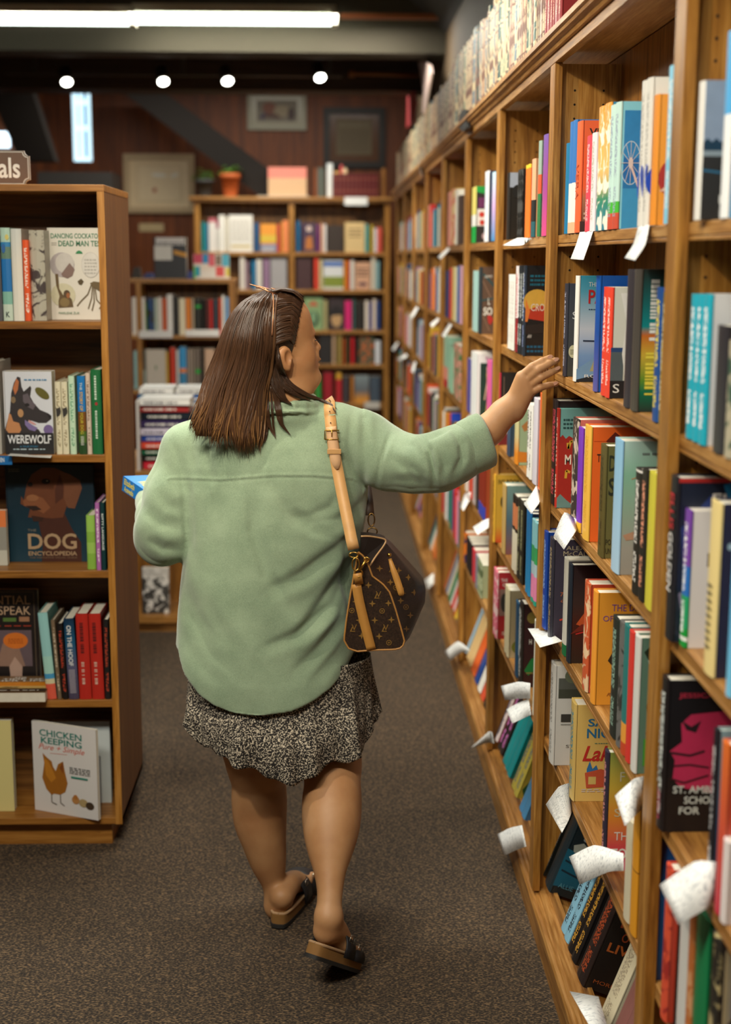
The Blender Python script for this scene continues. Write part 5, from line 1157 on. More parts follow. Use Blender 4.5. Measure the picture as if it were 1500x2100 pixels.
# ---------------------------------------------------------------- implicit modelling (numpy distance fields + surface nets)
class Vox:
    def __init__(s, lo, hi, h):
        s.lo = np.array(lo, float); s.h = h; s.n = np.ceil((np.array(hi) - s.lo) / h).astype(int) + 1
        s.a = np.full(s.n, .3, np.float32)
    def sub(s, lo, hi):
        i0 = np.clip(np.floor((np.array(lo) - s.lo) / s.h).astype(int), 0, s.n - 1); i1 = np.clip(np.ceil((np.array(hi) - s.lo) / s.h).astype(int) + 1, 1, s.n)
        ax = [(s.lo[k] + s.h * np.arange(i0[k], i1[k])).astype(np.float32) for k in range(3)]
        X, Y, Z = np.meshgrid(*ax, indexing='ij', sparse=True)
        return (slice(i0[0], i1[0]), slice(i0[1], i1[1]), slice(i0[2], i1[2])), X, Y, Z
    def mix(s, sl, d, k, op):
        a = s.a[sl]; d = d.astype(np.float32)
        if op == 'u':
            if k > 0:
                hh = np.clip(.5 + .5 * (d - a) / k, 0, 1); r = d * (1 - hh) + a * hh - k * hh * (1 - hh)
            else: r = np.minimum(a, d)
        elif op == 's':
            if k > 0:
                hh = np.clip(.5 - .5 * (a + d) / k, 0, 1); r = a * (1 - hh) - d * hh + k * hh * (1 - hh)
            else: r = np.maximum(a, -d)
        s.a[sl] = r
    def cone(s, A, B, r1, r2, k=.01, op='u'):
        A = np.array(A, float); B = np.array(B, float); m = max(r1, r2) + k + .02
        sl, X, Y, Z = s.sub(np.minimum(A, B) - m, np.maximum(A, B) + m)
        d = B - A; L = max(1e-9, d @ d); px, py, pz = X - A[0], Y - A[1], Z - A[2]
        t = np.clip((px * d[0] + py * d[1] + pz * d[2]) / L, 0, 1)
        dist = np.sqrt((px - t * d[0]) ** 2 + (py - t * d[1]) ** 2 + (pz - t * d[2]) ** 2) - (r1 + (r2 - r1) * t)
        s.mix(sl, dist, k, op)
    def chain(s, pts, k=.01):
        for (A, ra), (B, rb) in zip(pts, pts[1:]): s.cone(A, B, ra, rb, k)
    def ell(s, C, R, ax=None, k=.01, op='u'):
        C = np.array(C, float); R = np.array(R, float); M = np.eye(3) if ax is None else np.array(ax, float)  # rows = axes
        m = R.max() + k + .02; sl, X, Y, Z = s.sub(C - m, C + m)
        p = [X - C[0], Y - C[1], Z - C[2]]
        q = [p[0] * M[i][0] + p[1] * M[i][1] + p[2] * M[i][2] for i in range(3)]
        k0 = np.sqrt(sum((q[i] / R[i]) ** 2 for i in range(3))); k1 = np.sqrt(sum((q[i] / R[i] ** 2) ** 2 for i in range(3))) + 1e-9
        s.mix(sl, k0 * (k0 - 1) / k1, k, op)
    def loft(s, rows, k=.02, p=2.2):     # rows: (z, cx, cy, a, b) stacked ellipses
        rows = sorted(rows); zs = np.array([r[0] for r in rows]); a = [np.array([r[i] for r in rows]) for i in range(1, 5)]
        lo = (min(a[0] - a[2]) - .05, min(a[1] - a[3]) - .05, zs[0] - .05); hi = (max(a[0] + a[2]) + .05, max(a[1] + a[3]) + .05, zs[-1] + .05)
        sl, X, Y, Z = s.sub(lo, hi); z = Z.ravel(); g = [np.interp(z, zs, v)[None, None, :] for v in a]
        u = np.abs(X - g[0]) / g[2]; v = np.abs(Y - g[1]) / g[3]
        k0 = (u ** p + v ** p) ** (1 / p); k1 = np.sqrt((u / g[2]) ** 2 + (v / g[3]) ** 2) + 1e-6
        d = np.minimum(k0 * (k0 - 1) / k1, (k0 - 1) * np.maximum(g[2], g[3]))
        d = np.where(k0 < 1, (k0 - 1) * np.minimum(g[2], g[3]), d)
        d = np.maximum(d, np.maximum(zs[0] - Z, Z - zs[-1])); s.mix(sl, d, k, 'u')
    def mesh(s):
        a = s.a; ins = a < 0; nx, ny, nz = a.shape
        c = ins[:-1, :-1, :-1].astype(np.int8)
        tot = np.zeros(c.shape, np.int8)
        offs = [(i, j, k) for i in (0, 1) for j in (0, 1) for k in (0, 1)]
        for i, j, k in offs: tot += ins[i:nx - 1 + i, j:ny - 1 + j, k:nz - 1 + k]
        idx = np.argwhere((tot > 0) & (tot < 8)); N_ = len(idx)
        val = {o: a[idx[:, 0] + o[0], idx[:, 1] + o[1], idx[:, 2] + o[2]] for o in offs}
        acc = np.zeros((N_, 3)); cnt = np.zeros(N_)
        for o in offs:
            for ax in range(3):
                if o[ax]: continue
                q = tuple(1 if t == ax else o[t] for t in range(3)); v0, v1 = val[o], val[q]
                m = (v0 < 0) != (v1 < 0); t = np.where(m, v0 / np.where(m, v0 - v1, 1), 0)
                p = np.tile(np.array(o, float), (N_, 1)); p[:, ax] = t
                acc[m] += p[m]; cnt[m] += 1
        V = s.lo + s.h * (idx + acc / cnt[:, None])
        ID = np.full(c.shape, -1, np.int32); ID[tuple(idx.T)] = np.arange(N_)
        F = []
        for ax in range(3):
            u, w = [(1, 2), (2, 0), (0, 1)][ax]
            s0 = [slice(1, -1)] * 3; s0[ax] = slice(0, -1); s1 = list(s0); s1[ax] = slice(1, None)
            A_, B_ = ins[tuple(s0)], ins[tuple(s1)]; e = np.argwhere(A_ != B_); base = e.copy()
            for t in range(3):
                if t != ax: base[:, t] += 1
            fl = A_[tuple(e.T)]
            def cell(du, dw):
                q = base.copy(); q[:, u] -= du; q[:, w] -= dw; return ID[tuple(q.T)]
            Q = np.stack([cell(1, 1), cell(0, 1), cell(0, 0), cell(1, 0)], 1)
            Q[~fl] = Q[~fl][:, ::-1]; F.append(Q)
        return V, np.concatenate(F)
def np_mesh(name, V, F, mats, parent=None, smooth=True):
    me = bpy.data.meshes.new(name); me.vertices.add(len(V)); me.vertices.foreach_set('co', np.asarray(V, np.float32).ravel())
    me.loops.add(len(F) * 4); me.loops.foreach_set('vertex_index', np.asarray(F, np.int32).ravel())
    me.polygons.add(len(F)); me.polygons.foreach_set('loop_start', np.arange(0, len(F) * 4, 4, dtype=np.int32))
    try: me.polygons.foreach_set('loop_total', np.full(len(F), 4, np.int32))
    except Exception: pass
    me.update(calc_edges=True); me.validate()
    me.polygons.foreach_set('use_smooth', np.ones(len(me.polygons), bool))
    return link(name, me, mats, parent)
def relax(V, F, it=2, w=.5, mask=None):
    n = len(V); V = V.copy()
    e = np.concatenate([F[:, [0, 1]], F[:, [1, 2]], F[:, [2, 3]], F[:, [3, 0]]]); e = np.concatenate([e, e[:, ::-1]])
    deg = np.bincount(e[:, 0], minlength=n)[:, None].clip(1)
    for _ in range(it):
        A = np.stack([np.bincount(e[:, 0], V[e[:, 1], k], minlength=n) for k in range(3)], 1) / deg
        V += (A - V) * (w if mask is None else w * mask[:, None])
    return V
def normals(V, F):
    a = V[F[:, 2]] - V[F[:, 0]]; b = V[F[:, 3]] - V[F[:, 1]]; n = np.cross(a, b); N_ = np.zeros_like(V)
    for k in range(4):
        for c in range(3): N_[:, c] += np.bincount(F[:, k], n[:, c], minlength=len(V))
    return N_ / (np.linalg.norm(N_, axis=1, keepdims=True) + 1e-12)
def px_of(V):
    q = (V - np.array([0, 0, CH])) @ RW; return 750 + FPX * q[:, 0] / q[:, 2], 1050 + FPX * q[:, 1] / q[:, 2]
# ---------------------------------------------------------------- the woman
def skinmat():
    m, nt, b, N, L = newmat('skin'); b.inputs['Roughness'].default_value = .55
    tc = N.new('ShaderNodeTexCoord'); nz = N.new('ShaderNodeTexNoise'); nz.inputs['Scale'].default_value = 9; nz.inputs['Detail'].default_value = 5; L.new(tc.outputs['Object'], nz.inputs[0])
    r = ramp(N, [(.3, 'a5734a'), (.55, 'b98a5e'), (.75, 'c69a72')]); L.new(nz.outputs['Fac'], r.inputs[0]); L.new(r.outputs[0], b.inputs['Base Color'])
    b.inputs['Subsurface Weight'].default_value = .12; b.inputs['Subsurface Radius'].default_value = (.02, .008, .004); b.inputs['Subsurface Scale'].default_value = .4
    n2 = N.new('ShaderNodeTexNoise'); n2.inputs['Scale'].default_value = 260; L.new(tc.outputs['Object'], n2.inputs[0])
    bp = N.new('ShaderNodeBump'); bp.inputs['Strength'].default_value = .1; bp.inputs['Distance'].default_value = .001; L.new(n2.outputs['Fac'], bp.inputs['Height']); L.new(bp.outputs[0], b.inputs['Normal'])
    return m
SKIN = skinmat()
woman = thing('person', 'woman with brown shoulder-length hair in green overshirt and patterned skirt, reaching to the shelf', 'person', (-.1, 3.3, 0))
HY = 3.33; HC = np.array(onY(568, 674, HY)); HS = FPX / HY
th = math.radians(27); FD = np.array([math.cos(th), math.sin(th), 0]); LD = np.array([-math.sin(th), math.cos(th), 0]); UP = np.array([0, 0, 1.0])
AX = [FD, LD, UP]
def hp(x, y, b=0):       # head-local point from a profile position (b = sideways, minus is her right, the near side)
    return HC + FD * ((x - 568) / (HS * math.cos(th))) + LD * b + UP * ((674 - y) / HS) * 1.0 + np.array([0, 0, 0])
def P3(x, y, Y): return np.array(onY(x, y, Y))
v = Vox((-.46, 2.92, -.01), (.60, 3.80, 1.67), .003)
# trunk, hips, thighs (under the clothes)
v.loft([(P3(550, 1460, 3.38)[2], -.13, 3.38, .15, .12), (P3(550, 1250, 3.38)[2], -.13, 3.38, .17, .12), (P3(550, 1100, 3.38)[2], -.125, 3.38, .15, .105), (P3(550, 950, 3.38)[2], -.12, 3.38, .15, .1), (P3(550, 900, 3.38)[2], -.11, 3.38, .13, .08)], k=.0)
hipL, hipR = P3(500, 1430, 3.39), P3(640, 1430, 3.37)
LEGL = [(hipL, .085), (P3(525, 1560, 3.40), .074), (P3(531, 1600, 3.41), .066), (P3(532, 1640, 3.405), .067), (P3(534, 1680, 3.40), .064), (P3(541, 1720, 3.395), .054), (P3(550, 1765, 3.395), .043), (P3(561, 1812, 3.395), .030), (P3(568, 1845, 3.39), .031)]
LEGR = [(hipR, .085), (P3(676, 1545, 3.34), .076), (P3(682, 1600, 3.285), .066), (P3(681, 1645, 3.24), .069), (P3(680, 1690, 3.20), .066), (P3(678, 1735, 3.16), .053), (P3(677, 1780, 3.12), .040), (P3(677, 1825, 3.085), .0305), (P3(675, 1865, 3.06), .029)]
def smooth_chain(vx, pts, k=.002, n=5):
    Q = [np.append(np.array(p, float), r) for p, r in pts]; Q = [2 * Q[0] - Q[1]] + Q + [2 * Q[-1] - Q[-2]]; out = []
    for i in range(1, len(Q) - 2):
        for j in range(n):
            t = j / n; a, b, c, d = Q[i - 1:i + 3]; out.append(.5 * ((2 * b) + (c - a) * t + (2 * a - 5 * b + 4 * c - d) * t * t + (-a + 3 * b - 3 * c + d) * t ** 3))
    out.append(Q[-2]); vx.chain([(o[:3], o[3]) for o in out], k)
smooth_chain(v, [(p, r + .004 * (r > .04)) for p, r in LEGL]); smooth_chain(v, [(p, r + .004 * (r > .04)) for p, r in LEGR])
def foot(hl, toe, ank, heelr, side, k=.02, big=1):
    hl, toe, ank = map(np.array, (hl, toe, ank)); d = toe - hl; L = np.linalg.norm(d); d /= L
    s_ = np.cross(d, [0, 0, 1]); s_ /= np.linalg.norm(s_); n_ = np.cross(s_, d)
    v.cone(ank, hl + n_ * .022 + d * .006, .0285, heelr - .002, .02)
    v.cone(ank, hl + d * L * .3 + n_ * .032, .0285, .028, .02)
    smooth_chain(v, [(hl + n_ * .020 + d * .006, heelr - .002), (hl + d * L * .3 + n_ * .028, .028), (hl + d * L * .62 + n_ * .012, .027)], .008)
    v.ell(hl + d * L * .68 + n_ * .004, (L * .2, .042, .018), (d, s_, n_), .02)
    for i, (o, l, r) in enumerate([(-.028, .2, .0125), (-.010, .19, .009), (.004, .17, .0085), (.017, .14, .008), (.028, .1, .0075)]):
        A = hl + d * L * .74 + s_ * o * side + n_ * .0; v.cone(A, A + d * L * l + n_ * .002, r, r * .85, .006)
    return d, s_, n_, L
LH, LT = P3(577, 1900, 3.355), P3(622, 1822, 3.56); LH[2] = .052; LT[2] = .045
RH, RT = P3(661, 1926, 3.035), P3(714, 1984, 3.125); RT[2] = .052
fl = foot(LH, LT, P3(570, 1860, 3.385), .0305, -1)
fr_ = foot(RH, RT, P3(674, 1885, 3.05), .031, -1)
# neck and head
v.chain([(P3(575, 900, 3.37), .075), (P3(580, 845, 3.36), .062), (hp(584, 800, 0), .056), (hp(580, 750), .058)], .03)
v.ell(hp(563, 678), (.086, .075, .09), AX, .0)
v.ell(hp(574, 662), (.071, .064, .07), AX, .03)
v.ell(hp(596, 722), (.058, .054, .075), AX, .03)
v.ell(hp(605, 754), (.052, .050, .042), AX, .02)
v.ell(hp(636, 775), (.025, .028, .019), AX, .02)
v.ell(hp(612, 786), (.038, .042, .020), AX, .03)
v.ell(hp(626, 684), (.014, .040, .011), AX, .012)
for b in (-.043, .043): v.ell(hp(606, 730, b), (.026, .020, .030), AX, .02)
for b in (-.034, .034): v.ell(hp(633, 699, b), (.014, .018, .010), AX, .010, 's'); v.ell(hp(622, 700, b), (.0125, .0125, .0115), AX, .003)
v.cone(hp(635, 694), hp(647, 712), .0085, .0105, .010); v.ell(hp(648.5, 715), (.0105, .0105, .0085), AX, .005)
for b in (-.012, .012): v.ell(hp(640, 719, b), (.0115, .0075, .0075), AX, .005)
v.ell(hp(640, 733), (.013, .024, .014), AX, .012)
v.ell(hp(648, 738), (.0085, .020, .0050), AX, .004); v.ell(hp(647, 750), (.0085, .0175, .0058), AX, .004)
for bb in (-1, 1):
    v.ell(hp(556, 731, .070 * bb), (.018, .013, .031), AX, .006); v.ell(hp(555, 729, .0805 * bb), (.0195, .0065, .0280), AX, .004)
    v.ell(hp(561, 727, .0875 * bb), (.0105, .010, .0165), AX, .002, 's'); v.ell(hp(561, 748, .078 * bb), (.008, .006, .009), AX, .004)
# right arm and hand
WY = 3.25
v.chain([(P3(700, 905, 3.37), .06), (P3(748, 905, 3.36), .052), (P3(850, 955, 3.28), .045), (P3(905, 945, 3.255), .042), (P3(960, 915, 3.25), .040), (P3(1005, 880, WY), .0345), (P3(1033, 848, WY), .0295), (P3(1050, 832, WY), .0285)], .02)
FG = 3.235
def fingers(base, defs, k=.006):
    for pts, rs in defs:
        P = [P3(*p) for p in pts]; v.chain(list(zip(P, rs)), k * .35)
palm = [((1050, 832), (1070, 772), .0170), ((1052, 838), (1076, 782), .0175), ((1056, 842), (1082, 792), .0175), ((1058, 846), (1086, 804), .0165)]
for (a, b_, r1) in palm: v.cone(P3(*a, WY), P3(*b_, FG), .019, r1 * .82, .012)
fingers(None, [([(1068, 773, FG), (1092, 752, FG - .012), (1112, 741, FG - .006), (1130, 733, FG + .006)], [.0105, .0098, .0088, .0072]),
               ([(1076, 783, FG), (1104, 758, FG - .018), (1126, 746, FG - .010), (1143, 739, FG + .004)], [.0108, .0100, .0090, .0074]),
               ([(1083, 793, FG), (1110, 774, FG - .016), (1130, 764, FG - .008), (1146, 757, FG + .004)], [.0105, .0096, .0086, .0072]),
               ([(1087, 806, FG), (1108, 795, FG - .010), (1126, 790, FG - .004), (1142, 787, FG + .006)], [.0098, .0088, .0078, .0064])])
v.chain([(P3(1046, 826, WY + .014), .0165), (P3(1072, 790, WY + .038), .0135), (P3(1094, 768, WY + .046), .0105), (P3(1108, 758, WY + .044), .0085)], .008)
# left forearm and hand curled round a book in front of her
LE = P3(330, 1105, 3.36)
v.chain([(P3(375, 920, 3.38), .052), (LE, .045), (P3(322, 1050, 3.50), .036), (P3(306, 1022, 3.60), .027)], .02)
HB = P3(290, 1014, 3.66)
v.ell(HB, (.034, .042, .017), None, .012)
for i in range(4):
    A = HB + np.array([-.024, .03 - .019 * i, .004]); B = A + np.array([-.03, .004, .018]); Cc = B + np.array([.006, 0, .022]); D_ = Cc + np.array([.018, 0, .006])
    v.chain([(A, .0095), (B, .009), (Cc, .0085), (D_, .0075)], .003)
v.chain([(HB + np.array([.02, -.02, 0]), .012), (HB + np.array([.034, 0, .022]), .0105), (HB + np.array([.03, .02, .036]), .009)], .005)
V, F = v.mesh(); V = relax(V, F, 2, .4)
BVV, BVF = V, F
body = np_mesh('body', V - np.array(woman.location), F, [SKIN], woman); del v
# nails on the reaching hand
nb = MB()
for (x, y, Yn) in [(1128, 732, FG - .003), (1141, 737, FG - .006), (1144, 755, FG - .006), (1139, 786, FG - .002)]:
    c = P3(x, y, Yn); q = [c + np.array([.0065 * math.cos(a), -.003 + .0012 * math.cos(a), .0045 * math.sin(a) + .002 * math.cos(a)]) for a in [2 * math.pi * i / 10 for i in range(10)]]
    nb.add(q, [tuple(range(10))], 0, True)
build('fingernails', nb, plain('d8a488', .25), woman)
eb = MB()
def cap(b, pts, r): b.tube(pts, r, 6)
cap(eb, [hp(609, 683, -.048), hp(618, 678, -.040), hp(626, 679, -.028)], [.001, .0026, .0015])
build('eyebrow', eb, plain('2a1a12', .7), woman)
el = MB()
for i in range(7): cap(el, [hp(628, 699, -.040 + .003 * i), hp(634, 697.5, -.043 + .0035 * i)], [.0008, .0003])
build('eyelashes', el, plain('1a100c', .7), woman)
# ---- shirt
def fabric():
    m, nt, b, N, L = newmat('sage_fabric'); b.inputs['Roughness'].default_value = .92
    b.inputs['Sheen Weight'].default_value = .35; b.inputs['Sheen Roughness'].default_value = .5
    tc = N.new('ShaderNodeTexCoord'); nz = N.new('ShaderNodeTexNoise'); nz.inputs['Scale'].default_value = 420; nz.inputs['Detail'].default_value = 3; L.new(tc.outputs['Object'], nz.inputs[0])
    n2 = N.new('ShaderNodeTexNoise'); n2.inputs['Scale'].default_value = 14; n2.inputs['Detail'].default_value = 4; L.new(tc.outputs['Object'], n2.inputs[0])
    mx = N.new('ShaderNodeMixRGB'); mx.inputs[0].default_value = .5; L.new(nz.outputs['Fac'], mx.inputs[1]); L.new(n2.outputs['Fac'], mx.inputs[2])
    r = ramp(N, [(.35, '798e73'), (.65, '93a78a')]); L.new(mx.outputs[0], r.inputs[0]); L.new(r.outputs[0], b.inputs['Base Color'])
    bp = N.new('ShaderNodeBump'); bp.inputs['Strength'].default_value = .25; bp.inputs['Distance'].default_value = .0015; L.new(nz.outputs['Fac'], bp.inputs['Height']); L.new(bp.outputs[0], b.inputs['Normal']); return m
GREEN = fabric()
s = Vox((-.50, 3.05, .55), (.50, 3.72, 1.50), .0032)
TY = 3.38
rows = []
for y, xl, xr, hd in [(1475, 368, 732, .184), (1420, 360, 735, .180), (1370, 361, 735, .175), (1320, 362, 733, .165), (1260, 365, 731, .158), (1200, 370, 731, .152), (1150, 376, 737, .148), (1100, 376, 744, .146), (1050, 366, 752, .143), (1000, 356, 756, .138), (950, 356, 750, .128), (905, 372, 742, .112), (880, 400, 735, .095), (860, 440, 700, .08)]:
    a = P3(xl, y, TY); c = P3(xr, y, TY); rows.append((a[2], (a[0] + c[0]) / 2, TY, (c[0] - a[0]) / 2, hd))
s.loft(rows, 0, 2.25)
s.chain([(P3(590, 862, 3.37), .062), (P3(470, 883, 3.38), .062), (P3(385, 922, 3.38), .062)], .03)
s.chain([(P3(600, 862, 3.36), .058), (P3(690, 884, 3.35), .062), (P3(752, 905, 3.35), .066)], .03)
s.chain([(P3(385, 922, 3.38), .062), (P3(352, 1010, 3.365), .064), (P3(334, 1085, 3.355), .064), (P3(332, 1106, 3.36), .062)], .02)
s.chain([(P3(334, 1104, 3.36), .063), (P3(326, 1062, 3.47), .054), (P3(312, 1030, 3.57), .044)], .025)
s.chain([(P3(745, 905, 3.35), .066), (P3(800, 943, 3.32), .070), (P3(850, 953, 3.28), .0625), (P3(900, 948, 3.255), .0650), (P3(930, 934, 3.25), .060), (P3(955, 921, 3.25), .054), (P3(975, 912, 3.25), .048)], .03)
# collar
CR = np.array(P3(583, 826, 3.355))
def ring(rx, ry, dz, rr, k):
    for i in range(20):
        a, b = 2 * math.pi * i / 20, 2 * math.pi * (i + 1) / 20
        s.cone(CR + [rx * math.cos(a), ry * math.sin(a), dz - .012 * math.sin(a)], CR + [rx * math.cos(b), ry * math.sin(b), dz - .012 * math.sin(b)], rr, rr, k)
s.ell(CR - [0, 0, .03], (.085, .08, .045), None, .02); ring(.068, .064, .012, .008, .012); ring(.080, .075, -.008, .009, .01); ring(.090, .084, -.024, .007, .004)
# curved shirt-tail hem (back and front)
def hemz(X, Yv):
    hx = np.array([362, 380, 410, 440, 480, 520, 560, 600, 640, 680, 712, 735]); hy = np.array([1352, 1392, 1425, 1443, 1454, 1458, 1456, 1449, 1434, 1412, 1382, 1345])
    Xs = [P3(x, y, 3.24)[0] for x, y in zip(hx, hy)]; Zs = [P3(x, y, 3.24)[2] for x, y in zip(hx, hy)]
    return np.interp(X, Xs, Zs)
sl, X_, Y_, Z_ = s.sub(s.lo, (.5, 3.72, .95))
s.a[sl] = np.maximum(s.a[sl], (hemz(X_, Y_) - Z_) * .8)
s.cone(CR - [0, 0, .05], CR + [0, 0, .08], .052, .056, .004, 's')
s.cone(P3(985, 905, 3.25), P3(1050, 850, 3.25), .040, .045, .004, 's')
V, F = s.mesh(); del s
V = relax(V, F, 3, .5)
# folds: creases followed in the back and sleeve cloth
def seg_dist(x, y, pts):
    best = np.full(len(x), 1e9); tt = np.zeros(len(x)); side = np.zeros(len(x)); n = len(pts) - 1
    for i, ((ax, ay), (bx, by)) in enumerate(zip(pts, pts[1:])):
        dx, dy = bx - ax, by - ay; L = dx * dx + dy * dy; t = np.clip(((x - ax) * dx + (y - ay) * dy) / L, 0, 1)
        d = np.hypot(x - ax - t * dx, y - ay - t * dy); m = d < best; best[m] = d[m]; tt[m] = (i + t[m]) / n
        side[m] = np.sign(((x - ax) * dy - (y - ay) * dx)[m])
    return best, tt, side
CREASE = [([(512, 1005), (518, 1090), (545, 1180), (600, 1262)], 6, 13, 5), ([(560, 995), (590, 1050), (640, 1090), (700, 1105)], 5, 12, 4), ([(735, 1160), (690, 1240), (610, 1300), (540, 1330)], 7, 12, 5), ([(372, 1180), (385, 1260), (430, 1340), (500, 1400)], 5, 14, 4),   # points, depth mm, width px, shoulder ridge mm
    ([(348, 984), (450, 988), (560, 979), (640, 979), (722, 986)], .9, 2.6, 1.5),
    ([(803, 882), (792, 905), (778, 945), (769, 1003)], 3.0, 5, 2.5), ([(352, 905), (368, 960), (378, 1010), (384, 1100), (383, 1150)], 7, 9, 3),
    ([(742, 1075), (690, 1128), (620, 1178), (545, 1215)], 8, 15, 6), ([(735, 1130), (700, 1190), (655, 1250), (600, 1320)], 10, 15, 7),
    ([(728, 1200), (700, 1265), (655, 1330), (600, 1385)], 8, 14, 5), ([(725, 1280), (690, 1340), (640, 1400)], 5, 12, 4),
    ([(760, 1012), (722, 1050), (690, 1068), (640, 1075)], 7, 14, 5), ([(700, 1000), (680, 1040), (640, 1060), (590, 1065)], 4, 14, 3), ([(715, 1090), (712, 1160), (722, 1240), (715, 1320)], 5, 9, 4),
    ([(440, 1010), (430, 1100), (440, 1200)], 4, 22, 3), ([(400, 1020), (395, 1110), (410, 1190)], 4, 14, 3), ([(540, 1000), (530, 1080), (560, 1160)], 2.5, 24, 2), ([(470, 1230), (520, 1300), (600, 1350)], 3, 24, 2), ([(380, 1200), (420, 1280), (500, 1360)], 4, 22, 3), ([(370, 1290), (410, 1360), (470, 1420)], 3, 16, 3),
    ([(400, 870), (385, 930), (392, 990)], 3, 12, 3), ([(440, 880), (425, 930), (428, 980)], 2, 12, 2), ([(720, 850), (716, 910), (724, 985)], 3, 8, 3), ([(745, 860), (748, 920), (744, 990)], 2, 8, 2),
    ([(862, 893), (880, 925), (887, 965), (890, 1000)], 9, 6, 5), ([(878, 905), (905, 890), (925, 878)], 6, 6, 3), ([(925, 878), (945, 912), (948, 940), (930, 975)], 7, 7, 4), ([(800, 935), (835, 965), (850, 1000)], 4, 10, 3), ([(790, 985), (840, 990), (880, 1000)], 3, 10, 2), ([(905, 925), (912, 955), (905, 985)], 4, 8, 3), ([(822, 905), (850, 915), (868, 940)], 3, 9, 3), ([(840, 950), (862, 975), (868, 1000)], 3, 8, 3),
    ([(300, 1050), (330, 1075), (372, 1085)], 6, 12, 4), ([(300, 1105), (335, 1128), (378, 1128)], 6, 11, 4), ([(320, 1000), (345, 1035), (375, 1050)], 4, 12, 3), ([(335, 940), (352, 985), (365, 1020)], 3, 12, 2)]
Nn = normals(V, F); px, py = px_of(V); vd = V - np.array([0, 0, CH]); vd /= np.linalg.norm(vd, axis=1, keepdims=True)
front = np.clip(-(Nn * vd).sum(1) * 2.5, 0, 1); D = np.zeros(len(V))
for pts, A, w, rg in CREASE:
    d, t, sd = seg_dist(px, py, pts); env = np.sin(np.pi * np.clip(t, .0, 1) * .9 + .15).clip(0, 1) if A > 2.5 else np.ones(len(t))
    off = d * sd; A *= 1.55; rg *= 1.4
    de_ = d / w if A < 4 else np.where(off > 0, d / (2.6 * w), d / (.8 * w))
    D += (-A * .9 * np.exp(-de_ ** 2) + rg * np.exp(-((off - 1.9 * w) / (1.2 * w)) ** 2)) * .001 * env
rngs = random.Random(3)
for _ in range(26):
    k1 = np.array([rngs.uniform(-1, 1), rngs.uniform(-1, 1), rngs.uniform(-1, 1)]); k1 *= rngs.uniform(14, 46) / np.linalg.norm(k1); D += .0007 * np.sin(V @ k1 + rngs.uniform(0, 6.28)) * (front + .4)
V = V + Nn * (D * (front + .0))[:, None]
V = relax(V, F, 1, .3)
shirt = np_mesh('shirt', V - np.array(woman.location), F, [GREEN], woman)
from mathutils.bvhtree import BVHTree
BV = BVHTree.FromPolygons([tuple(p) for p in V], [tuple(int(i) for i in f) for f in F])
def on_shirt(x, y, off=.002):
    d = Vector(ray(x, y)).normalized(); h = BV.ray_cast(Vector((0, 0, CH)), d)
    if h[0] is None: return None
    return h[0] + h[1] * off
# rolled cuff
cf = MB()
ax0 = P3(955, 921, 3.25); ax1 = P3(1003, 899, 3.25); dv = ax1 - ax0; dv /= np.linalg.norm(dv); u_ = np.cross(dv, [0, 1, 0]); u_ /= np.linalg.norm(u_); w_ = np.cross(dv, u_)
prof = [(-.002, .050), (-.005, .060), (.003, .0645), (.02, .0655), (.038, .066), (.052, .0645), (.0565, .060), (.052, .050), (.04, .044), (.01, .042)]
n = 40; vs = []; fs = []
for i, (l, r) in enumerate(prof):
    for k in range(n):
        a = 2 * math.pi * k / n; rr = r * (1 + .022 * math.sin(3 * a + 1) + .012 * math.sin(7 * a)); sh = .010 * math.sin(a + .6)
        vs.append(ax0 + dv * (l + sh) + (u_ * math.cos(a) * 1.02 + w_ * math.sin(a) * .92) * rr)
for i in range(len(prof) - 1):
    for k in range(n): fs.append((i * n + k, i * n + (k + 1) % n, (i + 1) * n + (k + 1) % n, (i + 1) * n + k))
cf.add(vs, fs, 0, True); build('rolled_cuff', cf, GREEN, shirt)
# ---- skirt
def leopard():
    m, nt, b, N, L = newmat('leopard_print'); b.inputs['Roughness'].default_value = .85
    tc = N.new('ShaderNodeTexCoord'); nz = N.new('ShaderNodeTexNoise'); nz.inputs['Scale'].default_value = 60; L.new(tc.outputs['Object'], nz.inputs[0])
    ad = N.new('ShaderNodeMixRGB'); ad.blend_type = 'ADD'; ad.inputs[0].default_value = .02; L.new(tc.outputs['Object'], ad.inputs[1]); L.new(nz.outputs['Color'], ad.inputs[2])
    vo = N.new('ShaderNodeTexVoronoi'); vo.feature = 'DISTANCE_TO_EDGE'; vo.inputs['Scale'].default_value = 165; L.new(ad.outputs[0], vo.inputs[0])
    n2 = N.new('ShaderNodeTexNoise'); n2.inputs['Scale'].default_value = 260; n2.inputs['Detail'].default_value = 2; L.new(tc.outputs['Object'], n2.inputs[0])
    r1 = ramp(N, [(.07, 'fff'), (.15, '000')]); L.new(vo.outputs['Distance'], r1.inputs[0]); r2 = ramp(N, [(.465, '000'), (.545, 'fff')]); L.new(n2.outputs['Fac'], r2.inputs[0])
    mu = N.new('ShaderNodeMath'); mu.operation = 'MULTIPLY'; L.new(r1.outputs[0], mu.inputs[0]); L.new(r2.outputs[0], mu.inputs[1])
    mx = N.new('ShaderNodeMixRGB'); L.new(mu.outputs[0], mx.inputs[0]); mx.inputs[1].default_value = srgb('17120f'); mx.inputs[2].default_value = srgb('cfc2ac'); L.new(mx.outputs[0], b.inputs['Base Color']); return m
LEO = leopard()
NA, NR = 220, 34; vs = []; fs = []
topz, cx0 = P3(550, 1340, 3.38)[2], -.121
hemx = np.array([360, 380, 400, 440, 480, 510, 540, 575, 605, 640, 665, 690, 715, 745, 776]); hemy = np.array([1500, 1530, 1546, 1547, 1560, 1568, 1582, 1592, 1595, 1588, 1572, 1566, 1568, 1562, 1522])
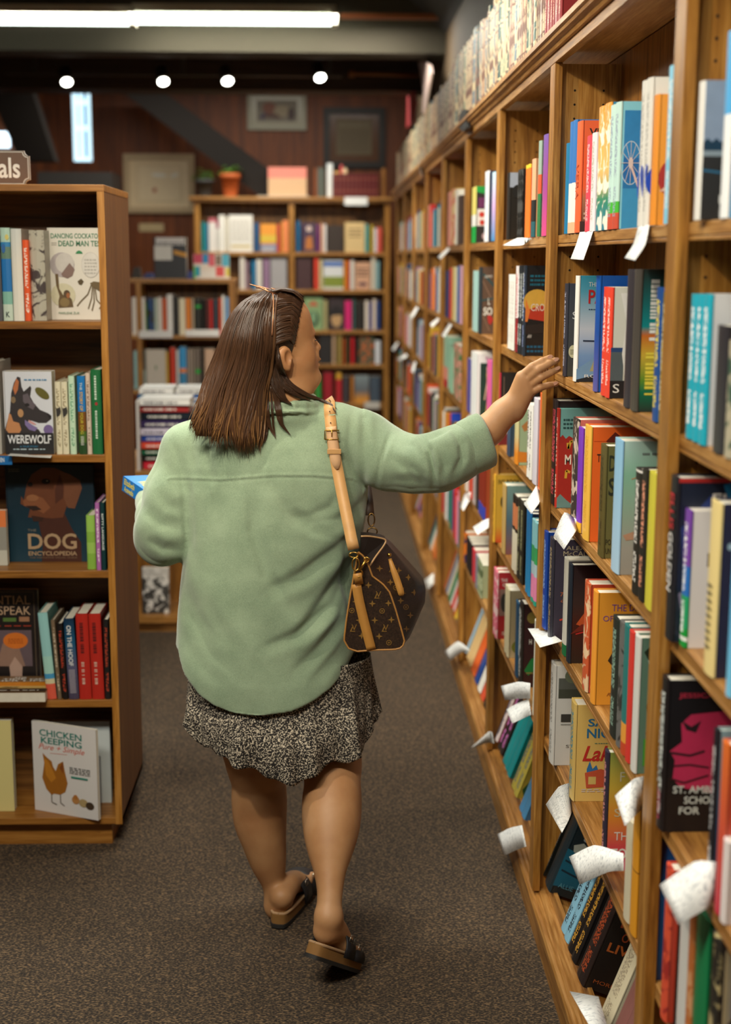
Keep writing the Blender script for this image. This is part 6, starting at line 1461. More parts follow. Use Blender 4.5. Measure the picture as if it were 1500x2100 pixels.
hz = np.array([P3(x, y, 3.2)[2] for x, y in zip(hemx, hemy)]); hX = np.array([P3(x, y, 3.2)[0] for x, y in zip(hemx, hemy)])
rs_ = random.Random(8); ph = [rs_.uniform(0, 6.28) for _ in range(6)]
for j in range(NR):
    t = j / (NR - 1)
    for i in range(NA):
        a = 2 * math.pi * i / NA; q_ = min(1, max(0, (t - .38) / .4)); q_ = q_ * q_ * (3 - 2 * q_); hw = .228 + .008 * t; hd = .137 + .045 * q_ + .026 * t
        wv = t ** 1.3 * (.012 * math.sin(9 * a + ph[0]) + .008 * math.sin(15 * a + ph[1]) + .005 * math.sin(25 * a + ph[2]))
        X = cx0 + (hw + wv) * math.cos(a) + .003 * t; Y = 3.37 + (hd + wv) * math.sin(a)
        zh = float(np.interp(X, hX, hz)) + (.0 if math.sin(a) < 0 else .02)
        zh += .004 * math.sin(22 * a + ph[3])
        vs.append((X, Y, topz + (zh - topz) * t))
for j in range(NR - 1):
    for i in range(NA): fs.append((j * NA + i, (j + 1) * NA + i, (j + 1) * NA + (i + 1) % NA, j * NA + (i + 1) % NA))
sk = MB(); sk.add(vs, fs, 0, True); build('skirt', sk, LEO, woman, solid=.002)
# ---- sandals
CORK = plain('8a6230', .8); BLK = plain('17161a', .5); SOLE = plain('23211f', .7); GOLD = plain('c9a050', .3, metal=1)
def sandal(fr, hl, side):
    d, s_, n_, L = fr; root = bpy.data.objects.new('sandal', None); COL.objects.link(root); root.parent = woman
    O = np.array(hl) - n_ * .012 - d * .028; LL = L + .075
    def outline(g, z, wd=1):
        P = []
        for i in range(36):
            a = 2 * math.pi * i / 36; u = .5 - .5 * math.cos(a); w = (.030 + .014 * min(1, u * 1.8)) * wd; w = w * (max(0, math.sin(a) ** 2)) ** .22
            P.append(O + d * (u * LL * (1 + 2 * g) - g * LL) + s_ * ((w + g * .03) * (1 if math.sin(a) > 0 else -1) + .006 * side * math.sin(math.pi * u)) + n_ * z)
        return P
    def loc(b): b.v = [tuple(Vector(p) - Vector(woman.location)) for p in b.v]; return b
    b = MB(); b.prism(outline(.0, -.0275), n_ * .0255, 0, True); build('footbed', loc(b), CORK, root, local=True)
    b = MB(); b.prism(outline(.015, -.0365), n_ * .0095, 0, True); build('outsole', loc(b), SOLE, root, local=True)
    r = MB(); ol = outline(-.02, -.001); 
    r.tube(ol + [ol[0]], .0042, 6, cap=False); build('rim', loc(r), plain('b08d68', .8), root, local=True)
    for (u0, u1, hgt, nm) in [(.36, .58, .062, 'upper_strap'), (.60, .84, .044, 'upper_strap')]:
        b = MB(); n = 14; A = []; Bb = []
        for uu, Lst in ((u0, A), (u1, Bb)):
            for i in range(n + 1):
                a = math.pi * i / n; w = .049
                Lst.append(O + d * LL * (uu + .02 * math.sin(a)) + s_ * (-w * math.cos(a) + .004 * side) + n_ * (-.012 + (hgt - (uu - u0) * .03) * math.sin(a) ** .7))
        b.strip(A, Bb, 0); o = build(nm, loc(b), BLK, root, local=True, solid=.0035)
        k = MB(); c = (np.array(A[n - 3]) + np.array(Bb[n - 3])) / 2 + s_ * .004 + n_ * .003
        q = [c + d * .011 * x + n_ * .008 * z for x, z in ((-1, -1), (1, -1), (1, 1), (-1, 1), (-1, -1))]; k.tube(q, .0014, 6); build('buckle', loc(k), plain('c8c0b0', .3, metal=1), o, local=True)
sandal(fl, LH, -1); sandal(fr_, RH, -1)
# ---- hair
def hairmat(nm, dark, mid, tip):
    m, nt, b, N, L = newmat(nm); b.inputs['Roughness'].default_value = .38
    b.inputs['Specular IOR Level'].default_value = .4
    at = N.new('ShaderNodeAttribute'); at.attribute_name = 'tint'; at.attribute_type = 'GEOMETRY'
    sp = N.new('ShaderNodeSeparateColor'); L.new(at.outputs['Color'], sp.inputs[0])
    r = ramp(N, [(.0, dark), (.45, mid), (1, tip)]); L.new(sp.outputs[0], r.inputs[0]); L.new(r.outputs[0], b.inputs['Base Color']); return m
HAIR = hairmat('brown_hair', '21150c', '4c3220', '9d7242')
ys_ = [592, 597, 605, 620, 640, 670, 700, 730, 760, 800, 840, 870, 900, 925]
xl_ = [550, 540, 516, 493, 474, 458, 449, 440, 429, 413, 400, 393, 396, 404]
xr_ = [565, 568, 570, 568, 566, 565, 564, 562, 558, 547, 541, 536, 531, 526]
BB = BVHTree.FromPolygons([tuple(p) for p in BVV], [tuple(int(i) for i in f) for f in BVF]) if 'BVV' in globals() else None
def cast(bv, x, y):
    h = bv.ray_cast(Vector((0, 0, CH)), Vector(ray(x, y)).normalized()); return h[0]
def hair_pt(x, y, off):
    a, c = np.interp(y, ys_, xl_), np.interp(y, ys_, xr_); u = max(-1, min(1, (x - (a + c) / 2) / ((c - a) / 2 + 4)))
    if y < 740:
        # fall from the crown: the outline belongs to a head-deep oval
        D_ = np.interp(y, [590, 620, 700, 740], [.03, .085, .108, .100]); Yc = 3.335
        Y = Yc - D_ * math.sqrt(max(0, 1 - u * u)) - off
    else:
        D_ = np.interp(y, [740, 800, 900], [.100, .075, .035]); Yc = np.interp(y, [740, 800, 900], [3.335, 3.31, 3.262])
        Y = Yc - D_ * math.sqrt(max(0, 1 - u * u)) - off
    h = cast(BV, x, y)
    if h is not None: Y = min(Y, h.y - .006 - off)
    h = cast(BB, x, y)
    if h is not None and y < 790: Y = min(Y, h.y - .007 - off)
    return P3(x, y, Y)
hb = MB(); tint = []
def lock(pts, r0, t0, t1, flat=.55, m=0, n=6):
    K = len(pts); rad = [r0 * (.55 + .6 * math.sin(math.pi * min(.9, .15 + .75 * i / (K - 1)))) * (1 if i < K - 3 else (K - 1 - i + .15) / 3) for i in range(K)]
    n0 = len(hb.v); hb.tube(pts, rad, n, m, cap=True, flat=flat)
    for i in range(n0, len(hb.v)):
        ring = min(K - 1, (i - n0) // n); tint.append(t0 + (t1 - t0) * (ring / (K - 1)) ** 2.2)
hr = random.Random(21)
def catmull(P, n):
    P = [np.array(p, float) for p in P]; P = [2 * P[0] - P[1]] + P + [2 * P[-1] - P[-2]]; out = []
    for i in range(1, len(P) - 2):
        for j in range(n):
            t = j / n; a, b, c, d = P[i - 1:i + 3]; out.append(.5 * ((2 * b) + (c - a) * t + (2 * a - 5 * b + 4 * c - d) * t * t + (-a + 3 * b - 3 * c + d) * t ** 3))
    out.append(P[-2]); return out
for k in range(640):
    sg = hr.random(); ye = np.interp(sg, [0, .15, .35, .6, .85, 1], [874, 890, 903, 914, 921, 908]) + hr.gauss(0, 9)
    y0 = hr.uniform(594, 606) if hr.random() < .8 else hr.uniform(620, 680); off = hr.uniform(-.006, .009); wv = hr.uniform(-6, 6); f1 = hr.uniform(1, 2.4); p1 = hr.uniform(0, 6.28); pts = []
    for i in range(17):
        t = i / 16; y = y0 + (ye - y0) * t; s2 = sg + (.03 * math.sin(f1 * 3 * t + p1)) * t
        a, c = np.interp(y, ys_, xl_), np.interp(y, ys_, xr_); x = a + 1 + (c - a - 2) * min(1.03, max(-.03, s2)) + wv * math.sin(4.5 * t * f1 + p1) * t + 6.5 * t * t * math.sin(8.5 * t + math.floor(sg * 11) * 1.9)
        if t > .8: x += (t - .8) * 70 * (-1 if sg < .5 else .5) * (.3 + .9 * abs(wv) / 6)
        pts.append(hair_pt(x, y, off))
    warm = hr.random(); lock(pts, hr.uniform(.0018, .0042), .15 + .4 * hr.random() * hr.random(), .35 + .65 * warm * warm)
for k in range(230):      # swept back from the hairline over the temple
    q = hr.random(); j = hr.uniform(-2, 2)
    S_ = (np.interp(q, [0, .3, .6, 1], [622, 615, 609, 602]) + j, np.interp(q, [0, .3, .6, 1], [607, 640, 672, 706]))
    M_ = (593 + j, np.interp(q, [0, 1], [596, 694]) + hr.uniform(-3, 3)); E_ = (560 + hr.uniform(-4, 3), np.interp(q, [0, 1], [606, 708]) + hr.uniform(-4, 6))
    F_ = (556 + hr.uniform(-5, 8), E_[1] + hr.uniform(25, 60)); path = catmull([S_, ((S_[0] + M_[0]) / 2, (S_[1] + M_[1]) / 2 - 3), M_, E_, F_], 4); off = hr.uniform(.001, .008); pts = []
    for i, (x, y) in enumerate(path):
        h = cast(BB, x, y); Y = h.y if h is not None else 3.345
        pts.append(P3(x, y, Y - .003 - off * min(1, i / 4)))
    lock(pts, hr.uniform(.0024, .004), .05 + .3 * hr.random(), .2 + .25 * hr.random())
for k in range(60):      # crown volume towards the forehead
    q = hr.random(); path = [(552 + 6 * q, 598), (580, 593 + 3 * q), (604, 597 + 4 * q), (622 + 3 * q, 611 + 10 * q)]; Y = 3.33 + hr.uniform(-.05, .05)
    lock([P3(x + hr.uniform(-1, 1), y + hr.uniform(-1, 1), Y) for x, y in catmull(path, 4)], .004, .2, .3)
def loose(path, n, spread, r, t0, t1, offY=.006, neck=False):
    for k in range(n):
        e = hr.uniform(-1, 1); pts = []
        cp = catmull(path, 5)
        for i, (x, y) in enumerate(cp):
            t = i / (len(cp) - 1); w = spread * (math.sin(math.pi * min(1, .15 + .85 * t)) if True else 1); xx = x + e * w + hr.uniform(-.4, .4)
            h1, h2 = cast(BV, xx, y), cast(BB, xx, y); Ys = [h.y for h in (h1, h2) if h is not None]; Y = min(Ys) if Ys else 3.33
            pts.append(P3(xx, y, Y - offY - hr.uniform(0, .002)))
        lock(pts, r, t0 + .2 * hr.random(), t1 + .2 * hr.random())
loose([(563, 700), (562, 740), (566, 780), (578, 815), (600, 830)], 60, 12, .0035, .0, .1)
loose([(566, 712), (574, 755), (590, 785), (625, 808), (662, 822), (692, 838)], 46, 7, .003, .0, .3)
loose([(562, 715), (568, 760), (585, 792), (612, 812), (640, 822)], 40, 9, .003, .0, .1)
loose([(558, 770), (566, 810), (572, 845), (578, 870), (597, 893)], 26, 6, .0022, .1, .2)
loose([(552, 790), (552, 830), (556, 870), (566, 900)], 16, 9, .0018, .15, .35)
loose([(545, 820), (543, 860), (540, 895), (536, 914)], 16, 8, .0018, .15, .35)
loose([(676, 820), (684, 836), (690, 850)], 6, 2, .0016, .1, .2)
V = [Vector(p) - Vector(woman.location) for p in hb.v]; hb.v = V
hair = build('hair', hb, HAIR, woman, local=True)
# scalp cap and inner mass so no skin shows between the locks
g = Vox((-.40, 3.1, 1.18), (.10, 3.46, 1.66), .004)
g.ell(hp(563, 678), (.0925, .079, .0935), AX, 0)
rowsH = []
for y, cy, b in [(610, 3.335, .04), (640, 3.325, .075), (680, 3.32, .080), (720, 3.315, .080), (760, 3.31, .068), (800, 3.29, .048), (840, 3.262, .026), (875, 3.25, .018), (895, 3.246, .010)]:
    a, c = np.interp(y, ys_, xl_) + 4, np.interp(y, ys_, xr_) - 3; A = P3(a, y, cy); C_ = P3(c, y, cy); rowsH.append((A[2], (A[0] + C_[0]) / 2, cy, (C_[0] - A[0]) / 2, b))
g.loft(rowsH, .01, 2.0)
g.ell(hp(622, 712, 0), (.060, .3, .085), AX, .006, 's'); g.ell(hp(622, 652, 0), (.050, .3, .078), AX, .01, 's'); g.ell(hp(584, 742, -.085), (.026, .03, .04), AX, .004, 's')
V, F = g.mesh(); V = relax(V, F, 2, .5)
me_ = np_mesh('hair_mass', V - np.array(woman.location), F, [HAIR], woman)
def set_tint(o, arr):
    at = o.data.color_attributes.new('tint', 'FLOAT_COLOR', 'POINT'); a = np.repeat(np.asarray(arr, np.float32)[:, None], 4, 1).clip(0, 1); at.data.foreach_set('color', a.ravel())
set_tint(hair, tint); set_tint(me_, np.full(len(me_.data.vertices), .06))
bpy.data.objects.remove(me_) if len(me_.data.vertices) == 0 else None
# ---- sunglasses pushed up on the head
root = thing('sunglasses', 'thin copper wire sunglasses pushed up on top of her head', 'sunglasses', P3(560, 600, 3.28))
CU = plain('b8805c', .3, metal=1)
t_ = MB(); tp = [P3(559, 600, 3.265)] + [hair_pt(x, y, .012) for x, y in ((561, 612), (561, 635), (560, 660), (558, 688))]; t_.tube(catmull(tp, 4), .0016, 6); build('temple_arm', t_, plain('c08a66', .35, metal=.6), root)
f_2 = MB(); f_2.tube(catmull([P3(526, 590, 3.30), P3(536, 591, 3.27), P3(547, 596, 3.262), P3(560, 601, 3.265), P3(574, 604, 3.29), P3(588, 609, 3.32)], 5), .0016, 6); f_2.tube([P3(544, 592, 3.27), P3(548, 597, 3.262)], .0022, 6)
build('bridge', f_2, CU, root)
for (x, y, Y) in ((533, 590, 3.33), (577, 598, 3.36)):
    c = P3(x, y, Y); l_ = MB(); pts = [c + np.array([.024 * math.cos(a), .022 * math.sin(a), .002 - .006 * math.cos(a)]) for a in [2 * math.pi * i / 20 for i in range(21)]]; l_.tube(pts, .0013, 6, cap=False); rm = build('rim', l_, CU, root)
    k_ = MB(); k_.add([p + np.array([0, 0, .0004]) for p in pts[:-1]], [tuple(range(20))]); build('lens', k_, plain('3a2a24', .1), rm)
# ---------------------------------------------------------------- handbag
bag = thing('handbag', 'brown monogram canvas handbag with tan leather strap hanging from her right shoulder', 'handbag', P3(780, 1330, 3.25))
def monocanvas():
    m, nt, b, N, L = newmat('brown_canvas'); b.inputs['Roughness'].default_value = .5
    tc = N.new('ShaderNodeTexCoord'); nz = N.new('ShaderNodeTexNoise'); nz.inputs['Scale'].default_value = 300; L.new(tc.outputs['Object'], nz.inputs[0])
    r = ramp(N, [(.4, '24170e'), (.65, '38261a')]); L.new(nz.outputs['Fac'], r.inputs[0]); L.new(r.outputs[0], b.inputs['Base Color']); return m
CAN = monocanvas(); TAN = plain('c48c42', .5); TANL = plain('d6a468', .5)
def resamp(pts, n):
    P = [np.array(p, float) for p in pts]; P.append(P[0]); L_ = [0]
    for a, b in zip(P, P[1:]): L_.append(L_[-1] + np.linalg.norm(b - a))
    return [np.array([np.interp(L_[-1] * i / n, L_, [p[k] for p in P]) for k in range(3)]) for i in range(n)]
S0 = [(735, 1132), (748, 1142), (758, 1164), (764, 1182), (785, 1197), (800, 1215), (812, 1250), (822, 1285), (830, 1314), (826, 1328), (810, 1332), (770, 1333), (732, 1336), (714, 1329), (706, 1312), (711, 1270), (719, 1220), (728, 1170)]
S1 = [(742, 1106), (768, 1106), (792, 1113), (812, 1138), (836, 1170), (852, 1195), (858, 1235), (850, 1275), (842, 1306), (826, 1318), (800, 1322), (770, 1322), (735, 1322), (722, 1310), (716, 1290), (722, 1250), (728, 1200), (734, 1150)]
S2 = [(745, 1108), (770, 1110), (800, 1122), (835, 1160), (860, 1188), (874, 1205), (872, 1235), (858, 1268), (843, 1302), (826, 1308), (800, 1308), (770, 1308), (740, 1306), (730, 1295), (724, 1275), (730, 1240), (734, 1195), (738, 1150)]
secs = []
for t_v, Sx, Y in [(0, S0, 3.185), (.3, None, 3.215), (.6, S1, 3.27), (1, S2, 3.36), (1.1, S2, 3.44)]:
    if Sx is None: Q = [((a[0] + b[0] * .35) / 1.35, (a[1] + b[1] * .35) / 1.35) for a, b in zip(S0, S1)]
    else: Q = Sx
    if Y == 3.44: Q = [((x - 672) * .975 + 672, (y - 528) * .972 + 528) for x, y in Q]
    secs.append(resamp([P3(x, y, Y) for x, y in Q], 56))
bb = MB(); vs = [p for sc_ in secs for p in sc_]; fs = []
for i in range(len(secs) - 1):
    for k in range(56): fs.append((i * 56 + k, (i + 1) * 56 + k, (i + 1) * 56 + (k + 1) % 56, i * 56 + (k + 1) % 56))
bb.add(vs, fs, 0, True); bb.add(secs[0], [tuple(range(56))], 0); bb.add(secs[-1], [tuple(range(55, -1, -1))], 0)
build('bag_body', bb, CAN, bag)
pp = MB(); pp.tube(list(secs[0]) + [secs[0][0]], .0022, 7, cap=False); build('piping', pp, plain('b98444', .45), bag)
fb = MB(); fl_ = [P3(738, 1150, 3.19), P3(741, 1100, 3.2), P3(758, 1100, 3.21), P3(782, 1104, 3.23), P3(791, 1108, 3.235), P3(788, 1118, 3.23), P3(772, 1140, 3.21), P3(757, 1163, 3.19)]
fb.prism(fl_[::-1], (0, .05, 0)); build('zip_gusset', fb, plain('1c120c', .6), bag)
pp = MB(); pp.tube(catmull(fl_[1:], 4), .0022, 7); build('piping', pp, plain('c8a070', .4), bag)
BG_ = BVHTree.FromPolygons([tuple(p) for p in bb.v], bb.f)
mono = MB()
def decal(mb, pts, fcs, cx_, cy_, sc2, m=0):
    vs = []
    for u, v2 in pts:
        h = BG_.ray_cast(Vector((0, 0, CH)), Vector(ray(cx_ + u * sc2, cy_ - v2 * sc2)).normalized())
        if h[0] is None: return
        vs.append(h[0] + Vector((0, -.0009, .0003)))
    mb.add(vs, fcs, m)
def flower():
    P = []; 
    for k in range(16):
        a = 2 * math.pi * k / 16; r = 1.0 if k % 4 == 0 else (.34 if k % 4 == 2 else .5); P.append((r * math.cos(a), r * math.sin(a)))
    return [(0, 0)] + P, [(0, k, k % 16 + 1) for k in range(1, 17)]
fv, ff = flower()
def lv(cx_, cy_, s_c):
    for ch, dx, dy in (('L', -.55, -.5), ('V', -.25, -.25)):
        v4, f4, asp = text_geo(ch, 0, .3 if ch == 'L' else 0); decal(mono, [(dx + a * 1.0, dy + b * 1.1) for a, b in v4], f4, cx_, cy_, s_c)
for (x, y) in [(779, 1166), (801, 1194), (838, 1184), (756, 1200), (730, 1234), (764, 1238), (797, 1237), (737, 1272), (769, 1272), (803, 1271), (712, 1308), (742, 1304), (778, 1305), (850, 1215), (822, 1232), (842, 1262), (818, 1170), (834, 1290)]: decal(mono, fv, ff, x, y, 7.2)
for (x, y) in [(784, 1253), (722, 1252), (798, 1318), (812, 1205), (833, 1245)]:
    R8 = [2 * math.pi * k / 14 for k in range(14)]; decal(mono, [(math.cos(a), math.sin(a)) for a in R8] + [(.75 * math.cos(a), .75 * math.sin(a)) for a in R8], [(k, (k + 1) % 14, 14 + (k + 1) % 14, 14 + k) for k in range(14)], x, y, 5.5); decal(mono, fv, ff, x, y, 3.2)
for (x, y) in [(774, 1222), (724, 1290), (789, 1290), (828, 1212), (804, 1168)]: lv(x, y, 11)
build('monogram', mono, plain('8a672f', .5), bag)
def ribbon(pts, half, mat, name, parent, nrm=(0, -1, 0), thick=.003, edge=None):
    a = []; b = []; P = [np.array(p) for p in pts]; nrm = np.array(nrm, float)
    for i in range(len(P)):
        t = P[min(i + 1, len(P) - 1)] - P[max(0, i - 1)]; t /= np.linalg.norm(t); s2 = np.cross(t, nrm); s2 /= np.linalg.norm(s2)
        hh = half[i] if isinstance(half, (list, tuple)) else half
        a.append(P[i] - s2 * hh); b.append(P[i] + s2 * hh)
    m = MB(); m.strip(a, b); return build(name, m, mat, parent, solid=thick)
ribbon(catmull([P3(731, 1198, 3.182), P3(737, 1232, 3.181), P3(746, 1270, 3.181), P3(755, 1305, 3.181), P3(762, 1332, 3.182)], 4), .0112, TAN, 'leather_stripe', bag)
ribbon([P3(733, 1176, 3.17), P3(735, 1186, 3.172), P3(737, 1198, 3.178)], .010, TAN, 'strap_tab', bag)
ribbon(catmull([P3(800, 1146, 3.235), P3(806, 1165, 3.225), P3(815, 1190, 3.22), P3(822, 1212, 3.215), P3(824, 1222, 3.215)], 4), [.004, .0045, .005, .0055, .006, .0068, .0075, .0078, .0078, .0078, .0078, .0078, .0078, .0074, .007, .006, .004][:17], TAN, 'handle_tab', bag)
h_ = MB(); h_.ell = None
h_.lathe(P3(799, 1138, 3.232), [(0, -.005), (.005, -.003), (.005, .003), (0, .005)], 12); build('stud', h_, GOLD, bag)
# strap over the shoulder and down the back
sp_ = [(676, 832), (678, 860), (681, 890), (685, 925), (690, 960), (698, 1000), (707, 1045), (716, 1090), (723, 1125)]
P = []
for x, y in catmull([(a, b) for a, b in sp_], 4):
    h = on_shirt(x, y, .005); P.append(np.array(h) if h is not None else P3(x, y, 3.24))
for i, p in enumerate(P):
    y_ = pr(p)[1]
    if y_ > 960:
        w_b = min(1, (y_ - 960) / 150) ** 1.3; Yn_ = float(p[1]) * (1 - w_b) + 3.178 * w_b; P[i] = P3(pr(p)[0], y_, min(Yn_, float(p[1])))
Yt = P[0][1]
over = [P3(672, 822, Yt + .03) + np.array([0, 0, .004]), P3(676, 826, Yt + .012)]
front_ = [P3(700, 1035, 3.56), P3(690, 960, 3.545), P3(678, 880, 3.50), P3(670, 838, 3.43), P3(670, 826, 3.38)]
Pn = [np.array(p) for p in over] + P[1:]
k5 = np.array([0, 0, 0.])
Ps = [sum(Pn[max(0, min(len(Pn) - 1, i + j))] for j in range(-4, 5)) / 9 if 3 < i < len(Pn) - 4 else Pn[i] for i in range(len(Pn))]
strap = ribbon(Ps, .0135, TANL, 'shoulder_strap', bag, thick=.0035)
ribbon([p for p in reversed(front_)], .0135, TANL, 'shoulder_strap', bag, nrm=(0, 1, 0))
def strap_at(t): i = t * (len(Ps) - 1); k = int(i); return Ps[k] * (1 - (i - k)) + Ps[min(k + 1, len(Ps) - 1)] * (i - k)
def onps(y):
    return min(Ps, key=lambda p: abs(pr(p)[1] - y)) + np.array([0, -.004, 0])
ribbon([onps(y) + np.array([0, -.001, 0]) for y in (872, 885, 900, 915, 930, 943)] + [onps(952) + np.array([.0, -.001, 0]), onps(958) + np.array([0, -.001, 0])], [.0118] * 6 + [.009, .003], plain('e0b488', .5), 'strap_tip', bag)
c = onps(893); bk = MB(); q = [c + np.array([x * .0165, -.003, z * .011]) for x, z in ((-1, -1), (1, -1), (1, 1), (-1, 1), (-1, -1))]; bk.tube(q, .0018, 6); bk.tube([c + np.array([0, -.004, .011]), c + np.array([0, -.004, -.004])], .0014, 6)
build('buckle', bk, GOLD, bag)
c = onps(925); kp = MB(); kp.box(c[0] - .0165, c[0] + .0165, c[1] - .005, c[1] - .001, c[2] - .006, c[2] + .006); build('keeper_loop', kp, plain('c89a62', .5), bag, bevel=.001)
ho = MB()
for y in (845, 868):
    c = onps(y); ho.add([c + np.array([.0018 * math.cos(a), -.0018, .0018 * math.sin(a)]) for a in [math.pi * i / 4 for i in range(8)]], [tuple(range(8))])
build('strap_hole', ho, plain('3a2416', .8), bag)
cl_ = MB(); 
def ringt(c, r, ax='x', rr=.0018, sx=1, sz=1):
    cl_.tube([c + np.array([r * sx * math.cos(a), -.001 * math.sin(3 * a), r * sz * math.sin(a)]) for a in [2 * math.pi * i / 16 for i in range(17)]], rr, 6, cap=False)
ringt(P3(726, 1138, 3.175), .011, sz=.55); ringt(P3(730, 1157, 3.172), .0085, sz=1.8); ringt(P3(736, 1176, 3.172), .009); cl_.tube([P3(738, 1170, 3.17), P3(750, 1150, 3.175), P3(757, 1146, 3.19)], .003, 8); ringt(P3(752, 1148, 3.176), .006)
build('clasp', cl_, GOLD, bag)
cl_ = MB(); ringt(P3(762, 1066, 3.34), .008, sz=2.0); ringt(P3(764, 1090, 3.33), .012, sz=.8); cl_.tube([P3(768, 1098, 3.33), P3(776, 1112, 3.32)], .002, 6); build('clasp', cl_, plain('8a6a3a', .35, metal=1), bag)
ribbon([P3(758, 1056, 3.345), P3(756, 1030, 3.37), P3(752, 1000, 3.42), P3(748, 960, 3.5)], .012, plain('3a2618', .6), 'far_strap_end', bag, nrm=(0, -1, 0))
# ---------------------------------------------------------------- book in her left hand
A = P3(250, 1006, 3.64); Bv = P3(300, 1040, 3.52); u = (Bv - A); u /= np.linalg.norm(u); back = np.array([.35, 1, .06]); back -= u * (back @ u); back /= np.linalg.norm(back); nn_ = np.cross(u, back)
root = thing('book', 'bright blue paperback with yellow lettering held in her left hand', 'book', A)
M = Matrix(((u[0], back[0], nn_[0]), (u[1], back[1], nn_[1]), (u[2], back[2], nn_[2]))); root.rotation_euler = M.to_euler()
b = MB(); b.box(0, .17, 0, .002, 0, .04); b.box(0, .17, 0, .125, .0385, .04); b.box(0, .17, 0, .125, 0, .0015); build('cover', b, plain('1f7fd0', .4), root, local=True)
b = MB(); b.box(.001, .169, .002, .123, .0015, .0385); build('page_block', b, PAGE, root, local=True)
put_art(root, 'spine_lettering', (0, 0, 0), (.17, 0, 0), (0, 0, .04), (0, -1, 0), [('t', 'ecdc5a', 'Elizabeth', .06, .52, .42, .92, 'b'), ('t', 'ecdc5a', 'Acevedo', .08, .08, .40, .46, 'b')])
put_art(root, 'cover_art', (0, 0, .04), (.17, 0, 0), (0, .125, 0), (0, 0, 1), [('t', 'ecdc5a', 'With', .3, .1, .6, .4, 'b'), ('t', 'ecdc5a', 'the Fire', .3, .45, .8, .7, 'b'), ('s', 'cfe0f0', .1, .8, .6, .9, 2)])
# ---------------------------------------------------------------- paper shelf cards on the right wall
def cardmat():
    m, nt, b, N, L = newmat('card_paper'); b.inputs['Roughness'].default_value = .6
    tc = N.new('ShaderNodeTexCoord'); mp = N.new('ShaderNodeMapping'); mp.inputs['Scale'].default_value = (60, 330, 130); L.new(tc.outputs['Object'], mp.inputs[0])
    nz = N.new('ShaderNodeTexNoise'); nz.inputs['Scale'].default_value = 1; nz.inputs['Detail'].default_value = 2; L.new(mp.outputs[0], nz.inputs[0])
    r = ramp(N, [(.37, 'b4b8bc'), (.44, 'f3f4f2')]); L.new(nz.outputs['Fac'], r.inputs[0]); L.new(r.outputs[0], b.inputs['Base Color']); return m
CARD = cardmat()
def lin_(A, n): return [A[i] * (1 - j / n) + A[i + 1] * j / n for i in range(len(A) - 1) for j in range(n)] + [A[-1]]
def card(a, b, place, bays, X0=.547, out=.045):
    m = MB(); n = len(a); A = []; B = []
    for i, (p, q) in enumerate(zip(a, b)):
        X = X0 - out * (i / (n - 1)) ** 1.2; A.append(np.array(onX(p[0], p[1], X))); B.append(np.array(onX(q[0], q[1], X)))
    if n > 2: A = [.6 * p + .4 * q for p, q in zip(catmull(A, 4), lin_(A, 4))]; B = [.6 * p + .4 * q for p, q in zip(catmull(B, 4), lin_(B, 4))]
    m.strip(A, B); o = build('shelf_card', m, CARD, solid=.0006)
    tag(o, 'white printed review card ' + place, 'shelf card', 'review cards hanging from the right wall shelves')
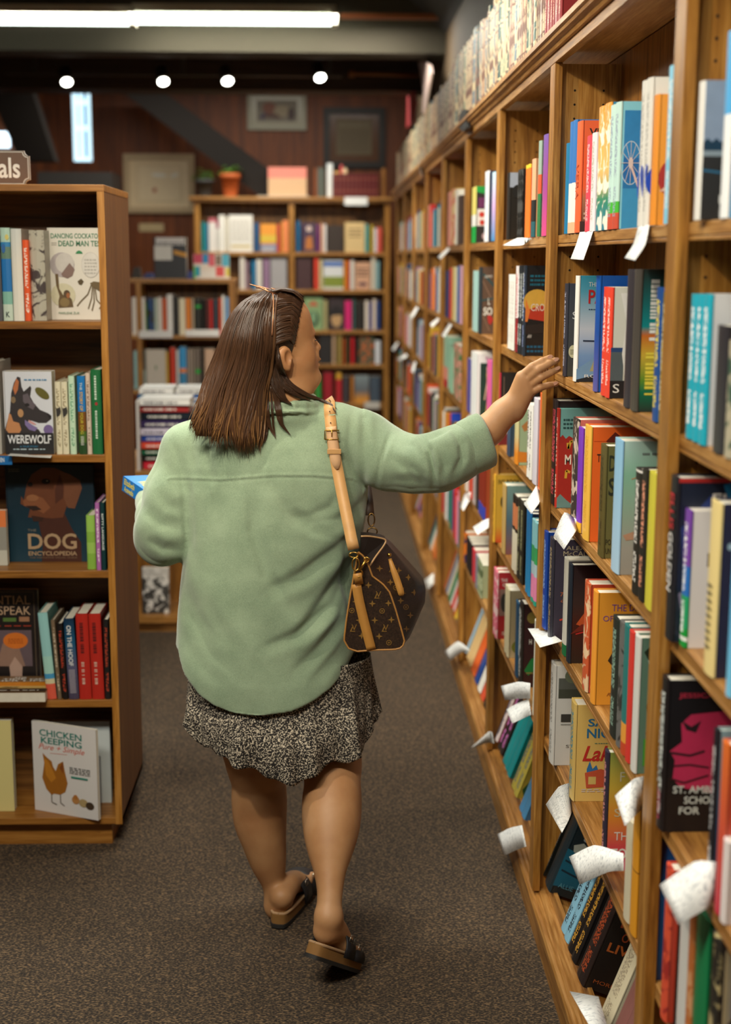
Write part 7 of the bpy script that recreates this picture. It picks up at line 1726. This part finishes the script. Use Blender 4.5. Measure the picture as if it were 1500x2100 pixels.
CARDS = [([(1190, 476), (1182, 502), (1171, 531)], [(1217, 474), (1208, 502), (1197, 533)], 'hanging left of two from the top shelf beside the ferris-wheel book'),
 ([(1310, 463), (1300, 500), (1282, 529)], [(1333, 461), (1324, 502), (1303, 534)], 'hanging right of two from the top shelf beside the ferris-wheel book'),
 ([(1092, 489), (1062, 488), (1032, 503)], [(1082, 498), (1070, 503), (1054, 504)], 'lying bent over the top shelf edge, third bay'),
 ([(919, 507), (898, 527)], [(924, 511), (904, 532)], 'on the top shelf edge, fourth bay'),
 ([(1101, 995), (1092, 1010), (1075, 1034)], [(1107, 1012), (1107, 1030), (1090, 1054)], 'hanging over the mustard-yellow book, third bay'),
 ([(1184, 1066), (1158, 1051), (1136, 1100)], [(1184, 1084), (1180, 1092), (1157, 1127)], 'hanging above the dark plum novel, second bay'),
 ([(1118, 1289), (1083, 1289)], [(1154, 1315), (1108, 1328)], 'under the dark plum novel, second bay'),
 ([(1170, 1605), (1146, 1614), (1120, 1650)], [(1173, 1666), (1166, 1684), (1153, 1708)], 'hanging beside the yellow Lake novel, second bay'),
 ([(1279, 1750), (1220, 1733), (1168, 1757)], [(1280, 1786), (1249, 1788), (1190, 1814)], 'folded out below the sunset-coloured novel, second bay'),
 ([(1321, 1592), (1300, 1598), (1262, 1632)], [(1319, 1657), (1304, 1672), (1282, 1694)], 'hanging over the amber book, second bay'),
 ([(1468, 1768), (1425, 1767), (1354, 1815)], [(1462, 1856), (1435, 1872), (1392, 1896)], 'the largest, hanging from the fourth shelf of the nearest bay'),
 ([(1228, 2044), (1169, 2033)], [(1246, 2104), (1212, 2108)], 'lying on the bottom ledge at the lower frame edge'),
 ([(1071, 1692), (1046, 1698), (1021, 1711)], [(1080, 1736), (1058, 1744), (1035, 1755)], 'sticking out over the ledge beside the leaning olive book'),
 ([(1088, 1401), (1064, 1398), (1028, 1407)], [(1088, 1433), (1064, 1433), (1036, 1436)], 'upper of two under the black crest-covered book, third bay'),
 ([(1085, 1433), (1062, 1442), (1039, 1455)], [(1090, 1466), (1072, 1474), (1051, 1484)], 'lower of two under the black crest-covered book, third bay'),
 ([(1010, 1502), (1002, 1501), (965, 1535)], [(1014, 1524), (998, 1524), (966, 1536)], 'folded over the ledge beside the leaning royal blue spine'),
 ([(965, 1334), (940, 1315), (913, 1336)], [(962, 1336), (947, 1338), (923, 1356)], 'over the ledge below the leaning yellow book, fourth bay'),
 ([(890, 1175), (870, 1190)], [(890, 1196), (878, 1209)], 'on the ledge just behind the handbag'),
 ([(1003, 1063), (988, 1070), (970, 1081)], [(1003, 1082), (992, 1089), (980, 1097)], 'hanging above the sage green spine, fourth bay'),
 ([(967, 1009), (954, 1012), (944, 1040)], [(966, 1024), (961, 1030), (951, 1048)], 'hanging just below the rolled cuff, fourth bay'),
 ([(962, 851), (937, 880)], [(976, 856), (952, 890)], 'poking up behind the rolled cuff'),
 ([(899, 651), (882, 665)], [(902, 656), (887, 672)], 'above the golden-yellow book, sixth bay'), ([(922, 662), (905, 688)], [(928, 666), (912, 692)], 'above the mint and coral book, fifth bay'),
 ([(855, 628), (840, 650)], [(858, 632), (845, 654)], 'on the second shelf, seventh bay'), ([(815, 700), (803, 716)], [(818, 703), (808, 720)], 'on the third shelf of the far bays, upper one'), ([(834, 725), (814, 736)], [(836, 731), (819, 741)], 'on the third shelf of the far bays, lower one'),
 ([(850, 741), (843, 761)], [(854, 742), (849, 765)], 'below the golden-yellow book, seventh bay'), ([(871, 330), (860, 332)], [(871, 358), (864, 362)], 'hanging from the crown moulding under the old volumes')]
for a_, b_, p_ in CARDS: card(a_, b_, p_, 0, *((.524, .03) if ' ledge ' in p_ and 'bottom ledge' not in p_ else (.547, .045)))
flush_labels()
